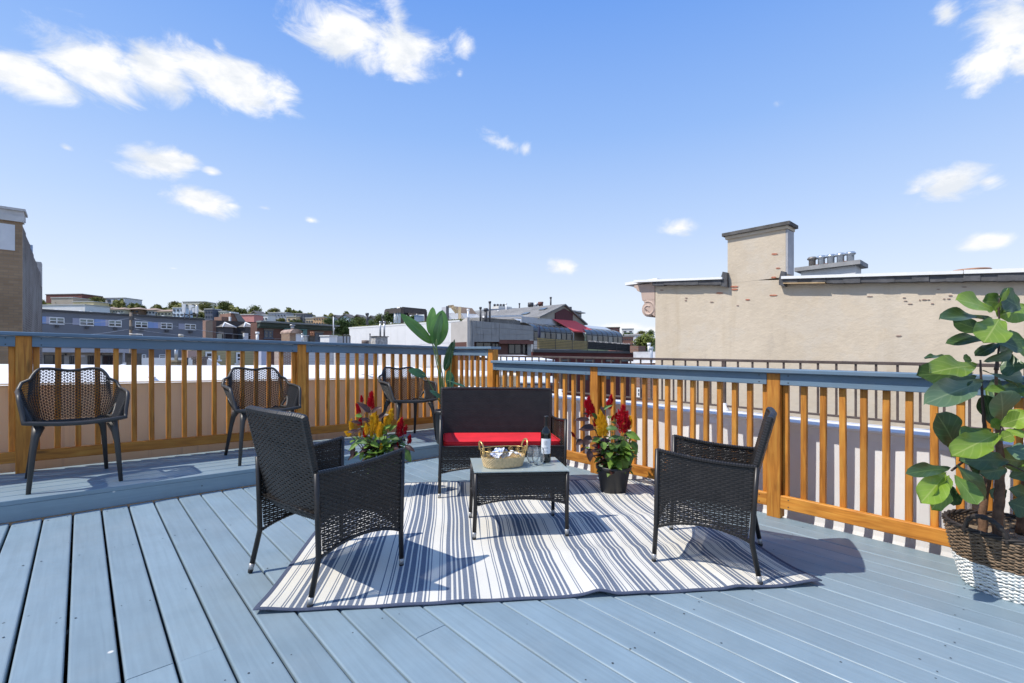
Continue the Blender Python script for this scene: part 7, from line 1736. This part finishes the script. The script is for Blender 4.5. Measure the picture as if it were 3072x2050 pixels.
def hhouse(u0, u1, vt, vb, y, colr, label, roof='flat', wins=None, name='hillside_house', skew=.02, cat='house'):
    f = Facade(u0, y, u1, y - (u1 - u0) / FPX * y * (.12 if u1 - u0 > 50 else .25))
    t = thing(name, label, cat, PX((u0 + u1) / 2, vb, y), HG)
    mat = tint('hill_' + colr, T[colr]); wv = vt
    if roof in ('gable', 'hip'): wv = vt + (vb - vt) * .38
    a = f.p(u0, vb + 14); b = f.p(u1, vb + 14); b.z = a.z; h = (vb + 14 - wv) / FPX * y; w = b - a; dep = min(9, max(4.0, w.length * .7))
    mb = MB(); mb.obox(a, w, -f.n3 * dep, EZ * h); mesh_part(mb, 'wall', mat, t)
    top = a + EZ * h; wn_ = w.normalized()
    if roof == 'flat':
        mb = MB(); mb.obox(top - wn_ * .2 + f.n3 * .2, w + wn_ * .4, -f.n3 * (dep + .4), EZ * max(.3, .9 / FPX * y)); mesh_part(mb, 'roof', tint('roof_edge_' + ('d' if colr in ('maroon', 'dgrey', 'brick') else 'l'), (.16, .15, .14) if colr in ('maroon', 'dgrey', 'brick') else (.34, .34, .33)), t)
    elif roof == 'hip':
        rh = (wv - vt) / FPX * y; mb = MB(); e = wn_ * .9; o = f.n3 * .9
        b4 = [top - e + o, top + w + e + o, top + w + e - f.n3 * dep - o, top - e - f.n3 * dep - o]; r1 = top + w * .3 - f.n3 * dep / 2 + EZ * rh; r2 = top + w * .7 - f.n3 * dep / 2 + EZ * rh
        mb.add(b4 + [r1, r2], [(0, 1, 5, 4), (1, 2, 5), (2, 3, 4, 5), (3, 0, 4), (3, 2, 1, 0)]); mesh_part(mb, 'roof', broof, t)
    else:
        rh = (wv - vt) / FPX * y; pk = top + w / 2 + EZ * rh
        mb = MB(); mb.prism([top, top + w, pk], -f.n3 * .3); mesh_part(mb, 'gable', mat, t)
        for s, q in ((0, top - wn_ * .7 - EZ * .5), (1, top + w + wn_ * .7 - EZ * .5)):
            mb = MB(); mb.prism([q + f.n3 * .6, pk + f.n3 * .6, pk + f.n3 * .6 + EZ * .4, q + f.n3 * .6 + EZ * .4], -f.n3 * (dep + 1)); mesh_part(mb, 'roof', groof, t)
    if wins:
        nx, ny, su, sv = wins
        for j in range(ny):
            for i in range(nx):
                uc = u0 + (u1 - u0) * (i + .5) / nx; vc_ = wv + (vb - wv) * (j + .5) / ny
                mb = MB(); slab(mb, f, uc - su, uc + su, vc_ - sv, vc_ + sv, .15, .05); mesh_part(mb, 'window', tint('far_pane', (.05, .06, .075)), t)
    return t
for a in [(138, 246, 885, 916, 205, 'maroon', 'long maroon brick block highest on the hillside beside the tan brick house', 'flat', None), (154, 219, 895, 917, 190, 'taupe', 'taupe block with white end panel in front of the maroon block', 'flat', None), (219, 281, 907, 934, 185, 'yellow', 'plain yellow block on the hillside right of the taupe block', 'flat', (4, 1, 1.0, 1.0)),
          (124, 255, 917, 937, 165, 'white', 'low white walled roof just behind the blue grey block', 'flat', None), (299, 374, 896, 921, 215, 'pgrey', 'pale grey apartment house with two window rows on the hill crest', 'flat', (4, 2, 4.2, 4.0)),
          (302, 334, 920, 939, 180, 'cream', 'small cream house with paired windows under the grey apartment house', 'hip', (4, 1, 1.5, 1.6)), (338, 371, 922, 942, 178, 'cream', 'small cream house second right of the yellow block', 'hip', (4, 1, 1.5, 1.4)),
          (379, 418, 922, 941, 180, 'brown', 'dark house under brown hipped roof left of the utility pole', 'hip', (3, 1, 3, 2)), (426, 466, 924, 945, 182, 'pgrey', 'grey balconied house under brown hipped roof right of the utility pole', 'hip', (4, 1, 2.2, 2.4)), (472, 514, 928, 949, 180, 'cream', 'cream house under brown hipped roof, third of the hipped row', 'hip', (4, 1, 2.2, 2.2)),
          (518, 551, 925, 951, 178, 'blue', 'blue grey house with balconies below the antenna panels', 'flat', (3, 2, 3, 3)), (548, 612, 907, 925, 215, 'cream', 'cream apartment house on the crest behind the antenna panels', 'flat', (3, 1, 4, 2.5)),
          (614, 638, 929, 957, 175, 'dblue', 'narrow dark blue house with orange balcony at the end of the blue grey roof', 'flat', (3, 2, 2, 2)), (638, 656, 935, 957, 178, 'pgrey', 'narrow pale grey house between the dark blue and cream ones', 'flat', (2, 2, 1.8, 1.8)), (656, 679, 936, 959, 176, 'cream', 'narrow cream house left of the brick stair tower', 'flat', (3, 2, 1.3, 1.8)),
          (717, 762, 946, 968, 150, 'pink', 'salmon pink block right of the brick stair tower', 'flat', None), (752, 776, 936, 962, 175, 'olive', 'steep gabled olive house right of the pink block', 'gable', (1, 1, 2, 2)), (776, 803, 947, 967, 165, 'white', 'small white house with three windows right of the gabled olive house', 'flat', (3, 1, 1.9, 3)),
          (805, 858, 940, 967, 172, 'grey', 'long grey house with set back upper floor above the green cornice', 'flat', (6, 2, 2.2, 2)), (860, 888, 951, 968, 168, 'tan', 'small tan house right of the long grey house', 'flat', (2, 1, 2.5, 2.5)), (886, 916, 943, 970, 170, 'dgrey', 'dark grey house with glassy floors right of the small tan house', 'flat', (4, 3, 2.2, 2)),
          (917, 940, 956, 975, 165, 'tan', 'tan flat roofed house left of the orange one', 'flat', (3, 1, 2, 3)), (940, 971, 953, 976, 163, 'orange', 'orange tan house with balcony at the right end of the terrace row', 'flat', (4, 2, 1.8, 2)), (996, 1016, 948, 973, 180, 'grey', 'gabled grey house half hidden by the dark tree', 'gable', (1, 1, 2, 2)),
          (1020, 1052, 945, 971, 178, 'blue', 'pale blue gabled house above the dark trees', 'gable', (2, 1, 2.4, 2.6)), (1057, 1089, 947, 972, 180, 'brown', 'brown gabled house right of the pale blue one', 'gable', (2, 1, 2.5, 2.5)), (1102, 1126, 950, 973, 182, 'olive', 'olive grey gabled house left of the pergola', 'gable', (1, 1, 2.5, 2)),
          (1812, 1858, 984, 1003, 190, 'maroon', 'dark red apartment block on the far ridge right of the conservatory', 'flat', (6, 2, 1.8, 1.6)), (1866, 1900, 988, 1003, 195, 'white', 'white modern house on the far ridge', 'flat', (2, 1, 4, 2)), (1905, 1930, 999, 1012, 185, 'taupe', 'small taupe house on the far ridge near the stucco wall', 'hip', None),
          (1838, 1862, 1006, 1016, 160, 'tan', 'small tan house below the dark red block', 'hip', None), (1830, 1900, 1012, 1040, 110, 'brick', 'brick row of houses below the far ridge', 'flat', (10, 2, 1.6, 2.2)), (1875, 1925, 1007, 1020, 115, 'white', 'white roofed block behind the brick row', 'flat', None)]:
    hhouse(*a[:5], a[5], a[6], a[7], a[8])
mb = MB(); f = Facade(153, 189, 168, 189.5); 
st = thing('stair_tower', 'red brick stair tower with steep grey sloping roof behind the bay windows', 'tower', PX(695, 966, 62)); f = Facade(668, 62, 724, 64)
mb = MB(); mb.prism([f.p(692, 975), f.p(735, 975), f.p(700, 940), f.p(692, 940)], -f.n3 * 3); mesh_part(mb, 'wall', M['rust_brick'], st)
mb = MB(); mb.prism([f.p(700, 939), f.p(714, 939), f.p(736, 966), f.p(713, 966)], f.n3 * .15); mesh_part(mb, 'sloped_roof', tint('slate', (.15, .145, .14)), st)
mb = MB(); slab(mb, f, 668, 692, 950, 975, -2, -.3); mesh_part(mb, 'annex', M['rust_brick'], st); mb = MB(); slab(mb, f, 688, 712, 937, 940, .4, 0); mesh_part(mb, 'coping', M['frame_white'], st); mb = MB(); slab(mb, f, 686, 690, 951, 966, .3, 0); mesh_part(mb, 'door', M['frame_white'], st)
# antenna panels at the right end of the blue grey roof
an = thing('antenna_array', 'cluster of white cell antenna panels on the blue grey roof', 'antenna', PX(575, 955, 72))
for (u0, u1, v0, v1) in ((549, 558, 913, 939), (570, 577, 916, 932), (577, 583, 917, 923), (588, 595, 919, 941), (580, 585, 925, 938)): mb = MB(); ff = Facade(u0, 71, u1, 71); slab(mb, ff, u0, u1, v0, v1, .25, 0); mesh_part(mb, 'panel', M['frame_white'], an)
for u in (568.5, 553.5, 591): mb = MB(); mb.tube([PX(u, 956, 71.4), PX(u, 916, 71.4)], .09, 6); mesh_part(mb, 'mast', M['metal_grey'], an, True, False)
mb = MB(); mb.tube([PX(548, 944, 71.5), PX(598, 946, 71.5)], .08, 6); mb.tube([PX(560, 950, 71.5), PX(585, 938, 71.5)], .06, 6); mesh_part(mb, 'brace', M['metal_dark'], an, True, False)
# ---------------------------------------------------------------- trees
def crown_mat(name, c):
    m, n, l, bs = new_mat(name); f = noise(n, l, .35, 4, .6); l.new(ramp(n, l, f, [(.3, tuple(x * .6 for x in c)), (.7, tuple(x * 1.25 for x in c))]), bs.inputs['Base Color']); bs.inputs['Roughness'].default_value = .8; bs.inputs['Specular IOR Level'].default_value = .2; return m
CM = [crown_mat('crown_olive', (.17, .17, .05)), crown_mat('crown_green', (.12, .145, .04)), crown_mat('crown_dark', (.075, .115, .034)), crown_mat('crown_light', (.16, .19, .045))]
def tree(u0, u1, v0, v1, y, kind, label, seed, vb=None):
    rn = random.Random(seed); c = PX((u0 + u1) / 2, (v0 + v1) / 2, y); rx = (u1 - u0) / 2 / FPX * y; rz = (v1 - v0) / 2 / FPX * y
    t = thing('tree', label, 'tree', Vector((c.x, c.y, c.z - rz * 1.8)), 'trees around the hillside')
    mb = MB(); mb.tube([(c.x, c.y, c.z - rz * 1.9), (c.x + rx * .05, c.y, c.z - rz * .4), (c.x, c.y, c.z + rz * .3)], [rx * .06, rx * .045, rx * .02], 7)
    for k in range(4): a = rn.uniform(0, 6.28); mb.tube([(c.x, c.y, c.z - rz * .5), (c.x + rx * .5 * math.cos(a), c.y + rx * .4 * math.sin(a), c.z + rz * .2)], [rx * .03, rx * .012], 5)
    mesh_part(mb, 'trunk', M['bark'], t, True, False)
    mb = MB(); cl = []
    nc = 10 + int(8 * rx / max(rz, .1))
    for k in range(min(30, nc)):
        a = rn.uniform(0, 6.28); e = rn.uniform(-.6, 1); r = rn.uniform(.2, .8)
        cl.append((c + Vector((rx * r * math.cos(a) * math.sqrt(max(.05, 1 - e * e * .8)), rx * .6 * r * math.sin(a), rz * e * .75)), rn.uniform(.38, .6)))
    sz = max(.25, .075 * (rx + rz))
    n_ = 2600 if (u1 - u0) > 55 else 1700
    def pt(rn):
        q, r = cl[rn.randrange(len(cl))]; a = rn.uniform(0, 6.28); z = rn.uniform(-1, 1); k = (rn.random() ** .4) * r; s = math.sqrt(1 - z * z)
        return q + Vector((rz * 1.5 * k * s * math.cos(a), rz * 1.3 * k * s * math.sin(a), rz * k * z * 1.15))
    scatter_tris(mb, pt, n_, sz, rn); mesh_part(mb, 'crown', CM[kind], t, False, False)
for i, (u0, u1, v0, v1, y, k, lb) in enumerate([(226, 262, 889, 912, 208, 0, 'olive tree between the maroon block and the grey apartments, left of a pair'), (258, 322, 894, 921, 204, 0, 'broad olive tree in front of the grey apartments'), (376, 430, 911, 932, 200, 1, 'round tree behind the first brown hipped roof'), (420, 436, 918, 932, 200, 1, 'small tree right of the round tree behind hipped roofs'), (454, 486, 915, 932, 200, 0, 'small olive tree between two brown hipped roofs'), (495, 550, 907, 936, 200, 0, 'broad olive tree left of the antenna panels'), (112, 140, 900, 918, 210, 0, 'small olive tree between tan brick house and maroon block'),
    (594, 646, 909, 938, 204, 0, 'olive tree directly right of the antenna panels'), (640, 706, 906, 938, 202, 1, 'largest dark crest tree right of the antenna panels'), (704, 746, 926, 947, 196, 1, 'low tree between crest tree and gabled olive house'), (742, 788, 919, 946, 194, 1, 'round tree behind the gabled olive house'), (803, 843, 926, 944, 196, 0, 'round olive tree above the long grey house'), (848, 884, 932, 952, 194, 1, 'tree right of the long grey house'), (880, 912, 932, 950, 194, 2, 'small dark tree above the dark grey house'), (826, 862, 956, 968, 140, 0, 'low olive shrubbery above the green cornice, left clump'), (862, 920, 960, 972, 140, 1, 'low shrubbery above the green cornice, right clump'), (925, 948, 944, 958, 200, 1, 'thin small tree behind the orange tan house'),
    (970, 1004, 953, 978, 150, 2, 'dark tree at the right end of the orange tan house'), (990, 1064, 958, 1012, 110, 2, 'large dark green tree behind the mast by the white clad building'), (1048, 1108, 954, 990, 130, 1, 'tree between the brown gabled house and the white clad building'), (1085, 1132, 962, 990, 120, 2, 'low dark tree behind the left end of the planted roof'), (1120, 1162, 943, 975, 120, 1, 'tree just left of the pergola'), (1155, 1200, 932, 975, 60, 2, 'dark tree seen through the left half of the pergola'),
    (1225, 1262, 948, 972, 80, 2, 'low tree seen through the right half of the pergola'),
    (1895, 1968, 1008, 1060, 60, 3, 'bushy light green tree right of the screened terrace fence'), (1910, 1942, 994, 1010, 150, 0, 'olive tree on the far ridge near the stucco wall'), (1936, 1966, 992, 1012, 145, 2, 'dark tree on the far ridge touching the stucco wall'), (1856, 1912, 1000, 1016, 155, 2, 'dark tree line clump below the white modern house'), (1808, 1836, 994, 1010, 150, 1, 'tree clump right of the conservatory on the far ridge')]):
    tree(u0, u1, v0, v1, y, k, lb, 40 + i)

# the wooded slope between the houses
mb = MB(); rn = random.Random(12)
def slope(rn):
    u = rn.uniform(110, 1160); v = None
    for (a, b) in zip(hl, hl[1:]):
        if a[0] <= u <= b[0]: v = a[1] + (b[1] - a[1]) * (u - a[0]) / (b[0] - a[0])
    w = math.sin(u * .11) + math.sin(u * .037 + 1) + math.sin(u * .29 + 2) * .6
    return PX(u, v - rn.random() ** 1.3 * max(3, 15 + 8 * w) + rn.uniform(0, 6), rn.uniform(190, 232))
scatter_tris(mb, slope, 26000, 1.5, rn)
o = mb.build('woods', CM[0], None, world=Matrix()); tag(o, 'olive green woods filling the hillside between the houses', 'woods', kind='stuff')
